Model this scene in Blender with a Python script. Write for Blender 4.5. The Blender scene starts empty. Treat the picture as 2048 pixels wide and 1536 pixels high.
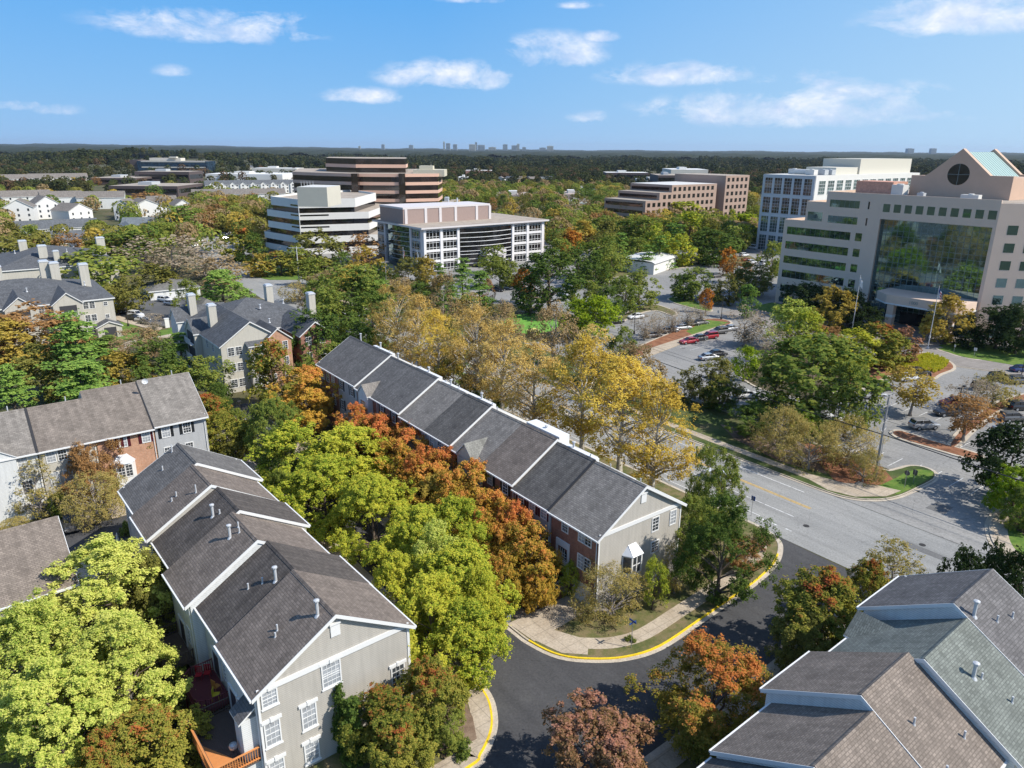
import bpy, math, random
import numpy as np
from mathutils import Vector, Matrix
R = math.radians
random.seed(7)
# ------------------------------------------------------------------ camera
SC = bpy.context.scene
COL = SC.collection
F_PX, CAM_H, PITCH, ROLL = 1450.0, 43.0, R(18.0), R(0.39)
cam_d = bpy.data.cameras.new('camera')
cam = bpy.data.objects.new('camera', cam_d)
COL.objects.link(cam)
cam_d.sensor_width = 36.0
cam_d.lens = 36.0 * F_PX / 2048.0
cam_d.clip_start = 0.5
cam_d.clip_end = 40000.0
cam.matrix_world = Matrix.Translation((0, 0, CAM_H)) @ Matrix.Rotation(R(90) - PITCH, 4, 'X') @ Matrix.Rotation(ROLL, 4, 'Z')
SC.camera = cam
# ------------------------------------------------------------------ sun and sky
SUN_DIR = Vector((0.958 * math.cos(R(44)), -0.287 * math.cos(R(44)), math.sin(R(44))))
sun_d = bpy.data.lights.new('sun', 'SUN')
sun_d.energy = 4.3
sun_d.angle = R(0.53)
sun_d.color = (1.0, 0.945, 0.86)
sun = bpy.data.objects.new('sun', sun_d)
COL.objects.link(sun)
sun.rotation_euler = SUN_DIR.to_track_quat('Z', 'Y').to_euler()
SC.view_settings.view_transform = 'Standard'
SC.view_settings.look = 'None'
SC.view_settings.exposure = 0.40
SC.view_settings.gamma = 1.0
SC.render.film_transparent = False
SC.cycles.max_bounces = 6
SC.cycles.diffuse_bounces = 3
SC.cycles.glossy_bounces = 3
SC.cycles.transmission_bounces = 4
SC.cycles.transparent_max_bounces = 6
SC.cycles.caustics_reflective = False
SC.cycles.caustics_refractive = False

world = bpy.data.worlds.new('World')
SC.world = world
world.use_nodes = True
wt = world.node_tree
wt.nodes.clear()


class NB:
    """small node-building helper"""
    def __init__(s, tree): s.t = tree
    def n(s, typ, **kw):
        nd = s.t.nodes.new(typ)
        for k, v in kw.items(): setattr(nd, k, v)
        return nd
    def link(s, a, b): s.t.links.new(a, b)
    def put(s, sock, v):
        if isinstance(v, bpy.types.NodeSocket): s.link(v, sock)
        else: sock.default_value = v
    def m(s, op, a, b=None, c=None, clamp=False):
        nd = s.n('ShaderNodeMath', operation=op, use_clamp=clamp)
        for i, x in enumerate((a, b, c)):
            if x is not None: s.put(nd.inputs[i], x)
        return nd.outputs[0]
    def mix(s, f, a, b, mode='MIX'):
        nd = s.n('ShaderNodeMix', data_type='RGBA', blend_type=mode)
        s.put(nd.inputs[0], f); s.put(nd.inputs[6], a); s.put(nd.inputs[7], b)
        return nd.outputs[2]
    def noise(s, vec, scale, detail=3.0, rough=0.55, dist=0.0):
        nd = s.n('ShaderNodeTexNoise')
        if vec is not None: s.link(vec, nd.inputs['Vector'])
        nd.inputs['Scale'].default_value = scale
        nd.inputs['Detail'].default_value = detail
        nd.inputs['Roughness'].default_value = rough
        nd.inputs['Distortion'].default_value = dist
        return nd.outputs['Fac']
    def ramp(s, fac, stops, interp='LINEAR'):
        nd = s.n('ShaderNodeValToRGB')
        cr = nd.color_ramp
        cr.interpolation = interp
        while len(cr.elements) < len(stops): cr.elements.new(0.5)
        for e, (p, c) in zip(cr.elements, stops):
            e.position = p
            e.color = (c[0], c[1], c[2], 1) if not isinstance(c, (int, float)) else (c, c, c, 1)
        s.link(fac, nd.inputs[0])
        return nd.outputs[0]
    def sep(s, vec):
        nd = s.n('ShaderNodeSeparateXYZ'); s.link(vec, nd.inputs[0]); return nd.outputs
    def comb(s, x, y, z):
        nd = s.n('ShaderNodeCombineXYZ')
        for i, v in enumerate((x, y, z)): s.put(nd.inputs[i], v)
        return nd.outputs[0]
    def mapping(s, vec, scale=(1, 1, 1), rot=(0, 0, 0)):
        nd = s.n('ShaderNodeMapping'); s.link(vec, nd.inputs[0])
        nd.inputs['Scale'].default_value = scale
        nd.inputs['Rotation'].default_value = rot
        return nd.outputs[0]


def raydir(px, py):
    dx, dy = px - 1024.0, py - 768.0
    c, s = math.cos(ROLL), math.sin(ROLL)
    x = dx * c + dy * s
    y = -dx * s + dy * c
    return Vector((x, F_PX * math.cos(PITCH) - y * math.sin(PITCH), -F_PX * math.sin(PITCH) - y * math.cos(PITCH)))


def G(px, py, z=0.0):
    """point of the place at height z seen at that point of the photograph"""
    r = raydir(px, py)
    t = (CAM_H - z) / -r.z
    return Vector((r.x * t, r.y * t, z))


def proj(x, y, z):
    v = Vector((x, y, z - CAM_H))
    f = Vector((0, math.cos(PITCH), -math.sin(PITCH)))
    d = Vector((0, -math.sin(PITCH), -math.cos(PITCH)))
    w = v.dot(f)
    X, Y = v.x / w * F_PX, v.dot(d) / w * F_PX
    c, s = math.cos(ROLL), math.sin(ROLL)
    return 1024 + X * c - Y * s, 768 + X * s + Y * c


UX, UY = 0.60971, -0.79262
def AB(a, b, z=0.0):
    """street-grid coordinates: a along the main road (towards the camera), b across it"""
    return Vector((a * UX - b * UY, a * UY + b * UX, z))
def toab(p): return (p.x * UX + p.y * UY, -p.x * UY + p.y * UX)
ROT_U = math.atan2(UY, UX)

# ---- sky and clouds by direction
nb = NB(wt)
sky = nb.n('ShaderNodeTexSky', sky_type='NISHITA')
sky.sun_disc = False
sky.sun_elevation = math.asin(SUN_DIR.z)
sky.sun_rotation = math.atan2(SUN_DIR.x, SUN_DIR.y)
sky.altitude = 100
sky.air_density = 1.0
sky.dust_density = 0.3
sky.ozone_density = 2.5
hs = nb.n('ShaderNodeHueSaturation')
hs.inputs['Saturation'].default_value = 0.95
hs.inputs['Value'].default_value = 1.0
nb.link(sky.outputs[0], hs.inputs['Color'])
tc = nb.n('ShaderNodeTexCoord')
X, Y, Z = nb.sep(tc.outputs['Generated'])
az = nb.m('ARCTAN2', X, Y)
el = nb.m('ARCSINE', Z)
cv = nb.comb(az, nb.m('MULTIPLY', el, 2.3), 0.0)
cv2 = nb.comb(az, nb.m('MULTIPLY', el, 1.9), 3.7)
n1 = nb.noise(cv2, 13.0, 10.0, 0.66, 0.35)
n2 = nb.noise(cv, 4.5, 4.0, 0.5, 0.0)
# (px centre x, flat base y, half width, height, strength)
CLOUDS = [(430, 80, 244, 63, 1.0), (520, 80, 134, 68, 0.9), (900, 176, 152, 61, 1.0), (720, 204, 92, 32, 0.75), (345, 152, 37, 22, 0.45), (1105, 132, 116, 71, 0.9), (1200, 82, 39, 24, 0.8), (1350, 168, 159, 51, 0.95), (1440, 164, 73, 44, 0.6), (1590, 248, 378, 76, 1.0), (1610, 229, 134, 95, 0.8), (1760, 232, 159, 73, 0.9), (1340, 236, 73, 41, 0.6), (1960, 62, 281, 98, 1.0), (1910, 48, 146, 61, 0.6), (30, 219, 73, 27, 0.8), (110, 228, 61, 22, 0.5), (950, 6, 73, 17, 0.6), (1160, 16, 49, 15, 0.55), (1180, 244, 51, 22, 0.5)]
best = None
for (cx, by, hw, hh, st) in CLOUDS:
    if st <= 0: continue
    c0 = raydir(cx, by - hh * .30).normalized(); c1 = raydir(cx + hw, by - hh * .30).normalized(); c2 = raydir(cx, by - hh * 1.0).normalized(); c3 = raydir(cx, by + hh * .12).normalized()
    a0, e0 = math.atan2(c0.x, c0.y), math.asin(c0.z)
    wa = abs(math.atan2(c1.x, c1.y) - a0)
    wu = abs(math.asin(c2.z) - e0); wd = abs(math.asin(c3.z) - e0)
    dx = nb.m('DIVIDE', nb.m('SUBTRACT', az, a0), wa)
    de = nb.m('SUBTRACT', el, e0)
    de = nb.m('MAXIMUM', nb.m('DIVIDE', de, wu), nb.m('DIVIDE', de, -wd))
    d2 = nb.m('ADD', nb.m('MULTIPLY', dx, dx), nb.m('MULTIPLY', de, de))
    v = nb.m('MULTIPLY', nb.m('SUBTRACT', 1.0, d2), st)
    best = v if best is None else nb.m('MAXIMUM', best, v)
dens = nb.m('ADD', nb.m('MULTIPLY', nb.m('ADD', best, 0.05), 1.25), nb.m('MULTIPLY', nb.m('SUBTRACT', n1, 0.51), 6.4))
dens = nb.m('ADD', dens, nb.m('MULTIPLY', nb.m('SUBTRACT', n2, 0.5), 1.2))
dens = nb.m('MULTIPLY', nb.m('SUBTRACT', dens, 0.0), 0.58, clamp=True)
dens = nb.m('MULTIPLY', dens, nb.m('ADD', nb.m('MULTIPLY', best, 1.3), 0.42, clamp=True), clamp=True)
dens = nb.m('MULTIPLY', nb.m('POWER', dens, 1.0), 0.92)
ccol = nb.ramp(nb.noise(cv2, 24.0, 6.0, 0.6), [(0.36, (0.50, 0.61, 0.82)), (0.60, (0.80, 0.83, 0.91))])
# clear autumn-noon gradient near the skyline, paler towards the sun side
grd = nb.ramp(nb.m('MULTIPLY', el, 1.0), [(0.0, (0.255, 0.46, 0.735)), (0.06, (0.195, 0.435, 0.745)), (0.20, (0.088, 0.350, 0.745)), (0.6, (0.09, 0.26, 0.62))])
sd = nb.m('MULTIPLY', nb.m('ADD', az, 0.10), 1.25, clamp=True)
grd = nb.mix(nb.m('MULTIPLY', sd, nb.m('SUBTRACT', 1.0, nb.m('MULTIPLY', el, 1.6, clamp=True))), grd, (0.42, 0.615, 0.80, 1))
grd = nb.mix(1.0, grd, (5.75, 5.9, 6.1, 1), 'MULTIPLY')
low = nb.m('SUBTRACT', 1.0, nb.m('MULTIPLY', nb.m('SUBTRACT', el, 0.25), 1.6, clamp=True))
skc = nb.mix(nb.m('MULTIPLY', low, 0.96), hs.outputs[0], grd)
bg1 = nb.n('ShaderNodeBackground'); nb.link(skc, bg1.inputs[0]); bg1.inputs[1].default_value = 0.148
bg2 = nb.n('ShaderNodeBackground'); nb.link(ccol, bg2.inputs[0]); bg2.inputs[1].default_value = 0.92
mx = nb.n('ShaderNodeMixShader'); nb.link(dens, mx.inputs[0]); nb.link(bg1.outputs[0], mx.inputs[1]); nb.link(bg2.outputs[0], mx.inputs[2])
wo = nb.n('ShaderNodeOutputWorld'); nb.link(mx.outputs[0], wo.inputs[0])


# ------------------------------------------------------------------ materials
MATS = {}
def new_mat(name):
    m = bpy.data.materials.new(name)
    m.use_nodes = True
    t = m.node_tree
    t.nodes.clear()
    b = NB(t)
    out = b.n('ShaderNodeOutputMaterial')
    MATS[name] = m
    return m, b, out


def principled(b, out, col, rough=0.7, metal=0.0, spec=0.5, bump=None, bdist=0.02, bstr=0.6):
    p = b.n('ShaderNodeBsdfPrincipled')
    b.put(p.inputs['Base Color'], col if isinstance(col, bpy.types.NodeSocket) else (*col, 1))
    b.put(p.inputs['Roughness'], rough)
    p.inputs['Metallic'].default_value = metal
    p.inputs['Specular IOR Level'].default_value = spec
    if bump is not None:
        bn = b.n('ShaderNodeBump')
        bn.inputs['Distance'].default_value = bdist
        bn.inputs['Strength'].default_value = bstr
        b.link(bump, bn.inputs['Height'])
        b.link(bn.outputs[0], p.inputs['Normal'])
    b.link(p.outputs[0], out.inputs[0])
    return p


def sc(c, k): return tuple(min(1.0, x * k) for x in c)


def m_plain(name, c, rough=0.6, metal=0.0, spec=0.4, var=0.12, scale=1.5):
    if name in MATS: return MATS[name]
    m, b, out = new_mat(name)
    tc = b.n('ShaderNodeTexCoord')
    n = b.noise(tc.outputs['Object'], scale, 5, 0.65)
    col = b.mix(n, (*sc(c, 1 - var), 1), (*sc(c, 1 + var), 1))
    principled(b, out, col, rough, metal, spec)
    return m


def m_shingle(name, c, w=0.42, h=0.2, streak=0.0):
    """asphalt shingles, courses parallel to the eave (object x)"""
    if name in MATS: return MATS[name]
    m, b, out = new_mat(name)
    tc = b.n('ShaderNodeTexCoord')
    o = tc.outputs['Object']
    x, y, z = b.sep(o)
    sl = b.m('ADD', b.m('MULTIPLY', y, 1.12), b.m('MULTIPLY', z, 0.02))
    v = b.comb(x, sl, 0.0)
    br = b.n('ShaderNodeTexBrick')
    b.link(v, br.inputs['Vector'])
    br.inputs['Scale'].default_value = 1.0
    br.inputs['Brick Width'].default_value = w
    br.inputs['Row Height'].default_value = h
    br.inputs['Mortar Size'].default_value = 0.028
    br.inputs['Mortar Smooth'].default_value = 0.3
    br.inputs['Bias'].default_value = -0.1
    br.inputs['Color1'].default_value = (*sc(c, 0.80), 1)
    br.inputs['Color2'].default_value = (*sc(c, 1.18), 1)
    br.inputs['Mortar'].default_value = (*sc(c, 0.68), 1)
    n = b.noise(o, 0.7, 5, 0.6)
    col = b.mix(1.0, br.outputs['Color'], b.ramp(n, [(0.3, 0.80), (0.7, 1.12)]), 'MULTIPLY')
    n2 = b.noise(b.mapping(o, (2.4, 0.22, 0.22)), 1.0, 4, 0.6)
    col = b.mix(1.0, col, b.ramp(n2, [(0.35, 0.86 - streak), (0.62, 1.05)]), 'MULTIPLY')
    n3 = b.noise(o, 14.0, 2, 0.6)
    col = b.mix(1.0, col, b.ramp(n3, [(0.3, 0.86), (0.7, 1.12)]), 'MULTIPLY')
    principled(b, out, col, 0.92, spec=0.25, bump=br.outputs['Fac'], bdist=-0.015, bstr=0.5)
    return m


def m_siding(name, c, pitch=0.16, rough=0.55):
    if name in MATS: return MATS[name]
    m, b, out = new_mat(name)
    tc = b.n('ShaderNodeTexCoord')
    o = tc.outputs['Object']
    x, y, z = b.sep(o)
    fr = b.m('FRACT', b.m('DIVIDE', z, pitch))
    line = b.m('LESS_THAN', fr, 0.2)
    n = b.noise(o, 0.6, 5, 0.65)
    n2 = b.noise(b.mapping(o, (3.0, 3.0, 0.25)), 1.0, 3, 0.6)
    col = b.mix(n, (*sc(c, 0.88), 1), (*sc(c, 1.06), 1))
    col = b.mix(1.0, col, b.ramp(n2, [(0.3, 0.9), (0.6, 1.03)]), 'MULTIPLY')
    col = b.mix(b.m('MULTIPLY', line, 0.5), col, (*sc(c, 0.45), 1))
    principled(b, out, col, rough, spec=0.35, bump=fr, bdist=0.012, bstr=0.5)
    return m


def m_brick(name, c1, c2, mortar=(0.42, 0.38, 0.33)):
    if name in MATS: return MATS[name]
    m, b, out = new_mat(name)
    tc = b.n('ShaderNodeTexCoord')
    o = tc.outputs['Object']
    x, y, z = b.sep(o)
    v = b.comb(b.m('ADD', x, y), z, 0.0)
    br = b.n('ShaderNodeTexBrick'); b.link(v, br.inputs['Vector'])
    br.inputs['Scale'].default_value = 1.0
    br.inputs['Brick Width'].default_value = 0.22
    br.inputs['Row Height'].default_value = 0.075
    br.inputs['Mortar Size'].default_value = 0.008
    br.inputs['Color1'].default_value = (*c1, 1); br.inputs['Color2'].default_value = (*c2, 1)
    br.inputs['Mortar'].default_value = (*mortar, 1)
    n = b.noise(o, 1.3, 5, 0.65)
    col = b.mix(1.0, br.outputs['Color'], b.ramp(n, [(0.3, 0.78), (0.7, 1.12)]), 'MULTIPLY')
    principled(b, out, col, 0.85, spec=0.25, bump=br.outputs['Fac'], bdist=-0.006)
    return m


def m_ground(name, stops, scale, rough=0.95, fine=6.0, bump=0.03, leaf=None, seams=None, crack=0.0, lane=0.0):
    """world-space ground material: stops of a noise ramp, optional fallen leaves and slab seams"""
    if name in MATS: return MATS[name]
    m, b, out = new_mat(name)
    g = b.n('ShaderNodeNewGeometry').outputs['Position']
    n = b.noise(g, scale, 7, 0.68)
    col = b.ramp(n, stops)
    nf = b.noise(g, fine, 4, 0.7)
    col = b.mix(1.0, col, b.ramp(nf, [(0.25, 0.72), (0.75, 1.25)]), 'MULTIPLY')
    if lane:
        vl = b.n('ShaderNodeVectorRotate', rotation_type='Z_AXIS'); b.link(g, vl.inputs['Vector'])
        vl.inputs['Angle'].default_value = -ROT_U
        n4 = b.noise(b.mapping(vl.outputs[0], (0.035, 0.85, 1.0)), 1.0, 4, 0.6)
        col = b.mix(1.0, col, b.ramp(n4, [(0.32, 1 - lane), (0.5, 1.0), (0.68, 1 + lane * .6)]), 'MULTIPLY')
        n5 = b.noise(g, 0.9, 6, 0.75)
        col = b.mix(1.0, col, b.ramp(n5, [(0.28, 1 - lane * 1.2), (0.40, 1.0)]), 'MULTIPLY')
    if crack:
        vo = b.n('ShaderNodeTexVoronoi', feature='DISTANCE_TO_EDGE'); b.link(g, vo.inputs['Vector'])
        vo.inputs['Scale'].default_value = 0.16
        wv = b.noise(g, 1.4, 4)
        d = b.m('ADD', vo.outputs['Distance'], b.m('MULTIPLY', b.m('SUBTRACT', wv, 0.5), 0.10))
        k = b.m('LESS_THAN', b.m('ABSOLUTE', d), 0.003)
        col = b.mix(b.m('MULTIPLY', k, crack), col, (0.015, 0.015, 0.016, 1))
    if seams:
        vv = b.n('ShaderNodeVectorRotate', rotation_type='Z_AXIS'); b.link(g, vv.inputs['Vector'])
        vv.inputs['Angle'].default_value = -ROT_U
        sx, sy, sz = b.sep(vv.outputs[0])
        f1 = b.m('LESS_THAN', b.m('FRACT', b.m('DIVIDE', sx, seams)), 0.035)
        f2 = b.m('LESS_THAN', b.m('FRACT', b.m('DIVIDE', sy, seams)), 0.035)
        col = b.mix(b.m('MULTIPLY', b.m('MAXIMUM', f1, f2), 0.45), col, (0.12, 0.10, 0.08, 1))
    if leaf:
        vo = b.n('ShaderNodeTexVoronoi'); b.link(g, vo.inputs['Vector']); vo.inputs['Scale'].default_value = 2.6
        sp = b.m('LESS_THAN', vo.outputs['Distance'], b.m('MULTIPLY', b.noise(g, 0.35, 3), leaf))
        lc = b.mix(b.noise(g, 3.1, 1), (0.34, 0.17, 0.05, 1), (0.50, 0.36, 0.12, 1))
        col = b.mix(sp, col, lc)
    principled(b, out, col, rough, spec=0.3, bump=nf, bdist=bump, bstr=0.5)
    return m


def m_glass(name, c, rough=0.06, metal=0.0, spec=0.8, var=0.5, scale=0.35, wav=0.0):
    if name in MATS: return MATS[name]
    m, b, out = new_mat(name)
    tc = b.n('ShaderNodeTexCoord')
    n = b.noise(tc.outputs['Object'], scale, 3, 0.6)
    col = b.mix(b.ramp(n, [(0.35, 0.0), (0.65, 1.0)]), (*sc(c, 1 - var), 1), (*sc(c, 1 + var), 1))
    bump = b.noise(tc.outputs['Object'], 0.45, 2, 0.5) if wav else None
    principled(b, out, col, rough, metal, spec, bump=bump, bdist=wav, bstr=1.0)
    return m


def m_leaf(name, cols, top=None, topz=0.6, trans=0.34, bias=0.0):
    """foliage: every leaf its own tint, clumps of lighter and darker species colour; `top` = colours that start from the crown's upper part"""
    if name in MATS: return MATS[name]
    m, b, out = new_mat(name)
    geo = b.n('ShaderNodeNewGeometry')
    rnd = geo.outputs['Random Per Island']
    tc = b.n('ShaderNodeTexCoord')
    o = tc.outputs['Object']
    oi = b.n('ShaderNodeObjectInfo')
    off = b.n('ShaderNodeVectorMath', operation='ADD')
    b.link(o, off.inputs[0])
    b.link(b.comb(b.m('MULTIPLY', oi.outputs['Random'], 37.0), b.m('MULTIPLY', oi.outputs['Random'], 19.0), 0.0), off.inputs[1])
    n = b.noise(off.outputs[0], 0.8, 4, 0.65)
    f = b.m('ADD', b.m('MULTIPLY', rnd, 0.50), b.m('MULTIPLY', n, 0.72))
    f = b.m('ADD', f, b.m('MULTIPLY', b.m('SUBTRACT', oi.outputs['Random'], 0.5), 0.22))
    f = b.m('ADD', f, bias + 0.02, clamp=True)
    k = len(cols)
    col = b.ramp(f, [(0.22 + 0.56 * i / (k - 1), c) for i, c in enumerate(cols)])
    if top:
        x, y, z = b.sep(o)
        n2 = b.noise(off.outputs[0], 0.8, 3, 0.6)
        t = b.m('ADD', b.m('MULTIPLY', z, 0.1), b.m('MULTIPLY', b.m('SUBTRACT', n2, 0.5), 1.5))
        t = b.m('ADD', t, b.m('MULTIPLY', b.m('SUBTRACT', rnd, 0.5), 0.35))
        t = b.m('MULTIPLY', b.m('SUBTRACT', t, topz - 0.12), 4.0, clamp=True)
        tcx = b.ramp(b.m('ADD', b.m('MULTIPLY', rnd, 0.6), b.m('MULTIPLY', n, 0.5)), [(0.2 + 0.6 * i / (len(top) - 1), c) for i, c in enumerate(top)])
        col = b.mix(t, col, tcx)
    d = b.n('ShaderNodeBsdfDiffuse'); b.link(col, d.inputs[0]); d.inputs['Roughness'].default_value = 0.5
    tr = b.n('ShaderNodeBsdfTranslucent'); b.link(b.mix(1.0, col, (1.0, 0.95, 0.55, 1), 'MULTIPLY'), tr.inputs[0])
    mx = b.n('ShaderNodeMixShader'); mx.inputs[0].default_value = trans
    b.link(d.outputs[0], mx.inputs[1]); b.link(tr.outputs[0], mx.inputs[2])
    b.link(mx.outputs[0], out.inputs[0])
    return m


def m_bark(name, c, c2, scale=2.0):
    if name in MATS: return MATS[name]
    m, b, out = new_mat(name)
    tc = b.n('ShaderNodeTexCoord')
    n = b.noise(b.mapping(tc.outputs['Object'], (1, 1, 0.35)), scale, 5, 0.7)
    col = b.ramp(n, [(0.4, c), (0.6, c2)])
    principled(b, out, col, 0.9, spec=0.2)
    return m


def m_paint(name, c, metal=0.0):
    if name in MATS: return MATS[name]
    m, b, out = new_mat(name)
    tc = b.n('ShaderNodeTexCoord')
    n = b.noise(tc.outputs['Object'], 3.0, 4)
    col = b.mix(n, (*sc(c, 0.9), 1), (*sc(c, 1.05), 1))
    p = principled(b, out, col, 0.32, metal, 0.5)
    p.inputs['Coat Weight'].default_value = 0.6
    p.inputs['Coat Roughness'].default_value = 0.08
    return m


# ------------------------------------------------------------------ mesh building
class MB:
    def __init__(s): s.v, s.f, s.m = [], [], []
    def face(s, pts, mi=0):
        k = len(s.v); s.v.extend([tuple(p) for p in pts]); s.f.append(tuple(range(k, k + len(pts)))); s.m.append(mi)
        return s
    def box(s, x0, x1, y0, y1, z0, z1, mi=0, top=None):
        p = [(x0, y0, z0), (x1, y0, z0), (x1, y1, z0), (x0, y1, z0), (x0, y0, z1), (x1, y0, z1), (x1, y1, z1), (x0, y1, z1)]
        k = len(s.v); s.v.extend(p)
        for q, t in (((0, 3, 2, 1), mi), ((4, 5, 6, 7), mi if top is None else top), ((0, 1, 5, 4), mi), ((1, 2, 6, 5), mi), ((2, 3, 7, 6), mi), ((3, 0, 4, 7), mi)):
            s.f.append(tuple(k + i for i in q)); s.m.append(t)
        return s
    def prism(s, poly, z0, z1, mi=0, top=None, bottom=True):
        ar = sum(poly[i][0] * poly[(i + 1) % len(poly)][1] - poly[(i + 1) % len(poly)][0] * poly[i][1] for i in range(len(poly)))
        if ar < 0: poly = poly[::-1]
        n = len(poly); k = len(s.v)
        s.v.extend([(p[0], p[1], z0) for p in poly]); s.v.extend([(p[0], p[1], z1) for p in poly])
        for i in range(n):
            j = (i + 1) % n
            s.f.append((k + i, k + j, k + n + j, k + n + i)); s.m.append(mi)
        s.f.append(tuple(k + n + i for i in range(n))); s.m.append(mi if top is None else top)
        if bottom: s.f.append(tuple(k + i for i in reversed(range(n)))); s.m.append(mi)
        return s
    def slab(s, pts, t, mi=0, side=None):
        """plate: top outline pts (3D, ccw from above), thickness t straight down"""
        side = mi if side is None else side
        n = len(pts); k = len(s.v)
        s.v.extend([tuple(p) for p in pts]); s.v.extend([(p[0], p[1], p[2] - t) for p in pts])
        s.f.append(tuple(k + i for i in range(n))); s.m.append(mi)
        s.f.append(tuple(k + n + i for i in reversed(range(n)))); s.m.append(side)
        for i in range(n):
            j = (i + 1) % n
            s.f.append((k + n + i, k + n + j, k + j, k + i)); s.m.append(side)
        return s
    def tube(s, p, q, r0, r1=None, n=6, mi=0, cap=True):
        r1 = r0 if r1 is None else r1
        p, q = Vector(p), Vector(q)
        d = (q - p)
        if d.length < 1e-6: return s
        d.normalize()
        a = d.orthogonal().normalized(); b = d.cross(a)
        k = len(s.v)
        for c, r in ((p, r0), (q, r1)):
            for i in range(n):
                t = 2 * math.pi * i / n
                s.v.append(tuple(c + (a * math.cos(t) + b * math.sin(t)) * r))
        for i in range(n):
            j = (i + 1) % n
            s.f.append((k + i, k + j, k + n + j, k + n + i)); s.m.append(mi)
        if cap:
            s.f.append(tuple(k + i for i in reversed(range(n)))); s.m.append(mi)
            s.f.append(tuple(k + n + i for i in range(n))); s.m.append(mi)
        return s
    def loft(s, rings, mi=0, cap=True):
        n = len(rings[0]); k = len(s.v)
        for r in rings: s.v.extend([tuple(p) for p in r])
        for a in range(len(rings) - 1):
            for i in range(n):
                j = (i + 1) % n
                s.f.append((k + a * n + i, k + a * n + j, k + (a + 1) * n + j, k + (a + 1) * n + i)); s.m.append(mi)
        if cap:
            s.f.append(tuple(k + i for i in reversed(range(n)))); s.m.append(mi)
            e = k + (len(rings) - 1) * n
            s.f.append(tuple(e + i for i in range(n))); s.m.append(mi)
        return s
    def mesh(s, name, mats):
        me = bpy.data.meshes.new(name)
        me.from_pydata(s.v, [], s.f)
        for m in (mats if isinstance(mats, (list, tuple)) else [mats]): me.materials.append(m)
        me.polygons.foreach_set('material_index', s.m)
        me.update()
        return me
    def build(s, name, mats, parent=None, loc=(0, 0, 0), rot=0.0, smooth=False):
        me = s.mesh(name, mats)
        if smooth: me.polygons.foreach_set('use_smooth', [True] * len(me.polygons))
        return place(name, me, parent, loc, rot)


def place(name, me, parent=None, loc=(0, 0, 0), rot=0.0):
    o = bpy.data.objects.new(name, me)
    COL.objects.link(o)
    o.location = loc
    o.rotation_euler = (0, 0, rot)
    if parent is not None: o.parent = parent
    return o


def tag(o, label=None, cat=None, group=None, kind=None):
    if label: o['label'] = label
    if cat: o['category'] = cat
    if group: o['group'] = group
    if kind: o['kind'] = kind
    return o


def thing(name, label, cat, loc=(0, 0, 0), rot=0.0, group=None):
    o = place(name, None, None, loc, rot)
    return tag(o, label, cat, group)


def numpy_mesh(name, V, Fq, mats, mi=None):
    """V (n,3); Fq (m,4) quads"""
    me = bpy.data.meshes.new(name)
    me.vertices.add(len(V)); me.vertices.foreach_set('co', np.ascontiguousarray(V, dtype=np.float32).ravel())
    me.loops.add(Fq.size); me.loops.foreach_set('vertex_index', Fq.astype(np.int32).ravel())
    me.polygons.add(len(Fq)); me.polygons.foreach_set('loop_start', np.arange(0, Fq.size, 4, dtype=np.int32))
    for m in mats: me.materials.append(m)
    if mi is not None: me.polygons.foreach_set('material_index', mi.astype(np.int32))
    me.update(calc_edges=True)
    return me


def smooth_closed(pts, sub=5, closed=True):
    """Catmull-Rom through 2D points"""
    out = []; n = len(pts)
    rng = range(n if closed else n - 1)
    for i in rng:
        p0 = pts[(i - 1) % n] if closed else pts[max(i - 1, 0)]
        p1 = pts[i]; p2 = pts[(i + 1) % n] if closed else pts[min(i + 1, n - 1)]
        p3 = pts[(i + 2) % n] if closed else pts[min(i + 2, n - 1)]
        for k in range(sub):
            t = k / sub
            out.append(tuple(0.5 * (2 * p1[c] + (p2[c] - p0[c]) * t + (2 * p0[c] - 5 * p1[c] + 4 * p2[c] - p3[c]) * t * t + (3 * p1[c] - p0[c] - 3 * p2[c] + p3[c]) * t ** 3) for c in (0, 1)))
    if not closed: out.append(tuple(pts[-1][:2]))
    return out


def offset_line(pts, d, closed=False):
    """shift a 2D polyline to its left by d"""
    out = []; n = len(pts)
    for i, p in enumerate(pts):
        a = pts[(i - 1) % n] if closed or i > 0 else p
        b = pts[(i + 1) % n] if closed or i < n - 1 else p
        dx, dy = b[0] - a[0], b[1] - a[1]
        L = math.hypot(dx, dy) or 1
        out.append((p[0] - dy / L * d, p[1] + dx / L * d))
    return out


def strip(mb, A, B, z0, z1, mi=0, sides=True):
    """ribbon between two 2D lines, top at z1, walls down to z0"""
    for i in range(len(A) - 1):
        a, b, c, d = A[i], A[i + 1], B[i + 1], B[i]
        mb.face([(d[0], d[1], z1), (c[0], c[1], z1), (b[0], b[1], z1), (a[0], a[1], z1)], mi)
        if sides:
            mb.face([(a[0], a[1], z1), (b[0], b[1], z1), (b[0], b[1], z0), (a[0], a[1], z0)], mi)
            mb.face([(d[0], d[1], z0), (c[0], c[1], z0), (c[0], c[1], z1), (d[0], d[1], z1)], mi)
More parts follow.
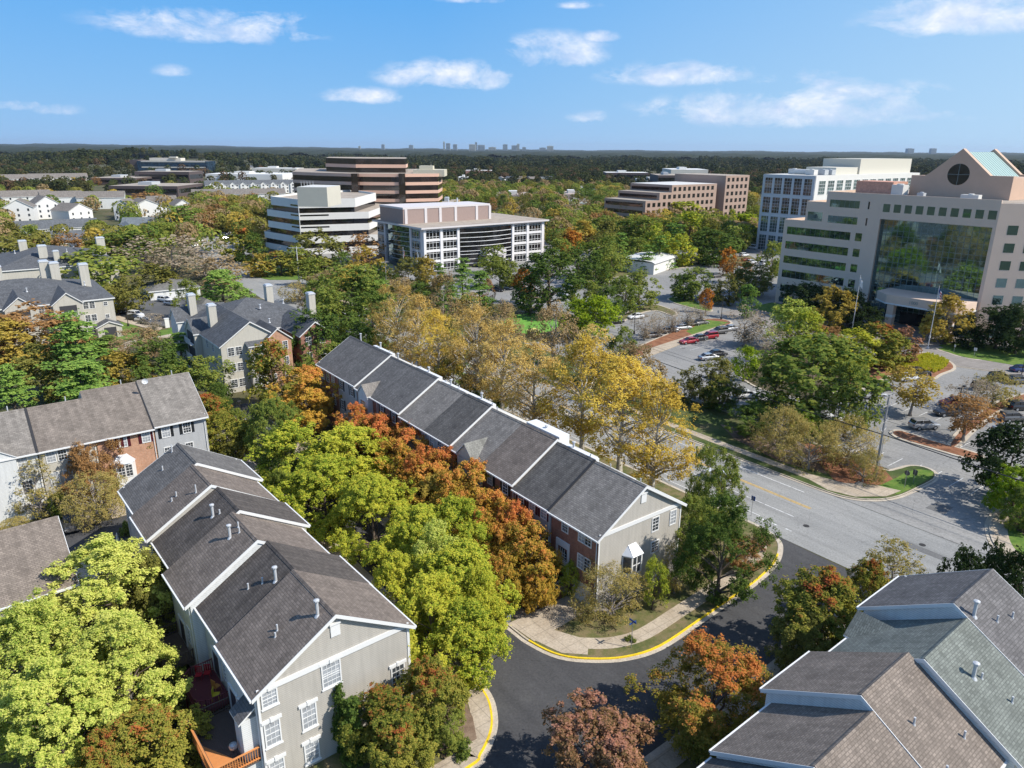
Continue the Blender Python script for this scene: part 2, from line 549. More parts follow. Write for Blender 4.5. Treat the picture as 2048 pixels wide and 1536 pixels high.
# ------------------------------------------------------------------ ground, roads, lots
GR = m_ground('ground_cover', [(0.30, (0.045, 0.055, 0.020)), (0.45, (0.075, 0.080, 0.030)), (0.60, (0.13, 0.105, 0.055)), (0.75, (0.09, 0.10, 0.035))], 0.05, fine=2.5)
LAWN = m_ground('lawn_grass', [(0.32, (0.060, 0.085, 0.022)), (0.46, (0.13, 0.13, 0.045)), (0.60, (0.21, 0.165, 0.085)), (0.75, (0.17, 0.12, 0.075))], 0.55, fine=9.0, leaf=0.12)
GREENLAWN = m_ground('green_grass', [(0.3, (0.055, 0.12, 0.018)), (0.5, (0.11, 0.19, 0.028)), (0.7, (0.20, 0.23, 0.05))], 0.5, fine=9.0, leaf=0.05)
BRIGHT = m_ground('yellow_green_grass', [(0.3, (0.30, 0.36, 0.03)), (0.7, (0.46, 0.48, 0.05))], 0.8, fine=8.0)
MULCH = m_ground('mulch', [(0.3, (0.13, 0.055, 0.028)), (0.5, (0.26, 0.115, 0.06)), (0.7, (0.34, 0.17, 0.09))], 0.6, fine=10.0, leaf=0.16)
BEDM = m_ground('leaf_litter', [(0.3, (0.11, 0.075, 0.05)), (0.5, (0.21, 0.145, 0.10)), (0.7, (0.27, 0.20, 0.14))], 0.6, fine=10.0, leaf=0.18)
ASPH = m_ground('old_asphalt', [(0.3, (0.245, 0.246, 0.235)), (0.5, (0.285, 0.283, 0.268)), (0.7, (0.325, 0.320, 0.300))], 0.09, fine=5.0, bump=0.01, crack=0.25, leaf=0.016, lane=.16)
ASPL = m_ground('lot_asphalt', [(0.3, (0.215, 0.213, 0.205)), (0.5, (0.265, 0.260, 0.247)), (0.7, (0.32, 0.308, 0.285))], 0.06, fine=3.0, bump=0.01, crack=0.35, leaf=0.02, lane=.10)
ASPD = m_ground('new_asphalt', [(0.3, (0.058, 0.058, 0.060)), (0.55, (0.076, 0.075, 0.076)), (0.75, (0.10, 0.098, 0.094))], 0.13, fine=5.0, bump=0.01, crack=0.3, leaf=0.05, lane=.14)
CONC = m_ground('concrete', [(0.3, (0.36, 0.29, 0.21)), (0.55, (0.47, 0.395, 0.30)), (0.75, (0.55, 0.47, 0.37))], 0.35, fine=5.0, bump=0.01, seams=1.5, leaf=0.05)
KERBC = m_ground('kerb_concrete', [(0.3, (0.42, 0.36, 0.28)), (0.7, (0.58, 0.51, 0.41))], 0.6, fine=6.0, bump=0.01, leaf=0.03)
YEL = m_ground('yellow_kerb_paint', [(0.25, (0.52, 0.36, 0.03)), (0.45, (0.80, 0.56, 0.02)), (0.8, (0.88, 0.64, 0.03))], 1.2, fine=8.0, bump=0.004)
WHT = m_ground('white_road_paint', [(0.38, (0.36, 0.36, 0.35)), (0.5, (0.70, 0.70, 0.68)), (0.8, (0.82, 0.82, 0.80))], 2.5, fine=8.0, bump=0.004)
YLN = m_ground('yellow_road_paint', [(0.38, (0.50, 0.33, 0.10)), (0.5, (0.72, 0.45, 0.09)), (0.8, (0.80, 0.52, 0.12))], 2.5, fine=8.0, bump=0.004)

def abxy(L): return [tuple(AB(a, b)[:2]) for a, b in L]
def pxxy(L, z=0.0): return [tuple(G(x, y, z)[:2]) for x, y in L]

def flat(name, poly, z, m, zb=None):
    mb = MB()
    if zb is None:
        ar = sum(poly[i][0] * poly[(i + 1) % len(poly)][1] - poly[(i + 1) % len(poly)][0] * poly[i][1] for i in range(len(poly)))
        p = poly if ar > 0 else poly[::-1]
        mb.face([(x, y, z) for x, y in p])
    else:
        mb.prism(poly, zb, z)
    return tag(mb.build(name, m), kind='structure')

def kerb(line, left, m=KERBC, closed=False, w=0.17, h=0.155, pan=0.42, zp=0.05):
    """kerb on a 2D line; the road lies on its left when left=True"""
    if closed: line = list(line) + [line[0]]
    s = 1 if left else -1
    mb = MB()
    strip(mb, offset_line(line, 0), offset_line(line, -s * w), -0.05, h)
    o = tag(mb.build('kerb', m), kind='structure')
    if pan:
        mb = MB()
        strip(mb, offset_line(line, 0.002 * s), offset_line(line, s * pan), 0.0, zp, sides=False)
        # keep the pan facing upwards
        if not left: mb.f = [tuple(reversed(f)) for f in mb.f]
        tag(mb.build('gutter', KERBC), kind='structure')
    return o

flat('ground', [(-16000, -3000), (16000, -3000), (16000, 22000), (-16000, 22000)], -0.02, GR)
# main road
near = [(70, 70.7), (-40, 70.7), (-215, 70.7), (-262, 75.0), (-300, 81.0), (-353, 91.5), (-420, 108), (-520, 138)]
far = [(70, 85.8), (-40, 85.8), (-215, 85.8), (-262, 91.0), (-300, 98.0), (-353, 108.5), (-420, 124), (-520, 154)]
flat('main_road', abxy(near) + abxy(far)[::-1], 0.015, ASPH)
K1 = [(-44.5, 70.75), (-42.4, 70.6), (-40.4, 69.9), (-39.0, 68.5), (-37.5, 65.4), (-36.6, 61), (-36.2, 56), (-35.8, 50.3), (-35.5, 44.5), (-36.3, 41), (-37.9, 38.4), (-40.0, 36.4), (-42.8, 35.5), (-46, 35.3), (-60, 35.3), (-80, 35.3), (-112, 35.3)]
K2 = [(-112, 28.4), (-80, 28.4), (-46, 28.5), (-42.5, 28.6), (-40, 28.35), (-38.2, 27.6), (-36.6, 26.4), (-35.2, 24.4), (-34.7, 22.5), (-34.6, 10), (-34.6, -10)]
K3 = [(-27.2, -10), (-27.3, 33), (-27.6, 45), (-28.0, 55), (-28.4, 62.5), (-27.9, 66), (-26.4, 68.7), (-24.0, 70.4), (-21, 70.8), (60, 70.8)]
s1, s2, s3 = (smooth_closed(abxy(k), 4, closed=False) for k in (K1, K2, K3))
flat('side_street', s1 + s2 + s3[:29] + abxy([(-28, 70.35), (-36, 70.5)]), 0.028, ASPD)
flat('cross_street', abxy([(-91.5, -60), (-91.5, 29), (-83, 29), (-83, -60)]), 0.022, ASPD)
flat('cross_street', abxy([(-124, 24), (-124, 40), (-111, 36), (-111, 27.8)]), 0.020, ASPD)
# raised blocks (lawns)
flat('lawn', offset_line(s1, -0.16) + abxy([(-118, 36), (-118, 55), (-132, 66), (-215, 66), (-215, 70.5), (-118, 70.5)]), 0.12, LAWN, zb=-0.05)
flat('lawn', offset_line(s2, -0.16) + abxy([(-82.8, -10), (-82.8, 28.2), (-100, 28.2)]), 0.12, LAWN, zb=-0.05)
flat('lawn', offset_line(s3, -0.16) + abxy([(60, 10), (20, -10)]), 0.12, LAWN, zb=-0.05)
kk = len(s1)
kerb(s1[:15], True); kerb(s1[14:50], True, YEL); kerb(s1[49:], True)
kerb(s2[:14], True); kerb(s2[13:33], True, YEL); kerb(s2[32:], True)
kerb(s3, True)
kerb(abxy([(-44.5, 70.72), (-120, 70.72), (-215, 70.72)]), False)
# sidewalks
def walk(line, d0, d1, z=0.145, m=CONC, name='sidewalk'):
    mb = MB(); strip(mb, offset_line(line, d0), offset_line(line, d1), 0.0, z)
    if d1 > d0: mb.f = [tuple(reversed(f)) if False else f for f in mb.f]
    return tag(mb.build(name, m), kind='structure')
walk(s1[8:46], -1.35, -2.9); walk(s1[44:], -1.2, -2.7, 0.150)
walk(s2[16:], -0.17, -1.75); walk(s2[:18], -0.17, -1.6, 0.150)
walk(s3[:30], -0.17, -1.7)
flat('driveway', abxy([(-46.4, 35.45), (-42.9, 35.75), (-43.4, 43.3), (-46.4, 43.3)]), 0.155, CONC, zb=0.0)
flat('sidewalk_ramp', abxy([(-42.9, 35.9), (-40.2, 36.7), (-38.6, 38.4), (-40.0, 39.9), (-43.2, 38.2)]), 0.152, CONC, zb=0.0)
for i in range(9):
    a0 = -49.4 - i * 6.9
    flat('driveway', abxy([(a0 - 3.0, 35.45), (a0, 35.45), (a0, 43.2), (a0 - 3.0, 43.2)]), 0.156, CONC, zb=0.0)
for i in range(6):
    a0 = -43.6 - i * 6.3
    flat('driveway', abxy([(a0 - 3.0, 22.7), (a0, 22.7), (a0, 28.3), (a0 - 3.0, 28.3)]), 0.156, CONC, zb=0.0)
flat('leaf_litter_bed', abxy([(-46.2, 38.6), (-49.2, 38.6), (-49.2, 43), (-46.6, 43)]), 0.146, MULCH, zb=0.0)
flat('leaf_litter_bed', abxy([(-41.0, 22.8), (-36.6, 22.0), (-36.6, 25.0), (-38.6, 26.0), (-41.0, 26.6)]), 0.148, BEDM, zb=0.0)
for b0 in (-8, 4.4, 9.5, 16):
    flat('driveway', abxy([(-97.0, b0), (-91.6, b0), (-91.6, b0 + 3.4), (-97.0, b0 + 3.4)]), 0.06, CONC, zb=0.0)
flat('driveway', abxy([(-83, -2), (-83, 10.5), (-79, 10.5), (-79, 6), (-77, 6), (-77, -2)]), 0.157, CONC, zb=0.0)
# back gardens of the left row: darker soil
flat('garden_soil', abxy([(-80, 3.2), (-41, 3.2), (-41, 10.9), (-80, 10.9)]), 0.15, m_ground('garden_soil', [(0.3, (0.028, 0.022, 0.016)), (0.55, (0.05, 0.05, 0.02)), (0.75, (0.07, 0.055, 0.035))], 0.7, fine=8.0), zb=0.0)

# ---- far side of the main road
N1 = abxy([(-215, 85.9), (-120, 85.9), (-60, 85.9), (-45, 86.0), (-42.0, 86.3), (-39.8, 87.4), (-38.0, 89.6), (-37.0, 92.6), (-36.7, 97), (-36.6, 101.5), (-37.6, 104.0), (-39.4, 104.6), (-40.8, 103.4), (-41.4, 100.6), (-42.6, 99.0), (-50.1, 100.0), (-65, 100.6), (-100, 101.5), (-160, 101.5), (-215, 101.5)])
N1s = smooth_closed(N1[3:16], 3, closed=False)
flat('lawn', N1[:3] + N1s + N1[16:], 0.12, m_ground('verge_grass', [(0.30, (0.035, 0.06, 0.015)), (0.5, (0.08, 0.11, 0.028)), (0.7, (0.14, 0.11, 0.06))], 0.25, fine=8.0, leaf=0.1), zb=-0.05)
flat('leaf_litter_bed', pxxy([(1764, 936), (1690, 912), (1640, 893), (1600, 885), (1640, 930), (1668, 962), (1720, 978), (1790, 965)]), 0.135, MULCH, zb=0.0)
flat('leaf_litter_bed', pxxy([(1440, 850), (1600, 880), (1655, 950), (1560, 925), (1470, 880)]), 0.132, BEDM, zb=0.0)
flat('lawn', pxxy([(1760, 972), (1795, 956), (1812, 945), (1838, 940), (1868, 944), (1862, 957), (1830, 975), (1795, 991)]), 0.137, GREENLAWN, zb=0.0)
kerb(N1s, False); kerb(N1[:4], False); kerb(N1[15:], False)
flat('sidewalk', abxy([(-215, 87.6), (-60, 87.6), (-47, 87.6), (-43.6, 86.6), (-40.4, 87.6), (-38.0, 91.0), (-37.6, 94.2), (-40.5, 93.2), (-43.5, 90.3), (-48, 89.2), (-60, 89.1), (-215, 89.1)]), 0.142, CONC, zb=0.0)
E1 = abxy([(60, 85.9), (-15, 85.9), (-20.4, 86.1), (-22.6, 87.0), (-24.6, 89.0), (-26.2, 92.0), (-27.2, 95.0), (-27.8, 100), (-27.6, 106), (-26.5, 110), (-24, 112), (20, 112)])
E1s = smooth_closed(E1[:11], 3, closed=False)
flat('lawn', E1s + [E1[11]], 0.12, GREENLAWN, zb=-0.05)
kerb(E1s, True)
walk(E1s[2:22], -0.17, -1.9)
flat('leaf_litter_bed', abxy([(-26.6, 97), (-22, 93), (-16, 95), (-14, 108), (-24, 110)]), 0.137, BEDM, zb=0.0)
# parking area paving (everything between the far verge and the offices)
flat('parking_lot', abxy([(-215, 101.5), (-215, 300), (-60, 300), (40, 240), (40, 95), (-10, 95), (-24, 90), (-22, 85.9), (-44, 85.9), (-36, 96), (-40, 100), (-100, 101.6)]), 0.008, ASPL)
flat('parking_lot', abxy([(-320, 120), (-215, 118), (-215, 240), (-300, 240)]), 0.010, ASPL)
def island(px, m=GREENLAWN, z=0.13, kerbm=KERBC, sm=3, ab=False):
    P = abxy(px) if ab else pxxy(px)
    P = smooth_closed(P, sm) if sm > 1 else P
    ar = sum(P[i][0] * P[(i + 1) % len(P)][1] - P[(i + 1) % len(P)][0] * P[i][1] for i in range(len(P)))
    if ar < 0: P = P[::-1]
    flat('kerb', P, z + 0.02, kerbm, zb=-0.04)
    flat('planted_island', offset_line(P, 0.55, closed=True), z + 0.055, m, zb=0.0)
MU2 = MULCH
island([(1778, 866), (1800, 861), (1860, 880), (1925, 898), (1968, 912), (1964, 924), (1925, 917), (1860, 898), (1800, 880)], MULCH)
island([(1893, 888), (1935, 842), (1988, 806), (2060, 785), (2100, 790), (2060, 803), (2002, 824), (1952, 862), (1915, 898)], MULCH, z=0.135)
island([(1700, 738), (1790, 715), (1850, 706), (1898, 722), (1912, 738), (1885, 750), (1868, 759), (1840, 752), (1800, 748), (1740, 772), (1700, 790), (1660, 770)], MULCH)
bedp = smooth_closed(pxxy([(1802, 732), (1850, 712), (1888, 722), (1893, 732), (1868, 747), (1820, 742)]), 3)
flat('planted_island', bedp, 0.22, MULCH, zb=0.1)
def inside(p, P):
    c = False
    for i in range(len(P)):
        x0, y0 = P[i]; x1, y1 = P[i - 1]
        if (y0 > p[1]) != (y1 > p[1]) and p[0] < (x1 - x0) * (p[1] - y0) / (y1 - y0) + x0: c = not c
    return c
def tufts(name, P, n, h, m, label, z=0.2, seed=1, w=.10):
    g = np.random.RandomState(seed); xs = [p[0] for p in P]; ys = [p[1] for p in P]; Vq = []
    while len(Vq) < n:
        p = (g.uniform(min(xs), max(xs)), g.uniform(min(ys), max(ys)))
        if not inside(p, P): continue
        for k in range(7):
            t = g.uniform(0, 6.28); hh = h * g.uniform(.6, 1.2); lx, ly = g.normal(0, .25 * h, 2)
            dx, dy = w * math.cos(t), w * math.sin(t); x, y = p[0] + g.normal(0, .06), p[1] + g.normal(0, .06)
            Vq.append([(x - dx, y - dy, z), (x + dx, y + dy, z), (x + lx + dx * .6, y + ly + dy * .6, z + hh), (x + lx - dx * .6, y + ly - dy * .6, z + hh)])
    V = np.array(Vq).reshape(-1, 3)
    o = place(name, numpy_mesh(name, V, np.arange(len(V)).reshape(-1, 4), [m])); return tag(o, label, 'grass', kind='stuff')
TUFT = m_leaf('tuft_yellow', [(0.30, 0.36, 0.03), (0.50, 0.52, 0.05), (0.66, 0.62, 0.08)])
tufts('ornamental_grass', bedp, 4200, .7, TUFT, 'yellow-green ornamental grass on the island before the tower')
island([(1872, 697), (1930, 694), (1972, 700), (1984, 712), (1962, 721), (1925, 716), (1892, 706)], GREENLAWN)
island([(1640, 664), (1700, 672), (1735, 668), (1700, 655), (1650, 652)], GREENLAWN)
island([(1480, 742), (1540, 705), (1610, 680), (1690, 700), (1760, 722), (1700, 760), (1650, 800), (1560, 790), (1500, 770)], m_ground('bed_dark', [(0.3, (0.05, 0.05, 0.02)), (0.7, (0.12, 0.09, 0.05))], 0.3))
island([(1255, 705), (1283, 690), (1345, 664), (1412, 638), (1462, 643), (1452, 656), (1380, 678), (1320, 700), (1276, 716)], MULCH)
flat('sidewalk', pxxy([(1284, 703), (1380, 672), (1448, 650), (1456, 655), (1385, 680), (1290, 716)]), 0.20, CONC, zb=0.0)
flat('lawn', pxxy([(1372, 664), (1412, 641), (1458, 646), (1440, 652), (1385, 671)]), 0.196, GREENLAWN, zb=0.0)
island([(1222, 642), (1262, 622), (1300, 608), (1340, 618), (1356, 628), (1342, 632), (1312, 622), (1280, 628), (1240, 646)], LAWN)
island([(1336, 596), (1370, 597), (1412, 612), (1426, 622), (1405, 622), (1345, 606)], GREENLAWN)
island([(925, 612), (990, 608), (1050, 612), (1090, 618), (1085, 626), (1000, 622), (940, 626)], LAWN)
flat('verge', pxxy([(1180, 562), (1300, 545), (1415, 528), (1470, 530), (1520, 522), (1500, 512), (1400, 515), (1230, 530), (1150, 545)]), 0.10, LAWN, zb=0.0)
kerb(pxxy([(1180, 562), (1300, 545), (1415, 528), (1470, 531)]), False, pan=0.6)
flat('lawn', abxy([(-215, 101.5), (-128, 101.5), (-124, 112), (-140, 124), (-168, 122), (-185, 112), (-215, 112)]), 0.10, LAWN, zb=0.0)
flat('play_turf', smooth_closed(pxxy([(1010, 640), (1050, 628), (1095, 630), (1118, 645), (1105, 662), (1050, 668), (1015, 660)]), 3), 0.14, m_ground('play_turf', [(0.3, (0.10, 0.26, 0.03)), (0.7, (0.20, 0.42, 0.07))], 0.4), zb=0.0)
# entrance court of the tan tower
flat('forecourt', abxy([(-121, 166), (-100, 163), (-60, 163), (-40, 170), (-40, 192), (-66, 190), (-121, 191)]), 0.13, m_ground('paving', [(0.3, (0.22, 0.20, 0.18)), (0.7, (0.32, 0.29, 0.26))], 0.3, seams=1.5), zb=0.0)
flat('lawn', abxy([(-121, 178), (-99, 176), (-99, 190), (-121, 190)]), 0.155, GREENLAWN, zb=0.0)
flat('lawn', abxy([(-69, 178), (-62, 172), (-40, 176), (-40, 190), (-67, 188)]), 0.155, GREENLAWN, zb=0.0)
kerb(abxy([(-121, 165.9), (-100, 162.9), (-60, 162.9), (-40, 169.9)]), False)
# apartments' lot and far-left office lot
flat('parking_lot', pxxy([(205, 606), (258, 596), (335, 592), (372, 600), (362, 625), (352, 656), (325, 652), (300, 646), (268, 638), (228, 630)]), 0.012, m_ground('lot_mid', [(0.3, (0.085, 0.087, 0.09)), (0.7, (0.13, 0.13, 0.13))], 0.1, fine=3.0))
flat('sidewalk', pxxy([(222, 627), (262, 640), (300, 650), (325, 656), (318, 662), (285, 655), (250, 646), (216, 634)]), 0.12, CONC, zb=0.0)
flat('lawn', pxxy([(222, 640), (262, 648), (292, 662), (330, 660), (352, 652), (362, 662), (330, 676), (280, 678), (230, 680)]), 0.09, GREENLAWN, zb=0.0)
flat('sidewalk', pxxy([(362, 664), (352, 652), (358, 650), (372, 660), (352, 673), (300, 680), (240, 700), (205, 712), (210, 702), (262, 682), (325, 672)]), 0.12, CONC, zb=0.0)
flat('parking_lot', pxxy([(388, 456), (505, 458), (495, 475), (468, 492), (470, 506), (505, 540), (440, 560), (425, 520), (392, 512), (385, 480)]), 0.013, m_ground('lot_far', [(0.3, (0.10, 0.102, 0.105)), (0.7, (0.15, 0.15, 0.15))], 0.1, fine=3.0))
flat('lawn', pxxy([(500, 540), (560, 535), (600, 545), (600, 560), (540, 560), (500, 552)]), 0.09, GREENLAWN, zb=0.0)
flat('side_lane', pxxy([(530, 562), (640, 548), (660, 560), (600, 580), (560, 582)]), 0.018, ASPH)
# ---- road markings
def mark(a0, a1, b, w=0.13, m=WHT, z=0.034):
    return flat('road_marking', abxy([(a0, b - w / 2), (a1, b - w / 2), (a1, b + w / 2), (a0, b + w / 2)]), z, m)
mark(-215, -44.8, 73.3); mark(-215, -52, 72.0)
mark(-215, -42.1, 79.92, m=YLN); mark(-215, -42.1, 80.22, m=YLN)
for k in range(18): mark(-66 - k * 9.2, -63 - k * 9.2, 76.5)
mark(-60, -42.2, 76.45)
mark(-61.5, -45.2, 83.6, 0.15); mark(-215, -64, 83.6, 0.13)
mark(-44.8, -43.9, 72.8, 0.22); mark(-43.0, -42.1, 72.9, 0.22); mark(-41.1, -40.3, 73.0, 0.22)
mark(-24.3, -8, 78.7, 0.14)
for k in range(14):
    a = -62 + k * 2.75
    flat('parking_line', abxy([(a, 105.2), (a + 0.1, 105.2), (a + 0.1, 110.0), (a, 110.0)]) if k > 20 else abxy([(a, 100.9), (a + 0.1, 100.9), (a + 0.1, 105.4), (a, 105.4)]), 0.02, WHT)
for k in range(9):
    p = G(1812, 905); a, b = toab(p)
    aa = a + 4 + k * 2.7
    flat('parking_line', abxy([(aa, 115.6), (aa + .1, 115.6), (aa + .1, 120.6), (aa, 120.6)]), 0.021, WHT)
for k in range(8):
    aa = -66 + k * 2.7
    flat('parking_line', abxy([(aa, 126), (aa + .1, 126), (aa + .1, 131), (aa, 131)]), 0.021, WHT)
for k in range(10):
    aa = -126 + k * 2.8
    flat('parking_line', abxy([(aa, 128), (aa + .1, 128), (aa + .1, 133), (aa, 133)]), 0.021, WHT)
for k in range(9):
    q0 = G(975 + 0 * k, 580); a, b = toab(q0)
    flat('parking_line', abxy([(a + 0, b + k * 2.8), (a + 5, b + k * 2.8), (a + 5, b + k * 2.8 + .1), (a, b + k * 2.8 + .1)]), 0.021, WHT)

# repairs, covers and stains on the paving
PATCH = m_ground('asphalt_repair', [(0.3, (0.13, 0.13, 0.128)), (0.7, (0.18, 0.178, 0.17))], 0.4, fine=6.0)
STAIN = m_ground('oil_stain', [(0.3, (0.14, 0.138, 0.132)), (0.7, (0.20, 0.196, 0.186))], 0.8, fine=4.0)
IRON = m_plain('cast_iron', (0.05, 0.048, 0.045), .7, .3)
for (a, b, w, d) in ((-52, 74.4, 3.2, 1.5), (-31, 80.5, 5.0, 1.2), (-74, 81.5, 4, 2), (-12, 75, 3, 2), (-33.5, 92, 2.2, 3.0), (-58, 106, 2.5, 4)):
    flat('asphalt_repair', abxy([(a, b), (a + w, b + .1), (a + w - .1, b + d), (a + .1, b + d)]), 0.0245, PATCH)
rg = random.Random(9)
for k in range(34):
    a, b = rg.choice([(-60 + rg.uniform(0, 34), 103 + rg.uniform(0, 3)), (-66 + rg.uniform(0, 24), 128 + rg.uniform(0, 2)), (-46 + rg.uniform(0, 22), 118 + rg.uniform(0, 2)), (-118 + rg.uniform(0, 26), 130 + rg.uniform(-2, 4))])
    r0 = rg.uniform(.25, .6)
    flat('oil_stain', [tuple(AB(a + r0 * rg.uniform(.7, 1.3) * math.cos(t), b + r0 * rg.uniform(.7, 1.3) * math.sin(t))[:2]) for t in [i * .785 for i in range(8)]], 0.0225, STAIN)
def cover(a, b, z, label):
    q = MB(); q.tube((0, 0, 0), (0, 0, .012), .36, .36, 18); q.tube((0, 0, .0121), (0, 0, .018), .28, .28, 18)
    tag(q.build('manhole_cover', IRON, None, AB(a, b, z)), label, 'manhole cover')
cover(-40.0, 75.6, .016, 'round iron manhole cover in the near lane of the main road')
cover(-29.5, 82.3, .016, 'round iron manhole cover in the far lane near the car park entry')
cover(-34.6, 31.8, .030, 'round iron manhole cover on the black asphalt of the side street corner')
cover(-31.2, 47.5, .030, 'round iron manhole cover on the black side street beside the orange-topped tree')
# ------------------------------------------------------------------ materials of the houses
WHITE = m_plain('white_trim', (0.74, 0.74, 0.72), 0.5, var=0.05)
ROOFSHADE = m_plain('painted_roof_shadow', (0.035, 0.035, 0.038), .9)  # near-black colour of the painted shadow strips on the roofs
GLASS = m_glass('window_glass', (0.055, 0.062, 0.07), 0.05, spec=0.9, var=0.6, scale=0.7)
GLASSB = m_glass('window_blinds', (0.36, 0.38, 0.40), 0.12, spec=0.8, var=0.25, scale=0.8)
SID_GREIGE = m_siding('siding_greige', (0.50, 0.47, 0.415))
SID_CREAM = m_siding('siding_cream', (0.56, 0.53, 0.455))
SID_WHITE = m_siding('siding_white', (0.72, 0.73, 0.71))
SID_GREY = m_siding('siding_grey', (0.47, 0.48, 0.485))
SID_BEIGE = m_siding('siding_beige', (0.50, 0.45, 0.385))
BRICK = m_brick('brick_red', (0.26, 0.105, 0.070), (0.35, 0.15, 0.10), (0.36, 0.26, 0.20))
BRICKO = m_brick('brick_orange', (0.46, 0.22, 0.13), (0.55, 0.29, 0.18), (0.5, 0.4, 0.3))
SH_BROWN = m_shingle('shingle_brown', (0.225, 0.185, 0.155))
SH_DARK = m_shingle('shingle_dark', (0.125, 0.108, 0.096), streak=0.12)
SH_SLATE = m_shingle('shingle_slate', (0.175, 0.165, 0.155))
SH_GREY = m_shingle('shingle_grey', (0.265, 0.240, 0.212))
SH_CHAR = m_shingle('shingle_charcoal', (0.150, 0.139, 0.127), streak=0.1)
SH_GREEN = m_shingle('shingle_green', (0.205, 0.222, 0.198), w=.36, h=.17)
SH_TAN = m_shingle('shingle_tan', (0.255, 0.212, 0.176), w=0.34, h=.17)
SH_LEAD = m_shingle('shingle_lead', (0.170, 0.162, 0.160))
SH_BLK = m_shingle('shingle_black', (0.125, 0.130, 0.138), w=0.5, h=0.3)
METALW = m_plain('standing_seam_white', (0.62, 0.64, 0.66), 0.35, 0.2, var=0.06)
SHUT_RED = m_plain('shutter_burgundy', (0.085, 0.012, 0.018), 0.5)
SHUT_BLK = m_plain('shutter_black', (0.018, 0.02, 0.022), 0.5)
DOORM = m_plain('door_dark', (0.05, 0.045, 0.06), 0.4)
PVC = m_plain('vent_metal', (0.55, 0.56, 0.57), 0.45, 0.1)
WOOD_OLD = m_plain('deck_old_wood', (0.115, 0.085, 0.07), 0.85, var=0.25, scale=4)
WOOD_NEW = m_plain('deck_new_wood', (0.62, 0.25, 0.08), 0.6, var=0.18, scale=3)
WOOD_RED = m_plain('deck_red_stain', (0.15, 0.035, 0.045), 0.75, var=0.2, scale=4)
WOOD_GREY = m_plain('fence_grey_wood', (0.22, 0.205, 0.185), 0.9, var=0.25, scale=3)
ROT = {'-y': 0.0, '+x': R(90), '+y': R(180), '-x': R(-90)}
_cache = {}


def win_meshes(w, h, cols=3, rows=4, style='', glass=None):
    key = (round(w, 2), round(h, 2), cols, rows, style, (glass or GLASS).name)
    if key in _cache: return _cache[key]
    f = MB(); c = 0.10; t = -0.07
    f.box(-w / 2 - c, -w / 2, t, 0.01, -c, h + c); f.box(w / 2, w / 2 + c, t, 0.01, -c, h + c)
    f.box(-w / 2, w / 2, t, 0.01, -c, 0); f.box(-w / 2, w / 2, t, 0.01, h, h + c)
    if style == 'header':
        f.box(-w / 2 - 0.24, w / 2 + 0.24, t - 0.05, 0.01, h + c + 0.004, h + c + 0.24)
        f.slab([(-0.11, t - 0.10, h + c + 0.30), (0.11, t - 0.10, h + c + 0.30), (0.11, 0.0, h + c + 0.30), (-0.11, 0.0, h + c + 0.30)], 0.32)
        f.box(-w / 2 - 0.16, w / 2 + 0.16, t - 0.05, 0.01, -c - 0.1, -c - 0.003)
    f.box(-w / 2, w / 2, -0.05, 0.0, h * 0.5 - 0.03, h * 0.5 + 0.03)
    for i in range(1, cols):
        x = -w / 2 + w * i / cols
        f.box(x - 0.017, x + 0.017, -0.045, 0.0, 0, h * 0.5 - 0.03); f.box(x - 0.017, x + 0.017, -0.045, 0.0, h * 0.5 + 0.03, h)
    for j in range(1, rows):
        if abs(j / rows - 0.5) < 0.01: continue
        z = h * j / rows
        f.box(-w / 2, w / 2, -0.043, 0.0, z - 0.015, z + 0.015)
    p = MB(); p.face([(-w / 2, -0.02, 0), (w / 2, -0.02, 0), (w / 2, -0.02, h), (-w / 2, -0.02, h)])
    _cache[key] = (f.mesh('window', WHITE), p.mesh('pane', glass or GLASS))
    return _cache[key]


def window(parent, face, u, z, w, h, W, D, cols=3, rows=4, style='', off=0.0, glass=None):
    """window on a face of a box W x D (local x 0..W, y 0..D)"""
    if glass is None and random.random() < .3: glass = GLASSB
    fm, pm = win_meshes(w, h, cols, rows, style, glass)
    loc = {'-y': (u, -off, z), '+y': (u, D + off, z), '-x': (-off, u, z), '+x': (W + off, u, z)}[face]
    f = place('window', fm, parent, loc, ROT[face])
    place('pane', pm, f)
    return f


def facebox(mb, face, u0, u1, z0, z1, t0, t1, W, D, mi=0):
    """box on a face, u along it, sticking out from t0 to t1"""
    if face == '-y': mb.box(u0, u1, -t1, -t0, z0, z1, mi)
    elif face == '+y': mb.box(u0, u1, D + t0, D + t1, z0, z1, mi)
    elif face == '-x': mb.box(-t1, -t0, u0, u1, z0, z1, mi)
    else: mb.box(W + t0, W + t1, u0, u1, z0, z1, mi)
    return mb


def pipe(parent, x, y, z, h, r=0.11, cap=True):
    m = MB(); m.tube((0, 0, -0.25), (0, 0, h), r, n=8)
    m.tube((0, 0, -0.12), (0, 0, 0.06), r * 2.2, r * 1.2, n=8)
    if cap:
        m.tube((0, 0, h + 0.001), (0, 0, h + 0.10), r * 1.8, r * 1.8, n=8); m.tube((0, 0, h + 0.10), (0, 0, h + 0.16), r * 1.8, r * 0.5, n=8)
    return m.build('vent_pipe', PVC, parent, (x, y, z))


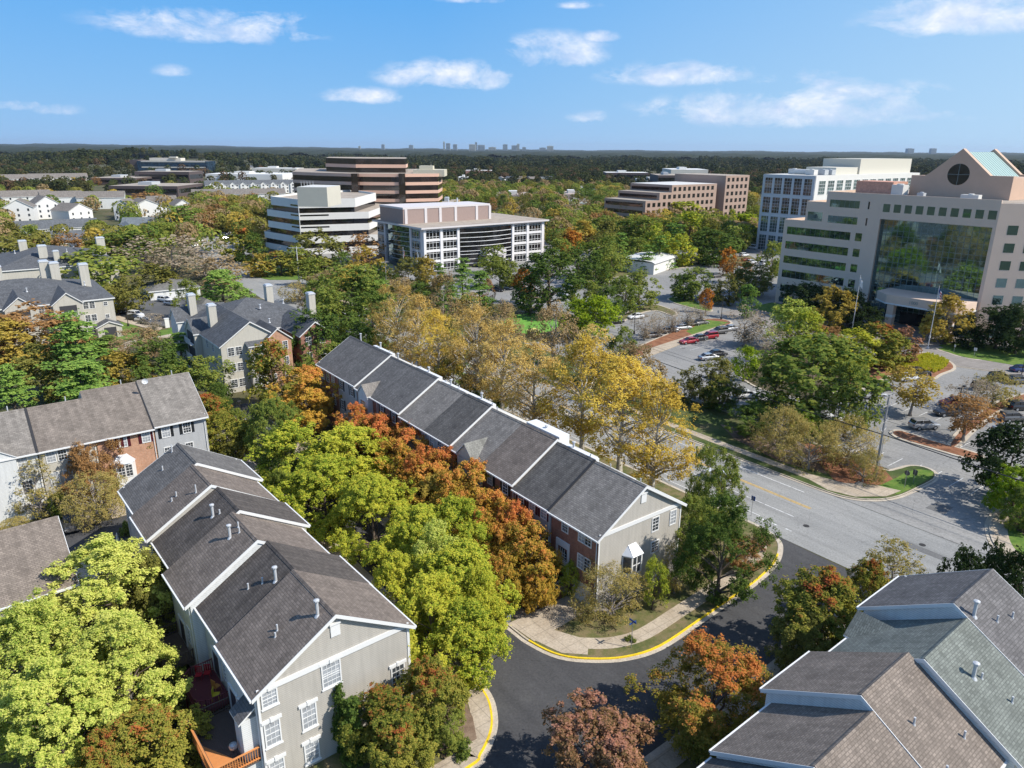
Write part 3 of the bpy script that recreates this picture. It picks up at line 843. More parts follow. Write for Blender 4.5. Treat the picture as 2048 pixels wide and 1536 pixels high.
def townhouse(fr, x0, x1, y0, y1, ze, zr, wall, roof, label, front='-y', frontmat=None, wins=(), gables=(), group=None, pipes=(), over=0.32, ridge_y=None, sidewall=None, extra=None, doors=(), rake=0, roof_shadow=0):
    """one terrace unit; fr = (origin, unit x direction); x along the row, y in depth"""
    (ox, oy), (ux, uy) = fr
    rot = math.atan2(uy, ux)
    root = thing('townhouse', label, 'townhouse', (ox + ux * x0 - uy * y0, oy + uy * x0 + ux * y0, 0), rot, group)
    W, D = x1 - x0, y1 - y0
    ry = D / 2 if ridge_y is None else ridge_y
    e = 0.03; b = 0.12
    mats = [wall, frontmat or wall, sidewall or wall, WHITE]
    m = MB()
    zb = -0.1
    zt = ze - 0.1
    fm = lambda face: 1 if face == front else 0
    m.face([(e, b, zb), (W - e, b, zb), (W - e, b, zt), (e, b, zt)], fm('-y'))
    m.face([(W - e, D - b, zb), (e, D - b, zb), (e, D - b, zt), (W - e, D - b, zt)], fm('+y'))
    m.face([(W - e, b, zb), (W - e, D - b, zb), (W - e, D - b, zt), (W - e, ry, zr - 0.16), (W - e, b, zt)], 2)
    m.face([(e, D - b, zb), (e, b, zb), (e, b, zt), (e, ry, zr - 0.16), (e, D - b, zt)], 2)
    m.build('wall', mats, root)
    # roof: two slopes and a ridge cap
    rl, rh = (-0.30 if '-x' in gables else -0.04), (W + 0.30 if '+x' in gables else W + 0.04)
    k0 = (zr - ze) / ry; k1 = (zr - ze) / (D - ry)
    ra = MB()
    t = 0.16
    ra.slab([(rl, -over, ze - k0 * over + 0.05), (rh, -over, ze - k0 * over + 0.05), (rh, ry, zr), (rl, ry, zr)], t, 0, 1)
    ra.slab([(rl, ry, zr), (rh, ry, zr), (rh, D + over, ze - k1 * over + 0.05), (rl, D + over, ze - k1 * over + 0.05)], t, 0, 1)
    r = ra.build('roof', [roof, WHITE], root)
    c = MB()
    c.slab([(rl + 0.05, ry - 0.20, zr - 0.20 * k0 + 0.05), (rh - 0.05, ry - 0.20, zr - 0.20 * k0 + 0.05), (rh - 0.05, ry, zr + 0.07), (rl + 0.05, ry, zr + 0.07)], 0.04)
    c.slab([(rl + 0.05, ry, zr + 0.07), (rh - 0.05, ry, zr + 0.07), (rh - 0.05, ry + 0.20, zr - 0.20 * k1 + 0.05), (rl + 0.05, ry + 0.20, zr - 0.20 * k1 + 0.05)], 0.04)
    c.build('ridge_cap', roof, r)
    # rake boards, fascia and gutters
    tr = MB()
    for xs, d in ((rl, -1), (rh, 1)):
        if not ((d > 0 and (rake or '+x' in gables)) or (d < 0 and '-x' in gables)): continue
        xa, xb = (xs - 0.035, xs + 0.004) if d < 0 else (xs - 0.004, xs + 0.035)
        for (ya, za, yb, zb2) in ((-over, ze - k0 * over + 0.07, ry, zr + 0.02), (D + over, ze - k1 * over + 0.07, ry, zr + 0.02)):
            pts = [(xa, ya, za), (xb, ya, za), (xb, yb, zb2), (xa, yb, zb2)]
            if ya > yb: pts = pts[::-1]
            tr.slab(pts, 0.30)
    if tr.v: tr.build('rake_board', WHITE, r)
    if roof_shadow:  # dark slab added up the front slope, imitating a parapet's shadow between units
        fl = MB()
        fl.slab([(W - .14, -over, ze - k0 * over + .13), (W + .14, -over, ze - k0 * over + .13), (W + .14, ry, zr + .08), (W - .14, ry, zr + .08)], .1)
        fl.build('shadow_strip', ROOFSHADE, r)
    gt = MB()
    gt.box(rl, rh, -over - 0.13, -over - 0.005, ze - k0 * over - 0.12, ze - k0 * over + 0.03)
    gt.build('gutter', WHITE, root); gt = MB()
    gt.box(rl, rh, D + over + 0.005, D + over + 0.13, ze - k1 * over - 0.12, ze - k1 * over + 0.03)
    gt.build('gutter', WHITE, root)
    for (gx, gy) in ((W - 0.12, D - b + 0.1), (0.12 if '-x' in gables else W - 0.2, b - 0.09)):
        q = MB(); q.tube((gx, gy, ze - 0.1), (gx, gy, 0.2), 0.045, n=6); q.build('downspout', WHITE, root)
    for face in gables:
        g = MB()
        facebox(g, face, b + 0.0, D - b, ze - 0.18, ze + 0.22, -0.02, 0.07, W, D)
        facebox(g, face, b - 0.02, b + 0.14, 0.1, ze - 0.18, -0.02, 0.02, W, D); facebox(g, face, D - b - 0.14, D - b + 0.02, 0.1, ze - 0.18, -0.02, 0.02, W, D)
        facebox(g, face, ry - 0.36, ry + 0.36, zr - 1.9, zr - 0.95, -0.02, 0.05, W, D)
        facebox(g, face, ry - 0.42, ry + 0.42, zr - 0.95, zr - 0.80, -0.02, 0.12, W, D)
        g.build('gable_trim', WHITE, root)
    for wd in wins:
        face, u, z, w, h = wd[:5]
        cols, rows = (wd[5], wd[6]) if len(wd) > 6 else (3, 4)
        st = wd[7] if len(wd) > 7 else ''
        gl = wd[8] if len(wd) > 8 else None
        f = window(root, face, u, z, w, h, W, D, cols, rows, st, off=(-b if face in ('-y', '+y') else -e), glass=gl)
        if 'shut' in st:
            mt = SHUT_RED if 'red' in st else SHUT_BLK
            for s in (-1, 1):
                q = MB(); xx = s * (w / 2 + 0.12 + 0.18)
                q.box(xx - 0.17, xx + 0.17, -0.06, 0.0, -0.08, h + 0.08)
                for k in range(9):
                    zz = (h - 0.1) * k / 9 + 0.05
                    q.box(xx - 0.13, xx + 0.13, -0.075, -0.055, zz, zz + (h / 9) * 0.55)
                q.build('shutter', mt, f)
    for (px_, py_, hh) in pipes:
        zz = zr - abs(py_ - ry) * (k0 if py_ < ry else k1)
        pipe(root, px_, py_, zz, hh, 0.12 if hh > 0.8 else 0.07, hh > 0.8)
    for (face, u, z, w, h, kind) in doors:
        d = MB()
        off = -b
        if kind == 'garage':
            facebox(d, face, u - w / 2, u + w / 2, z, z + h, off, off + 0.05, W, D)
            for k in range(1, 4): facebox(d, face, u - w / 2, u + w / 2, z + h * k / 4 - 0.02, z + h * k / 4 + 0.02, off + 0.05, off + 0.065, W, D)
            facebox(d, face, u - w / 2 - 0.14, u - w / 2 - 0.003, z, z + h + 0.14, off, off + 0.08, W, D); facebox(d, face, u + w / 2 + 0.003, u + w / 2 + 0.14, z, z + h + 0.14, off, off + 0.08, W, D)
            d.build('garage_door', WHITE, root)
        else:
            facebox(d, face, u - w / 2 - 0.2, u - w / 2, z, z + h + 0.2, off, off + 0.10, W, D); facebox(d, face, u + w / 2, u + w / 2 + 0.2, z, z + h + 0.2, off, off + 0.10, W, D)
            facebox(d, face, u - w / 2, u + w / 2, z + h, z + h + 0.2, off, off + 0.10, W, D)
            facebox(d, face, u - w / 2, u + w / 2, z, z + h, off, off + 0.05, W, D, 1)
            o = d.build('door', [WHITE, DOORM], root)
    if extra: extra(root, W, D, ze, zr, roof)
    return root


def front_gable(root, W, D, ze, xc, w, rise, out, roof, wallm, face='-y', over=0.15, kslope=0.6):
    """small cross gable over the eave"""
    def T(u, t, z):   # u along, t outwards
        return {'-y': (u, -t, z), '+y': (u, D + t, z)}[face]
    back = rise / kslope + 0.6
    m = MB()
    a = [T(xc - w / 2, out, ze - 0.1), T(xc + w / 2, out, ze - 0.1), T(xc, out, ze - 0.1 + rise - 0.1)]
    if face == '+y': a = a[::-1]
    m.face(a)
    for s in (-1, 1):
        q = [T(xc + s * w / 2, out, 0.1), T(xc + s * w / 2, -0.1, 0.1), T(xc + s * w / 2, -0.1, ze), T(xc + s * w / 2, out, ze)]
        m.face(q)
    q = [T(xc - w / 2, out, 0.1), T(xc + w / 2, out, 0.1), T(xc + w / 2, out, ze - 0.1), T(xc - w / 2, out, ze - 0.1)]
    m.face(q if face == '-y' else q[::-1])
    m.build('gable_wall', wallm, root)
    r = MB()
    zt = ze + rise
    p0, p1 = T(xc - w / 2 - over, out + over, ze - 0.06), T(xc, out + over, zt)
    p2, p3 = T(xc, -back, zt + 0.001), T(xc - w / 2 - over, -back * 0.08, ze - 0.06)
    f1 = [p0, p1, p2, p3]; f2 = [T(xc + w / 2 + over, out + over, ze - 0.06), T(xc + w / 2 + over, -back * 0.08, ze - 0.06), p2, p1]
    for f in (f1, f2):
        nrm = (Vector(f[1]) - Vector(f[0])).cross(Vector(f[2]) - Vector(f[0]))
        r.slab(f if nrm.z > 0 else f[::-1], 0.12, 0, 1)
    r.build('gable_roof', [roof, WHITE], root)


# ================================================================== middle row (between the maples and the main road)
FM = ((8.2, 60.3), (0.604, -0.797))
def W2(face, us, z, w, h, st='', cols=3, rows=4, gl=None): return [(face, u, z, w, h, cols, rows, st, gl) for u in us]

def brick_front(root, W, D, ze, zr, roof):
    # white arched entry surround two storeys high, steps and railing
    e = MB(); x0, x1 = W - 6.0, W - 4.05
    e.box(x0, x0 + 0.22, -0.02, 0.14, 0.9, 5.6); e.box(x1 - 0.22, x1, -0.02, 0.14, 0.9, 5.6)
    e.box(x0 + 0.22, x1 - 0.22, -0.018, 0.14, 4.9, 5.6); e.box(x0 + 0.22, x1 - 0.22, -0.018, 0.14, 2.95, 3.45)
    e.build('entry_surround', WHITE, root)
    a = MB(); xc = (x0 + x1) / 2
    a.face([(xc - 0.62, 0.05, 3.45), (xc + 0.62, 0.05, 3.45)] + [(xc + 0.62 * math.cos(t), 0.05, 4.2 + 0.62 * math.sin(t)) for t in [i * math.pi / 10 for i in range(11)]])
    w = a.build('arched_window', GLASS, root)
    b2 = MB()
    for k in range(1, 4): b2.box(xc - 0.62 + k * 0.31 - 0.02, xc - 0.62 + k * 0.31 + 0.02, 0.0, 0.04, 3.45, 4.72)
    for k in range(3): b2.box(xc - 0.62, xc + 0.62, 0.0, 0.038, 3.6 + k * 0.32, 3.63 + k * 0.32)
    b2.build('muntins', WHITE, w)
    d = MB(); d.box(xc - 0.75, xc + 0.75, 0.02, 0.06, 0.9, 2.95); d.build('door', DOORM, root)
    s = MB()
    for k in range(6): s.box(xc - 0.7, xc + 0.7, -0.3 * (6 - k) - 0.6, -0.3 * (5 - k) - 0.6, 0.1, 0.25 + k * 0.13)
    s.box(xc - 0.7, xc + 0.7, -0.6, 0.1, 0.1, 0.92)
    s.build('front_steps', CONC, root)
    rl = MB()
    for sx in (-0.72, 0.72):
        rl.tube((xc + sx, -2.4, 1.05), (xc + sx, -0.6, 1.85), 0.04); rl.tube((xc + sx, -0.6, 1.85), (xc + sx, 0, 1.85), 0.04)
        for k in range(9):
            y = -2.4 + k * 0.27; rl.tube((xc + sx, y, 0.3 + max(0, min(1, (y + 2.4) / 1.8)) * 0.7), (xc + sx, y, 1.05 + min(1, (y + 2.4) / 1.8) * 0.8), 0.018, n=4)
    rl.build('railing', WHITE, root)
    # bay window with metal roof on the gable side
    m = MB(); y0, y1 = 3.5, 5.9
    poly = [(W - 0.05, y0), (W + 0.75, y0 + 0.55), (W + 0.75, y1 - 0.55), (W - 0.05, y1)]
    m.prism(poly, 2.6, 3.15); m.prism([(x + (0.04 if x > W else 0), y) for x, y in poly], 4.95, 5.15)
    for i in range(4):
        p = poly[i]; m.box(p[0] - 0.07, p[0] + 0.07, p[1] - 0.07, p[1] + 0.07, 3.15, 4.95)
    m.box(W + 0.70, W + 0.78, (y0 + y1) / 2 - 0.05, (y0 + y1) / 2 + 0.05, 3.15, 4.95)
    m.box(W + 0.66, W + 0.76, y0 + 0.5, y1 - 0.5, 4.0, 4.06)
    bay = m.build('bay_window', WHITE, root)
    g = MB(); g.prism([(W - 0.04, y0 + 0.05), (W + 0.70, y0 + 0.58), (W + 0.70, y1 - 0.58), (W - 0.04, y1 - 0.05)], 3.14, 4.96); g.build('pane', GLASS, bay)
    q = MB(); P = [(W - 0.05, y0 - 0.15), (W + 0.95, y0 + 0.45), (W + 0.95, y1 - 0.45), (W - 0.05, y1 + 0.15)]
    T1, T2 = (W - 0.02, y0 + 0.7, 6.0), (W - 0.02, y1 - 0.7, 6.0)
    q.face([(*P[0], 5.15), (*P[1], 5.15), T1]); q.face([(*P[1], 5.15), (*P[2], 5.15), T2, T1]); q.face([(*P[2], 5.15), (*P[3], 5.15), T2])
    for k in range(6):
        yy = y0 + 0.5 + (y1 - y0 - 1.0) * k / 5
        q.slab([(W + 0.95, yy - 0.02, 5.19), (W + 0.95, yy + 0.02, 5.19), (W, y0 + 0.7 + (y1 - y0 - 1.4) * k / 5 + 0.02, 6.04), (W, y0 + 0.7 + (y1 - y0 - 1.4) * k / 5 - 0.02, 6.04)], 0.03)
    q.build('bay_roof', METALW, bay)

gM = 'terraced houses of the middle row along the main road'
top = 6.72
M = {}
townhouse(FM, -6.95, 0, 0, 11.9, 8.30, 12.05, SID_GREIGE, SH_GREY, 'brick-fronted end townhouse with grey gable and white bay window at the street corner', frontmat=BRICK, sidewall=SID_GREIGE, gables=('+x',), group=gM, extra=brick_front,
          wins=W2('-y', [2.15], top, 0.8, 1.28) + W2('-y', [4.6, 5.5], top, 0.82, 1.35, cols=2) + W2('-y', [4.6, 5.5], 3.8, 0.82, 1.42, cols=2) + W2('+x', [7.95], 6.4, 0.85, 1.45, cols=2) + W2('+x', [10.6], 6.3, 0.8, 1.5, cols=2) + W2('+x', [8.1], 3.9, 1.0, 1.2, cols=2) + W2('+x', [8.2], 1.0, 0.9, 1.2, cols=2),
          doors=[('-y', 4.9, 0.12, 2.3, 2.15, 'garage')], pipes=[(1.2, 7.0, 0.5), (5.0, 7.5, 0.5)])
def dorm(xc, w, rise, out, roofm, wm):
    return lambda root, W, D, ze, zr, roof: front_gable(root, W, D, ze, xc, w, rise, out, roofm, wm)
def rearbox(root, W, D, ze, zr, roof, big=True):
    m = MB()
    if big: m.box(0.1, W - .1, D / 2 + .4, D / 2 + 1.9, zr - 1.3, zr + .08)
    else: m.box(0.25, W - .25, D / 2 + .35, D / 2 + .85, zr - .6, zr - .06)
    m.build('rear_dormer', WHITE, root)
def rs_(*a): rearbox(*a, big=False)
townhouse(FM, -13.05, -7.0, 0, 11.9, 8.38, 12.10, SID_GREY, SH_CHAR, 'grey townhouse with burgundy shutters next to the brick end house', roof_shadow=1, group=gM, extra=rs_,
          wins=W2('-y', [1.1, 3.0, 4.9], top, 0.85, 1.35, 'shutred', cols=2) + W2('-y', [1.1, 3.0, 4.9], 3.9, 0.85, 1.5, 'shutred', cols=2), doors=[('-y', 4.3, 0.12, 2.3, 2.15, 'garage'), ('-y', 1.6, 0.6, 0.95, 2.1, 'door')], pipes=[(2.0, 6.6, 0.9), (4.9, 6.4, .5)])
townhouse(FM, -19.2, -13.1, 0, 11.9, 8.85, 12.50, SID_BEIGE, SH_BROWN, 'brown-roofed townhouse left of the burgundy-shuttered one behind the red maples', frontmat=BRICK, rake=1, group=gM, wins=W2('-y', [1.5, 4.4], top + .2, 0.85, 1.35, 'shutblack', cols=2) + W2('-y', [1.5, 4.4], 3.9, 0.85, 1.5, 'shutblack', cols=2), doors=[('-y', 4.3, 0.12, 2.3, 2.15, 'garage')], pipes=[(3, 7, .9)], extra=rearbox, gables=())
townhouse(FM, -25.5, -19.25, 0, 11.9, 8.85, 12.50, SID_GREIGE, SH_GREY, 'townhouse with grey roof and small light-grey front gable in the middle row', group=gM, wins=W2('-y', [1.2], top + .2, 0.85, 1.35, 'shutred', cols=2) + W2('-y', [5.6], top + .2, 0.7, 1.3, cols=2), extra=dorm(3.6, 3.4, 1.75, 0.45, m_shingle('shingle_pale', (0.27, 0.265, 0.235)), SID_GREIGE), pipes=[(0.5, 6.4, .5)])
townhouse(FM, -31.6, -25.55, 0, 11.9, 9.15, 12.80, SID_GREY, SH_CHAR, 'townhouse with dark charcoal roof left of the light-grey front gable', rake=1, group=gM, extra=rs_, wins=W2('-y', [1.2, 3.1, 5.0], top + .4, 0.85, 1.35, cols=2) + W2('-y', [1.2, 5.0], 4.1, 0.85, 1.4, cols=2), pipes=[(3, 6.6, 1.0), (5.6, 6.4, .5)])
townhouse(FM, -38.1, -31.65, 0, 11.9, 9.15, 12.80, SID_GREY, SH_GREY, 'grey-roofed townhouse between two white roof edges halfway along the middle row', group=gM, extra=rs_, wins=W2('-y', [1.2, 3.1, 5.0], top + .4, 0.85, 1.35, cols=2) + W2('-y', [1.2, 5.0], 4.1, 0.85, 1.4, cols=2), pipes=[(1.0, 6.6, .6), (2.4, 6.5, .9), (4.4, 6.5, .6)])
townhouse(FM, -44.9, -38.15, 0, 11.9, 9.5, 13.15, SID_GREY, SH_SLATE, 'slate-roofed townhouse with brick front right of the small dormer gable', frontmat=BRICK, rake=1, group=gM, extra=rs_, wins=W2('-y', [1.2, 4.6], top + .6, 0.85, 1.35, 'shutblack', cols=2) + W2('-y', [3.0], 4.1, 0.85, 1.4, cols=2), pipes=[(1.0, 6.6, .6), (3.4, 6.5, .9)])
townhouse(FM, -51.6, -44.95, 0, 11.9, 9.5, 13.15, SID_WHITE, SH_SLATE, 'slate-roofed townhouse with projecting white bay and small front gable', frontmat=BRICK, group=gM, wins=W2('-y', [0.9], top + .6, 0.8, 1.35, cols=2) + W2('-y', [0.9], 4.2, 0.8, 1.4, cols=2), extra=lambda root, W, D, ze, zr, roof: (front_gable(root, W, D, ze, 3.6, 2.9, 1.4, 0.7, SH_GREY, SID_WHITE), window(root, '-y', 3.6, 7.0, 1.5, 1.5, W, D, 4, 4, '', off=0.7), window(root, '-y', 3.6, 3.6, 1.5, 1.7, W, D, 4, 4, '', off=0.7)), pipes=[(1.0, 6.6, .9), (5.4, 6.5, .6)])
townhouse(FM, -58.4, -51.65, 0, 11.9, 9.75, 13.4, SID_GREY, SH_SLATE, 'slate-roofed townhouse with black shutters, second from the far end of its row', rake=1, group=gM, extra=rs_, wins=W2('-y', [1.3, 4.9], top + .8, 0.95, 1.4, 'shutblack', cols=2) + W2('-y', [1.3, 4.9], 4.3, 0.95, 1.5, 'shutblack', cols=2), doors=[('-y', 5.0, 0.12, 2.3, 2.15, 'garage')], pipes=[(2.0, 6.7, 1.1), (5.4, 6.5, .6)])
townhouse(FM, -65.4, -58.45, 0, 11.9, 9.75, 13.4, BRICK, SH_SLATE, 'slate-roofed brick townhouse at the far end of the middle row', group=gM, gables=('-x',), wins=W2('-y', [1.3, 3.2, 5.2], top + .8, 0.9, 1.4, cols=2) + W2('-y', [1.3, 5.2], 4.3, 0.95, 1.5, cols=2), pipes=[(2.0, 6.7, 1.1)])
for (pxx, pyy) in []: pass

# ================================================================== left row (foreground)
FL_ = ((-16.8, 39.6), (0.634, -0.773))
gL = 'terraced houses of the foreground row with back decks'

def deck(root, x0, x1, dep, z, mat, matr=None, cut=0.0, name='deck', side=-1, posts=True, newcorner=False):
    """timber deck on the -y side; posts, boards, rails with balusters"""
    matr = matr or mat
    P = [(x0, 0.0), (x0, -dep + cut), (x0 + cut, -dep), (x1 - (0.6 if cut else 0), -dep), (x1, -dep + (0.6 if cut else 0)), (x1, 0.0)] if cut else [(x0, 0.0), (x0, -dep), (x1, -dep), (x1, 0.0)]
    m = MB()
    m.prism(P, z - 0.22, z - 0.06)
    n = int((x1 - x0) / 0.16)
    for k in range(n):
        xa = x0 + (x1 - x0) * k / n; xb = xa + (x1 - x0) / n - 0.018
        yl = -dep
        if cut: yl = -dep + max(0, cut - (xa - x0)) + (max(0, xb - (x1 - 0.6)))
        m.box(xa, xb, yl + 0.02, -0.0, z - 0.058, z)
    for p in P[1:-1] + [((x0 + x1) / 2, -dep)]:
        m.box(p[0] - 0.07, p[0] + 0.07, p[1] - 0.005, p[1] + 0.14, 0.0, z - 0.22)
    d = m.build(name, mat, root)
    rr = MB()
    for i in range(len(P) - 1):
        a, b = Vector((*P[i], 0)), Vector((*P[i + 1], 0))
        L = (b - a).length; dr = (b - a) / L
        nrm = Vector((-dr.y, dr.x, 0)) * 0.05
        for zz, tt in ((1.0, 0.05), (0.14, 0.04)):
            q = [a - nrm, b - nrm, b + nrm, a + nrm]
            q = [(v.x, v.y, z + zz) for v in q]
            rr.slab(q, tt)
        k = int(L / 0.17)
        for j in range(k + 1):
            c = a + dr * (L * j / max(1, k)); w = 0.045 if j in (0, k) else 0.02
            rr.box(c.x - w, c.x + w, c.y - w, c.y + w, z, z + (1.06 if j in (0, k) else 0.95))
    rr.build('railing', matr, d)
    return d


def left_end(root, W, D, ze, zr, roof):
    # brown deck (repaired corner in new wood) and the chimney-like bump-out with its own roof
    d = deck(root, 0.5, 6.6, 3.1, 2.75, WOOD_OLD)
    t = MB(); t.slab([(2.4, -3.14, 2.775), (6.62, -3.14, 2.775), (6.62, -0.9, 2.775)], 0.02); 
    for k in range(12):
        x = 2.4 + k * 0.35
        t.slab([(x, -3.16, 2.782), (x + .02, -3.16, 2.782), (x + .02, -3.14 + (x - 2.4) * 0.53, 2.782), (x, -3.14 + (x - 2.4) * 0.53, 2.782)], 0.01)
    t.build('new_boards', WOOD_NEW, d)
    r = MB()
    for zz in (1.07, 0.16): r.box(2.2, 6.72, -3.24, -3.10, 2.75 + zz - 0.05, 2.75 + zz); r.box(6.60, 6.74, -3.24, -0.05, 2.75 + zz - 0.05, 2.75 + zz)
    for k in range(27): r.box(2.25 + k * 0.165, 2.29 + k * 0.165, -3.2, -3.15, 2.75, 3.78)
    for k in range(18): r.box(6.64, 6.69, -3.1 + k * 0.17, -3.06 + k * 0.17, 2.75, 3.78)
    r.build('new_railing', WOOD_NEW, d)
    m = MB()
    m.box(4.85, 6.35, -0.95, 0.12, 0.1, 6.1)
    m.build('bump_out', wall_of['white'], root)
    q = MB(); q.slab([(4.7, -1.15, 6.1), (6.5, -1.15, 6.1), (6.5, 0.12, 7.0), (4.7, 0.12, 7.0)], 0.14, 0, 1)
    q.build('bump_roof', [SH_LEAD, WHITE], root)
wall_of = {'white': SID_WHITE}

L = FL_
townhouse(L, -6.95, 0, -0.25, 11.75, 8.35, 12.05, SID_WHITE, SH_BROWN, 'end townhouse with greige gable wall and brown roof in the left foreground', sidewall=SID_GREIGE, gables=('+x',), group=gL, extra=left_end,
          wins=W2('+x', [0.95], 6.95, 0.95, 1.15, 'header', gl=GLASSB) + W2('+x', [0.9], 3.7, 0.95, 1.85, 'header', gl=GLASSB) + W2('+x', [3.55], 3.6, 0.95, 1.85, 'header', gl=GLASSB) + W2('+x', [5.45], 6.25, 1.3, 1.85, 'header', 4, 5, GLASSB) + W2('+x', [10.8], 3.3, 1.0, 1.8, 'header') + W2('+x', [0.9, 3.5], 0.6, 0.95, 1.6, 'header', gl=GLASSB)
          + W2('-y', [1.6, 2.6], 6.8, 0.75, 1.3, cols=2) + W2('-y', [2.6], 3.6, 0.8, 1.3, cols=2) + W2('-y', [6.0], 6.6, 0.8, 1.4, cols=2),
          doors=[('-y', 1.5, 2.78, 1.5, 2.1, 'door'), ('-y', 4.2, 2.78, 1.0, 2.1, 'door')], pipes=[(5.9, 5.25, 1.15), (3.9, 3.0, 0.5), (4.25, 2.7, 0.35)])
def ex2(root, W, D, ze, zr, roof):
    deck(root, 1.4, 5.9, 2.5, 2.75, WOOD_RED, cut=0.8)
townhouse(L, -13.0, -7.0, 0.15, 12.0, 8.05, 11.7, SID_WHITE, SH_DARK, 'dark-roofed townhouse with burgundy deck, second from the near end', group=gL, extra=ex2, wins=W2('-y', [1.3, 4.2], 6.7, 0.8, 1.25, cols=2) + W2('-y', [4.6], 3.6, 0.8, 1.4, cols=2), doors=[('-y', 2.4, 2.78, 1.5, 2.1, 'door')], pipes=[(4.9, 4.6, 1.15), (3.1, 3.0, 0.5), (3.9, 3.9, 0.5)])
def porch(root, W, D, ze, zr, roof):
    front_gable(root, W, D, ze, 3.4, 4.6, 1.6, 0.8, m_shingle('shingle_greyish', (0.17, 0.15, 0.13)), SID_BEIGE, face='+y')
townhouse(L, -19.2, -13.05, -0.65, 11.2, 8.4, 12.05, SID_WHITE, SH_BROWN, 'brown-roofed townhouse with wide white roof edge, third from the near end', rake=1, group=gL, extra=lambda *a: deck(a[0], 0.6, 5.2, 2.4, 2.6, WOOD_OLD), wins=W2('-y', [1.4, 4.3], 6.9, 0.8, 1.3, cols=2) + W2('-y', [4.4], 3.7, 0.8, 1.4, cols=2), doors=[('-y', 2.4, 2.63, 1.5, 2.1, 'door')], pipes=[(3.0, 4.7, 1.1), (2.6, 5.6, 0.45), (3.4, 5.4, .45)])
townhouse(L, -25.2, -19.25, 0.0, 12.0, 8.45, 12.0, SID_BEIGE, SH_DARK, 'dark-roofed townhouse in the middle of the foreground row', rake=1, group=gL, extra=lambda *a: deck(a[0], 0.6, 5.0, 2.6, 2.7, WOOD_OLD), wins=W2('-y', [1.4, 4.3], 6.7, 0.8, 1.25, cols=2) + W2('-y', [4.4], 3.6, 0.8, 1.4, cols=2), doors=[('-y', 2.4, 2.73, 1.5, 2.1, 'door')], pipes=[(3.7, 4.3, 1.1), (4.1, 4.8, 0.4)])
townhouse(L, -31.1, -25.25, -0.45, 11.4, 8.78, 12.4, SID_GREIGE, SH_BROWN, 'brown-roofed townhouse next to the slate one at the far end of its row', rake=1, group=gL, extra=lambda *a: deck(a[0], 0.6, 5.2, 2.6, 2.7, WOOD_OLD), wins=W2('-y', [1.4, 4.3], 6.9, 0.8, 1.3, cols=2) + W2('-y', [4.4], 3.7, 0.8, 1.4, cols=2), doors=[('-y', 2.4, 2.73, 1.5, 2.1, 'door')], pipes=[(5.1, 4.7, .8), (3.0, 3.4, 0.45), (3.2, 2.9, .35)])
townhouse(L, -37.5, -31.15, -0.1, 12.0, 8.85, 12.45, SID_GREIGE, SH_SLATE, 'slate-grey-roofed townhouse at the far end of the foreground row', rake=1, group=gL, gables=('-x',), wins=W2('-y', [1.4, 4.3], 6.9, 0.8, 1.3, cols=2) + W2('-x', [3, 8], 6.8, 0.9, 1.4, cols=2), pipes=[(0.6, 5.2, .8), (2.6, 3.6, 0.45)])

# ================================================================== right row (bottom right), x runs from near-right to ... along -u
FR = ((9.7, 33.6), (-0.78, -0.626))
gR = 'terraced houses in the bottom right corner'
townhouse(FR, -2.9, 3.6, 0.9, 12.7, 7.95, 11.6, SID_WHITE, SH_CHAR, 'dark-roofed townhouse cut by the bottom edge right of centre', group=gR, pipes=[(1.0, 7.2, .8)])
townhouse(FR, -9.4, -2.95, 0.75, 12.5, 8.35, 11.95, SID_WHITE, SH_TAN, 'tan-roofed townhouse one step below the tan one with the shaded white wall', rake=1, group=gR, pipes=[(5.3, 6.9, .6), (2.5, 8.5, .45)])
townhouse(FR, -15.55, -9.45, -0.1, 11.7, 8.9, 12.5, SID_WHITE, SH_TAN, 'tan-roofed townhouse standing above its two neighbours in the right row', rake=1, group=gR, pipes=[(4.2, 8.3, .5), (1.5, 10.2, .5), (5.0, 10.6, .7)], wins=W2('+y', [1.5, 4], 6.5, .8, 1.4))
def greenx(root, W, D, ze, zr, roof): front_gable(root, W, D, ze, 1.6, 3.1, 1.35, 0.5, SH_GREEN, SID_WHITE)
townhouse(FR, -22.3, -15.6, 0.85, 12.6, 9.0, 12.6, SID_WHITE, SH_GREEN, 'grey-green-roofed townhouse with a small front gable', rake=1, group=gR, extra=greenx, pipes=[(4.2, 8.0, 1.0), (3.6, 8.3, .4), (3.0, 10.0, .45)], wins=W2('+y', [1.5, 4], 6.5, .8, 1.4), gables=())
townhouse(FR, -29.0, -22.35, -0.15, 11.6, 9.65, 13.25, SID_WHITE, SH_LEAD, 'lead-grey-roofed end townhouse nearest the main road on the right', rake=1, group=gR, gables=('-x',), pipes=[(6.0, 7.0, 1.1), (4.4, 8.0, .5), (2.6, 8.4, .45)])

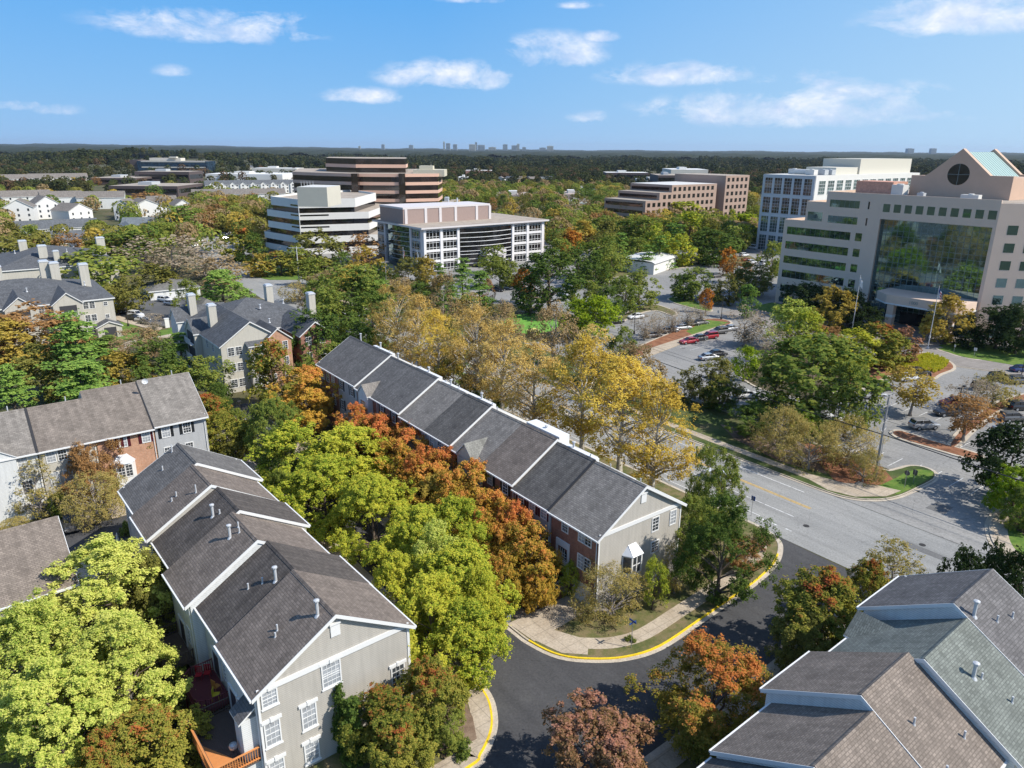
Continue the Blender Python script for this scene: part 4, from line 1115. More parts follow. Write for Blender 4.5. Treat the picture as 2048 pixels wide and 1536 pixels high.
# ================================================================== far-left row facing us
SH_GB = m_shingle('shingle_greybrown', (0.235, 0.20, 0.17))
FF = ((-56.3, 79.3), (0.79, 0.613))
gF = 'terraced houses at the left edge'
for (x0, x1, ze, zr, ry, wall, front, roof, lab, wn, dep) in (
    (-13.2, -6.6, 8.5, 12.1, 6, SID_WHITE, SID_CREAM, SH_GREY, 'townhouse at the very left edge of the far-left row', [(1.5, 6.5, .9, 1.4), (4.6, 6.5, .9, 1.4)], 12),
    (-6.55, -0.05, 8.5, 12.1, 6, SID_WHITE, SID_WHITE, SH_GREY, 'white townhouse with grey-brown roof left of the bare tree', [(1.2, 6.6, .9, 1.4), (4.9, 6.6, .95, 1.45), (1.2, 3.5, .9, 1.5), (4.9, 3.3, 1.0, 1.7)], 12),
    (0.0, 6.1, 8.5, 12.1, 6, SID_CREAM, SID_CREAM, SH_GB, 'cream townhouse with two pairs of windows behind the bare tree', [(1.2, 6.7, .85, 1.4), (2.4, 6.7, .85, 1.4), (4.9, 6.7, .85, 1.4), (1.2, 3.7, .85, 1.5), (2.6, 3.7, .85, 1.5)], 12),
    (6.15, 12.8, 8.5, 12.75, 7.2, SID_CREAM, BRICKO, SH_GB, 'orange brick townhouse with burgundy shutters', [(2.1, 6.7, .8, 1.4), (2.9, 6.7, .8, 1.4), (5.6, 6.7, .85, 1.4)], 14),
    (12.85, 19.2, 8.7, 12.9, 7.2, SID_GREIGE, SID_GREY, SH_GREY, 'grey townhouse with dark shutters at the right end of the far-left row', [(1.3, 6.8, .9, 1.4), (3.9, 6.8, .9, 1.4), (1.3, 3.8, .9, 1.5), (3.9, 3.8, .9, 1.5)], 14)):
    st = 'shutred' if front is BRICKO else ('shutblack' if front is SID_GREY else '')
    def ex(root, W, D, ze_, zr_, roof_, fr=front):
        if fr is BRICKO:
            q = MB()
            for k in range(5):
                t0, t1 = math.pi * k / 5, math.pi * (k + 1) / 5
                q.face([(2.5 - 1.5 * math.cos(t0), -1.1 * math.sin(t0), 4.75), (2.5 - 1.5 * math.cos(t1), -1.1 * math.sin(t1), 4.75), (2.5 - 0.6 * math.cos(t1), 0.1, 5.7), (2.5 - 0.6 * math.cos(t0), 0.1, 5.7)])
            q.build('bay_roof', METALW, root)
            q = MB(); q.prism([(1.1, 0.1), (1.5, -0.8), (3.5, -0.8), (3.9, 0.1)], 0.1, 4.74); q.build('bay_window', WHITE, root)
            for xx in (2.1, 2.95): window(root, '-y', xx, 3.0, 0.7, 1.5, W, D, 2, 4, '', off=0.8)
        elif fr is SID_WHITE:
            front_gable(root, W, D, ze_, 2.0, 4.6, 1.6, 0.3, SH_GREY, SID_WHITE)
    townhouse(FF, x0, x1, 0, dep, ze, zr, wall, roof, lab, frontmat=front, group=gF, roof_shadow=(x1 < 19 and x1 != 6.1), ridge_y=ry, wins=[('-y', a, b, c, d, 3, 4, st if b > 6 else '', None) for a, b, c, d in wn], gables=('+x',) if x1 > 19 else (), extra=ex, doors=[('-y', x1 - x0 - 2.0, 0.12, 2.3, 2.1, 'garage')], pipes=[(x1 - x0 - 1.8, ry + 0.4, .8)])
# near-left row (only its roofs show)
FB = ((-36.4, 52.3), (0.773, 0.634))
gB = 'terraced houses behind the big yellow-green trees'
townhouse(FB, -7.0, 0, 0, 12, 8.4, 11.9, SID_BEIGE, SH_TAN, 'pale brown roof of the townhouse above the big yellow-green trees', group=gB, gables=('+x',), wins=W2('+x', [2.5, 8], 6.4, .9, 1.4))
townhouse(FB, -14.0, -7.05, 0, 12, 8.4, 11.9, SID_BEIGE, SH_TAN, 'pale brown roof of the townhouse at the left edge behind the trees', group=gB)
# ------------------------------------------------------------------ apartment houses and offices (street-grid frame: x = a, y = b)
def grid_root(name, label, cat, a, b, group=None, rot=0.0):
    return thing(name, label, cat, AB(a, b), ROT_U + rot, group)

def gable_block(root, x0, x1, y0, y1, ze, zr, axis, wallm, roofm, over=0.35, z0=-0.1, name='wing'):
    m = MB()
    e = 0.0
    if axis == 'x':
        yc = (y0 + y1) / 2
        m.face([(x0, y0, z0), (x1, y0, z0), (x1, y0, ze), (x0, y0, ze)]); m.face([(x1, y1, z0), (x0, y1, z0), (x0, y1, ze), (x1, y1, ze)])
        m.face([(x1, y0, z0), (x1, y1, z0), (x1, y1, ze), (x1, yc, zr - .12), (x1, y0, ze)]); m.face([(x0, y1, z0), (x0, y0, z0), (x0, y0, ze), (x0, yc, zr - .12), (x0, y1, ze)])
        s = [[(x0 - over, y0 - over, ze - .1), (x1 + over, y0 - over, ze - .1), (x1 + over, yc, zr), (x0 - over, yc, zr)], [(x0 - over, yc, zr), (x1 + over, yc, zr), (x1 + over, y1 + over, ze - .1), (x0 - over, y1 + over, ze - .1)]]
    else:
        xc = (x0 + x1) / 2
        m.face([(x0, y0, z0), (x1, y0, z0), (x1, y0, ze), (xc, y0, zr - .12), (x0, y0, ze)]); m.face([(x1, y1, z0), (x0, y1, z0), (x0, y1, ze), (xc, y1, zr - .12), (x1, y1, ze)])
        m.face([(x1, y0, z0), (x1, y1, z0), (x1, y1, ze), (x1, y0, ze)]); m.face([(x0, y1, z0), (x0, y0, z0), (x0, y0, ze), (x0, y1, ze)])
        s = [[(x0 - over, y0 - over, ze - .1), (xc, y0 - over, zr), (xc, y1 + over, zr), (x0 - over, y1 + over, ze - .1)], [(xc, y0 - over, zr), (x1 + over, y0 - over, ze - .1), (x1 + over, y1 + over, ze - .1), (xc, y1 + over, zr)]]
    w = m.build('wall', wallm, root)
    r = MB()
    for q in s:
        n = (Vector(q[1]) - Vector(q[0])).cross(Vector(q[2]) - Vector(q[0]))
        r.slab(q if n.z > 0 else q[::-1], 0.22, 0, 1)
    r.build('roof', [roofm, WHITE], root)
    return w

def hip_block(root, x0, x1, y0, y1, ze, zr, wallm, roofm, over=0.4, z0=-0.1):
    m = MB(); m.prism([(x0, y0), (x1, y0), (x1, y1), (x0, y1)], z0, ze); m.build('wall', wallm, root)
    X0, X1, Y0, Y1 = x0 - over, x1 + over, y0 - over, y1 + over
    r = MB()
    zb = ze - 0.1
    if (x1 - x0) > (y1 - y0):
        h = (Y1 - Y0) / 2; A, B = (X0 + h, Y0 + h, zr), (X1 - h, Y0 + h, zr)
        r.face([(X0, Y0, zb), (X1, Y0, zb), B, A]); r.face([(X1, Y1, zb), (X0, Y1, zb), A, B]); r.face([(X0, Y1, zb), (X0, Y0, zb), A]); r.face([(X1, Y0, zb), (X1, Y1, zb), B])
    else:
        h = (X1 - X0) / 2; A, B = (X0 + h, Y0 + h, zr), (X0 + h, Y1 - h, zr)
        r.face([(X1, Y0, zb), (X1, Y1, zb), B, A]); r.face([(X0, Y1, zb), (X0, Y0, zb), A, B]); r.face([(X0, Y0, zb), (X1, Y0, zb), A]); r.face([(X1, Y1, zb), (X0, Y1, zb), B])
    r.slab([(X0, Y0, zb - 0.002), (X1, Y0, zb - 0.002), (X1, Y1, zb - 0.002), (X0, Y1, zb - 0.002)], 0.28, 1)
    r.build('roof', [roofm, WHITE], root)

def chimney(root, x, y, z0, z1, w=1.5, d=1.1, m=None):
    q = MB(); q.box(x - w / 2, x + w / 2, y - d / 2, y + d / 2, z0, z1); c = q.build('chimney', m or SID_CREAM, root)
    q = MB(); q.box(x - w / 2 - .08, x + w / 2 + .08, y - d / 2 - .08, y + d / 2 + .08, z1, z1 + .22); q.box(x - w / 2 + .1, x + w / 2 - .1, y - d / 2 + .1, y + d / 2 - .1, z1 + .22, z1 + .4)
    q.build('chimney_cap', METALW, c)

SH_AP = SH_BLK
def place_win(root, x, y, z, w, h, face, cols=3, rows=4, glass=None):
    fm, pm = win_meshes(w, h, cols, rows, '', glass)
    f = place('window', fm, root, (x, y, z), ROT[face]); place('pane', pm, f)

# A1: the three-storey block in the middle left (gable end to us)
r = grid_root('apartment_house', 'three-storey cream apartment house with slate roof and four tall chimneys, left of centre', 'apartment house', -131, 35, 'three-storey apartment houses with chimneys')
hip_block(r, -31, -9, 0.5, 23, 9.0, 13.3, SID_CREAM, SH_BLK)
gable_block(r, -20, 0, 0, 11.0, 9.0, 12.9, 'x', SID_CREAM, SH_BLK)
gable_block(r, -8, 0.9, 7.6, 12.6, 9.0, 11.1, 'x', BRICKO, SH_BLK, over=.25)
gable_block(r, -12, 0.8, 14.5, 20.5, 9.0, 11.4, 'x', BRICK, SH_BLK, over=.3)
gable_block(r, -30.5, -25.0, -1.2, 9, 9.0, 11.4, 'y', SID_WHITE, SH_BLK, over=.25)
gable_block(r, -18.5, -12.5, -1.2, 9, 9.0, 11.4, 'y', SID_CREAM, SH_BLK, over=.25)
q = MB(); q.box(-0.0, 1.5, 4.6, 7.4, -.1, 8.5); q.build('bay', SID_GREIGE, r)
q = MB(); q.slab([(-.3, 4.3, 9.3), (1.8, 4.3, 8.6), (1.8, 7.6, 8.6), (-.3, 7.6, 9.3)], .2, 0, 1); q.build('bay_roof', [SH_BLK, WHITE], r)
for z in (1.0, 4.0, 7.0):
    for y in (1.7, 3.1): place_win(r, 0, y, z, 1.05, 1.45, '+x', 2, 4)
    for y in (5.4, 6.6): place_win(r, 1.5, y, z, .95, 1.45, '+x', 2, 4)
    for y in (8.8, 11.4): place_win(r, .9, y, z, .8, 1.45, '+x', 2, 4)
    for y in (16, 18.8): place_win(r, .8, y, z, .9, 1.45, '+x', 2, 4)
    place_win(r, -5.0, 0, z, 1.0, 1.5, '-y', 2, 4); place_win(r, -8.6, 0, z, 1.0, 1.5, '-y', 2, 4)
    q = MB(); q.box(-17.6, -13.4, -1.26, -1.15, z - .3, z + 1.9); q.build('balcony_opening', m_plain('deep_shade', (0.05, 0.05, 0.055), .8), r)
    q = MB(); q.box(-17.7, -13.3, -1.9, -1.27, z - .45, z - .3); 
    for k in range(22): q.box(-17.7 + k * .2, -17.66 + k * .2, -1.9, -1.86, z - .3, z + .6)
    q.box(-17.7, -13.3, -1.92, -1.84, z + .6, z + .68)
    q.build('balcony', WHITE, r)
for (x, y, z0, z1) in ((-26.5, 2.4, 8.5, 13.8), (-11.5, 2.2, 8.5, 14.2), (-23.5, 17.5, 9, 14.6), (-14.5, 23.2, 0, 13.6)): chimney(r, x, y, z0, z1, 1.7, 1.4)
for (x, y, z) in ((-15, 12.6, 11.9), (-16.5, 18, 12.0), (-6, 11.2, 10.8)): pipe(r, x, y, z, .6, .12)

# A2: long block at the left, facade to us
r = grid_root('apartment_house', 'long three-storey cream apartment house with dark roof and two gabled balconies at the left edge', 'apartment house', -191.8, -6, 'three-storey apartment houses with chimneys')
hip_block(r, -30, 0, 0, 34.2, 9.0, 12.9, SID_CREAM, SH_BLK)
for yc in (15.6, 24.6, 6.2):
    gable_block(r, -9, 2.6, yc - 2.9, yc + 2.9, 9.0, 11.5, 'x', SID_CREAM, SH_BLK, over=.3)
    for z in (.9, 3.9, 6.6):
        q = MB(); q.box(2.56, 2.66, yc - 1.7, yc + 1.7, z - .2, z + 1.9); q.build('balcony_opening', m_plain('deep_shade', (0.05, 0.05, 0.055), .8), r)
        q = MB(); q.box(2.66, 2.75, yc - 1.75, yc + 1.75, z + .45, z + .53)
        for k in range(18): q.box(2.67, 2.72, yc - 1.75 + k * .2, yc - 1.71 + k * .2, z - .2, z + .45)
        q.build('railing', WHITE, r)
for z in (1.0, 3.9, 6.9):
    for y in (9.6, 11.0, 19.6, 20.9, 28.4, 29.7, 0.9, 2.2): place_win(r, 0, y, z, 1.0, 1.45, '+x', 2, 4)
    place_win(r, 0, 32.5, z + .3, .7, .8, '+x', 2, 2)
    for x in (-3, -8): place_win(r, x, 34.2, z, .9, 1.4, '+y', 2, 4)
gable_block(r, -1, 3.4, 29.5, 34.6, 2.9, 4.1, 'x', SID_CREAM, SH_BLK, over=.3)
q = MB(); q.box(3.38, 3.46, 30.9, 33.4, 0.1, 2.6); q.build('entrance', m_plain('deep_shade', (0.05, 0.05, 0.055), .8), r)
for (x, y, z1) in ((-15, 31, 15.0), (-21.5, 23.4, 15.6), (-20.2, 25.4, 15.2), (-18, 13.5, 15.6)): chimney(r, x, y, 8.5, z1, 2.2, 2.0)
for k, (x, y) in enumerate(((-8, 4), (-10, 11), (-7, 18), (-12, 20), (-9, 30), (-20, 16))): pipe(r, x, y, 11.0, .7, .12)
# A3: behind it
r = grid_root('apartment_house', 'dark-roofed apartment house with white chimneys behind the long cream one', 'apartment house', -252, 8, 'three-storey apartment houses with chimneys')
hip_block(r, -36, 0, 0, 32, 9.0, 13.2, SID_CREAM, SH_BLK)
gable_block(r, -22, 1.0, 20, 27, 9, 11.6, 'x', SID_CREAM, SH_BLK)
for (x, y, z1, w) in ((-24, 10, 14.3, 2.2), (-8, 13.6, 14.2, 2.3), (-4.5, 16.6, 12.8, 1.5), (-20, 31, 14.3, 2.4)): chimney(r, x, y, 8, z1, w, w)
for k, (x, y) in enumerate(((-9, 20), (-12, 27), (-14, 7))): pipe(r, x, y, 12.0, .7, .12)
# garages
for (a, b, lab, w, d) in ((-243, 43.5, 'white garage block with grey hipped roof and parked white car beside it', 13, 14), (-205, 46.5, 'white garage block right of the apartments parking', 12, 8)):
    r = grid_root('garage', lab, 'garage', a, b)
    hip_block(r, 0, w, 0, d, 2.8, 5.0, SID_WHITE, m_shingle('shingle_weathered', (0.20, 0.195, 0.18)))
    q = MB()
    for k in range(2): q.box(w - .02, w + .05, 1.0 + k * 3.4, 3.6 + k * 3.4, 0.05, 2.2)
    q.build('garage_door', WHITE, r)

# ------------------------------------------------------------------ offices
def ring(poly, d):
    """inset a closed polygon (ccw) by d"""
    ar = sum(poly[i][0] * poly[(i + 1) % len(poly)][1] - poly[(i + 1) % len(poly)][0] * poly[i][1] for i in range(len(poly)))
    P = poly if ar > 0 else poly[::-1]
    out = []; n = len(P)
    for i in range(n):
        a, p, b = Vector(P[i - 1]), Vector(P[i]), Vector(P[(i + 1) % n])
        d1, d2 = (p - a).normalized(), (b - p).normalized()
        n1, n2 = Vector((-d1.y, d1.x)), Vector((-d2.y, d2.x))
        m = (n1 + n2); m = m / max(0.3, m.length_squared) * 2
        out.append(tuple(p + m * d))
    return out

ROOFG = m_ground('roof_gravel', [(0.3, (0.30, 0.25, 0.20)), (0.7, (0.46, 0.40, 0.33))], 0.25, fine=3.0)
ROOFW = m_plain('roof_membrane', (0.62, 0.61, 0.57), .7)
STONE = m_plain('precast_white', (0.70, 0.685, 0.64), .7, var=.08, scale=.4)
TANS = m_plain('precast_tan', (0.70, 0.53, 0.41), .8, var=.07, scale=.3)
TANL = m_plain('precast_tan_upper', (0.56, 0.39, 0.285), .8, var=.10, scale=.5)
DGL = m_glass('dark_ribbon_glass', (0.012, 0.012, 0.014), .05, spec=.9, var=.6, scale=.3)
GGL = m_glass('green_mirror_glass', (0.17, 0.27, 0.29), .03, metal=.92, var=.12, scale=.2, wav=.004)
BGL = m_glass('blue_glass', (0.05, 0.09, 0.14), .05, metal=.4, var=.5, scale=.25)
MULL = m_plain('mullion', (0.22, 0.27, 0.27), .5)
GREYW = m_plain('grey_frame', (0.44, 0.46, 0.47), .6)

def poly_part(root, name, poly, z0, z1, m, top=None):
    q = MB(); q.prism(poly, z0, z1, 0, 1 if top else None); return q.build(name, [m, top] if top else m, root)

def rooftop_unit(parent, x, y, z, w, d, h, m=None, name='rooftop_unit'):
    q = MB(); q.box(x - w / 2, x + w / 2, y - d / 2, y + d / 2, z + .15, z + h); q.box(x - w / 2 + .2, x - w / 2 + .5, y - d / 2 + .1, y + d / 2 - .1, z, z + .16); q.box(x + w / 2 - .5, x + w / 2 - .2, y - d / 2 + .1, y + d / 2 - .1, z, z + .16)
    q.tube((x, y, z + h), (x, y, z + h + .25), min(w, d) * .3, n=10)
    return q.build(name, m or GREYW, parent)

# ---- O1 tan tower on the right. local x = a+121.4, y = b-192
r = grid_root('office_tower', 'tan eight-storey office block with huge green mirror-glass front and twin pointed gables', 'office tower', -121.4, 192)
def tb(name, x0, x1, y0, y1, z0, z1, m=TANS, top=ROOFG): return poly_part(r, name, [(x0, y0), (x1, y0), (x1, y1), (x0, y1)], z0, z1, m, top)
tb('left_wing', 0, 26.8, 0, 40, -.1, 23.5)
tb('left_wing_tier', 6.3, 26.8, 0.004, 40, 23.5, 28.9)
tb('left_wing_top', 12.0, 54.4, 0.008, 40, 28.9, 31.8) if False else None
q = MB()
q.prism([(12.0, .006), (26.8, .006), (26.8, 44), (12.0, 44)], 28.9, 31.8, 0, 1)
q.prism([(26.82, .006), (54.4, .006), (54.4, 44), (26.82, 44)], 26.3, 31.8, 0, 1)
q.build('upper_storeys', [TANS, ROOFG], r)
q = MB(); q.prism([(21.0, .003), (27.4, .003), (26.9, 2.2), (21.0, 2.2)], -.1, 26.29); q.prism([(53.6, .003), (54.4, .003), (54.4, 2.2), (53.9, 2.2)], -.1, 26.29)
q.build('pier', TANS, r)
# glass wall, recessed, and its grid of mullions
g = MB(); g.box(26.9, 53.9, 1.3, 1.5, 0.2, 26.29); gl = g.build('curtain_wall', GGL, r)
g = MB(); g.box(26.9, 53.9, 1.52, 40, 0, 26.28); g.build('core', TANS, r)
g = MB()
for k in range(19): x = 27.4 + k * 1.45; g.box(x - .035, x + .035, 1.22, 1.31, 0.2, 26.2)
for k in range(20): z = 0.9 + k * 1.33; g.box(26.9, 53.9, 1.23, 1.31, z - .03, z + .03)
g.build('mullions', MULL, gl)
# ribbon windows of the left wing, square ones beside
for k in range(6):
    z0 = 20.1 - k * 4.12
    if z0 < 0.2: z0 = 0.35
    g = MB(); g.box(1.2, 20.1, -.015, .05, z0, z0 + 2.1 if k < 5 else 1.6 + z0)
    for j in range(1, 13): g.box(1.2 + j * 1.454 - .02, 1.2 + j * 1.454 + .02, -.03, -.016, z0, z0 + 2.0, 1)
    g.build('ribbon_window', [GGL, MULL], r)
    if k < 5:
        g = MB(); g.box(21.5, 23.3, -.02, .05, z0, z0 + 2.1); g.build('window', GGL, r)
for k, z0 in enumerate((24.3, 28.5)):
    g = MB(); g.box(13.1, 21.4, -.012, .05, z0 + .0, z0 + 1.9)
    for j in range(1, 6): g.box(13.1 + j * 1.39 - .02, 13.1 + j * 1.39 + .02, -.03, -.014, z0, z0 + 1.9, 1)
    g.build('ribbon_window', [GGL, MULL], r)
    g = MB(); g.box(23.7, 24.1, -.02, .05, z0, z0 + 1.9); g.build('window', DGL, r)
g = MB(); g.box(7.0, 11.4, -.01, .05, 24.4, 26.8); g.build('ribbon_window', GGL, r)
for k in range(10):
    x = 27.7 + k * 2.72
    g = MB(); g.box(x, x + 1.75, -.012, .05, 28.1, 30.1); g.build('window', GGL, r)
# right wing, turned 45 degrees
c = math.cos(R(42)); s_ = math.sin(R(42))
wing = [(54.4, 0.02), (54.4 + 14 * c, .02 + 14 * s_), (54.4 + 14 * c, 40), (54.4, 40)]
poly_part(r, 'right_wing', wing, -.1, 31.78, TANS, ROOFG)
for k in range(7):
    z0 = 24.6 - k * 4.05
    for t in (2.4, 6.6, 10.6):
        x, y = 54.4 + t * c, .02 + t * s_
        g = MB(); g.box(0, 2.2, -.02, .05, 0, 2.1); g.build('window', GGL, r, (x, y, z0 + .2), R(42))
# parapet
g = MB()
for (x0, x1, y0, y1, z) in ((0, 26.8, 0, .35, 23.5), (0, .35, .36, 40, 23.5), (6.3, 12, .004, .36, 28.9), (6.3, 6.6, .37, 40, 28.9), (12, 54.4, .004, .4, 31.8), (12, 12.4, .41, 44, 31.8)):
    g.box(x0, x1, y0, y1, z, z + .7)
g.build('parapet', TANS, r)
# upper block with the twin gables and pale green metal roof
X0, X1 = 27.5, 51.3
g = MB(); yb = 13.0
prof = [(X0, 31.5), (X1, 31.5), (X1, 37.4), (46.2, 37.4), (38.9, 43.7), (31.6, 37.4), (30.8, 37.0), (X0, 37.0)]
for y0, y1 in ((yb, yb + 1.6), (yb + 19, yb + 20.6)):
    n = len(prof); k0 = len(g.v)
    g.v.extend([(x, y0, z) for x, z in prof]); g.v.extend([(x, y1, z) for x, z in prof])
    g.f.append(tuple(k0 + i for i in range(n))); g.m.append(0); g.f.append(tuple(k0 + n + i for i in reversed(range(n)))); g.m.append(0)
    for i in range(n):
        j = (i + 1) % n; g.f.append((k0 + j, k0 + i, k0 + n + i, k0 + n + j)); g.m.append(0)
g.box(X0, X1, yb + 1.61, yb + 18.99, 31.5, 36.9)
g.build('gable_block', TANL, r)
g = MB(); g.face([(38.9 + 10 * math.cos(0), 0, 0)]) if False else None
cc = [(38.9 + 2.6 * math.cos(t), yb - .03, 37.5 + 2.6 * math.sin(t)) for t in [i * math.pi / 16 for i in range(32)]]
g = MB(); g.face(cc); rw = g.build('round_window', DGL, r)
g = MB(); g.box(36.3, 41.5, yb - .07, yb - .035, 37.46, 37.54); g.box(38.86, 38.94, yb - .08, yb - .036, 34.9, 40.1); g.build('muntins', MULL, rw)
COPP = m_plain('patina_roof', (0.33, 0.45, 0.42), .5, .1, var=.1)
g = MB()
for s in (-1, 1):
    q = [(38.9, yb + 1.6, 42.9), (38.9, yb + 19, 42.9), (38.9 + s * 7.2, yb + 19, 36.9), (38.9 + s * 7.2, yb + 1.6, 36.9)]
    if s > 0: q = q[::-1]
    g.slab(q, .3)
    for k in range(11):
        y = yb + 2.4 + k * 1.5
        q = [(38.9, y, 42.98), (38.9, y + .1, 42.98), (38.9 + s * 7.2, y + .1, 36.98), (38.9 + s * 7.2, y, 36.98)]
        g.slab(q[::-1] if s > 0 else q, .1)
g.build('metal_roof', COPP, r)
PINK = m_brick('penthouse_brick', (0.56, 0.28, 0.20), (0.62, 0.33, 0.24), (0.5, .35, .27))
g = MB(); g.box(15.5, 25.5, 8, 16, 31.8, 35.2); g.build('penthouse', PINK, r)
rooftop_unit(r, 26.9, 9, 31.8, 3.0, 3.0, 2.8, ROOFW); rooftop_unit(r, 45.5, 6, 31.8, 4.0, 2, 1.3, ROOFW); rooftop_unit(r, 33.5, 7, 31.8, 1.6, 1.6, 1.1)
rooftop_unit(r, 4, 12, 23.5, 3, 3, 1.4)
# porte-cochere
g = MB(); g.prism([(32.3, -5.5), (36.3, -8.8), (52.4, -8.8), (53.8, -6.5), (53.8, 1.2), (32.3, 1.2)], 7.0, 9.0, 0)
can = g.build('entrance_canopy', TANS, r)
g = MB(); g.prism([(32.2, -5.6), (36.25, -8.9), (52.45, -8.9), (53.9, -6.6), (53.9, 1.1), (32.2, 1.1)], 6.65, 6.99); g.build('canopy_edge', WHITE, can)
for x in (37.6, 51.4):
    g = MB(); g.box(x - .8, x + .8, -8.6, -7.0, 0, 6.64); g.box(x - .84, x + .84, -8.64, -6.96, 3.4, 4.1, 1); g.build('column', [TANS, WHITE], can)
g = MB()
for k in range(5):
    g.box(37.2 + k * 1.5, 37.26 + k * 1.5, 1.12, 1.2, 0.2, 3.0, 1)
g.box(36.0, 45, 1.05, 1.12, 0.2, 3.2, 0); g.build('entrance_door', [DGL, MULL], r)
# street number over the entrance
fc = bpy.data.curves.new('number', 'FONT'); fc.body = '1000'; fc.size = 1.1; fc.extrude = .03; fc.align_x = 'CENTER'
fc.materials.append(MULL)
fo = bpy.data.objects.new('street_number', fc); COL.objects.link(fo); fo.parent = can; fo.location = (43.0, -8.84, 7.5); fo.rotation_euler = (R(90), 0, 0)
bpy.context.view_layer.update()
me_ = bpy.data.meshes.new_from_object(fo); bpy.data.objects.remove(fo); fo = place('street_number', me_, can, (43.0, -8.84, 7.5)); fo.rotation_euler = (R(90), 0, 0)

# ---- O2 white grid office behind the tower
r = grid_root('office_building', 'white and grey grid-fronted office building behind the tan tower', 'office building', -196.3, 290)
W2_, D2_ = 25.0, 92
poly_part(r, 'wall', [(0, .3), (W2_, .3), (W2_, D2_), (0, D2_)], -.1, 33.0, STONE, ROOFW)
GRID = m_plain('pale_grey_grid', (0.50, 0.52, 0.54), .6, var=.05)
for k in range(4):
    z0 = 25.0 - k * 8.2
    for j in range(5):
        x0 = 1.2 + j * 4.72
        g = MB(); g.box(x0, x0 + 3.9, .1, .32, max(z0, .3), z0 + 6.6)
        f = g.build('window', DGL if k < 2 else m_glass('grey_glass', (0.12, 0.17, 0.18), .06, metal=.5, var=.5, scale=.4), r)
        g = MB()
        for i in range(1, 3): g.box(x0 + 1.3 * i - .04, x0 + 1.3 * i + .04, .02, .11, max(z0, .3), z0 + 6.6)
        for i in range(1, 5): g.box(x0, x0 + 3.9, .02, .11, z0 + 1.32 * i - .05, z0 + 1.32 * i + .05) if z0 + 1.32 * i > .4 else None
        g.build('mullions', GRID, f)
    for j in range(12):
        y0 = 3.0 + j * 7.0
        if z0 < 0: continue
        g = MB(); g.box(W2_ - .3, W2_ + .02, y0, y0 + 4.9, z0 + .3, z0 + 5.9)
        f = g.build('window', m_glass('pale_glass', (0.16, 0.22, 0.21), .08, metal=.3, var=.5, scale=.5), r)
        g = MB()
        for i in range(0, 4): g.box(W2_ + .02, W2_ + .1, y0 + 1.63 * i - .04, y0 + 1.63 * i + .04, z0 + .3, z0 + 5.9)
        for i in range(0, 5): g.box(W2_ + .02, W2_ + .1, y0, y0 + 4.9, z0 + .3 + 1.4 * i - .06, z0 + .3 + 1.4 * i + .06)
        g.build('mullions', WHITE, f)
g = MB()
for j in range(6): x0 = .0 + j * 4.72; g.box(x0, x0 + 1.15, 0, .3, 0, 33)
for k in range(5): z0 = 31.6 - k * 8.2; g.box(0, W2_ - .25, .012, .3, z0, z0 + 1.4)
g.build('front_grid', GRID, r)
g = MB(); g.box(4, 22, 40, 88, 33.0, 39.5); g.box(8, 22.1, 20, 38, 33.0, 36); g.build('penthouse', m_plain('penthouse_cream', (0.60, 0.57, 0.48), .7, var=.05), r)
for (x, y) in ((18, 8), (20, 13), (21, 17), (6, 14)): rooftop_unit(r, x, y, 33, 4, 3.0, 2.2, ROOFW if x < 20 else None)
g = MB(); g.tube((9, 10, 34.2), (18, 8, 34.2), 1.1, n=10); g.build('rooftop_duct', ROOFW, r)

# ---- O4 white and glass four-storey office
r = grid_root('office_building', 'white four-storey office with curved dark glass bay and mauve rooftop storey', 'office building', -264, 135)
WW, DD, HH = 35.5, 57.0, 15.6
LIL = m_plain('precast_lilac', (0.62, 0.58, 0.57), .7, var=.05)
poly_part(r, 'wall', [(0.3, .3), (WW - .3, .3), (WW - .3, DD), (0.3, DD)], -.1, HH - .3, LIL, ROOFG)
g = MB(); g.prism([(-1.2, -1.2), (WW + 1.2, -1.2), (WW + 1.2, DD + 1.2), (-1.2, DD + 1.2)], HH - .3, HH + .3, 0, 1); g.build('roof_slab', [LIL, ROOFG], r)
g = MB(); g.prism([(2, .8), (21, 0.4), (21, 40), (6, 40)], HH + .3, HH + 5.6, 0, 1)
BR2 = m_plain('mauve_brick', (0.33, 0.245, 0.215), .8, var=.12, scale=1.2)
ph = g.build('rooftop_storey', [BR2, ROOFW], r)
g = MB()
g.prism([(1.9, .7), (21.15, .3), (21.15, 40.1), (5.9, 40.1)], HH + 5.6, HH + 6.3)
for y in (1, 9.5, 16, 23, 33, 39.4): g.box(21.0, 21.25, y, y + 1.1, HH + .3, HH + 5.6)
g.build('rooftop_bands', LIL, ph)
for x, y in ((6, 30), (8, 33)): pipe(ph, x, y, HH + 6.3, 1.6, .25)
def grid_win(root, face, u0, u1, z0, z1, W, D, gm, nx, nz, fm=WHITE):
    g = MB(); facebox(g, face, u0, u1, z0, z1, -.02, .03, W, D); o = g.build('window', gm, root)
    g = MB()
    for i in range(nx + 1): u = u0 + (u1 - u0) * i / nx; facebox(g, face, u - .06, u + .06, z0, z1, .03, .10, W, D)
    for zz in nz: facebox(g, face, u0, u1, z0 + (z1 - z0) * zz - .06, z0 + (z1 - z0) * zz + .06, .03, .09, W, D)
    g.build('mullions', fm, o)
for k in range(4):
    z0 = 11.6 - k * 3.85
    if z0 < 0: z0 = .3
    for (u0, u1) in ((1.4, 7.2), (8.6, 14.6), (41.5, 47.4), (49, 55)):
        grid_win(r, '+x', u0, u1, z0, z0 + 2.9, WW - .3, DD, DGL, 4, (0, .25, .85))
    for (u0, u1) in ((1.0, 6.2), (27.6, 32.9)):
        grid_win(r, '-y', u0, u1, z0, z0 + 2.9, WW, DD, GGL if u0 > 20 else DGL, 3, (0, .25, .85), GREYW) if True else None
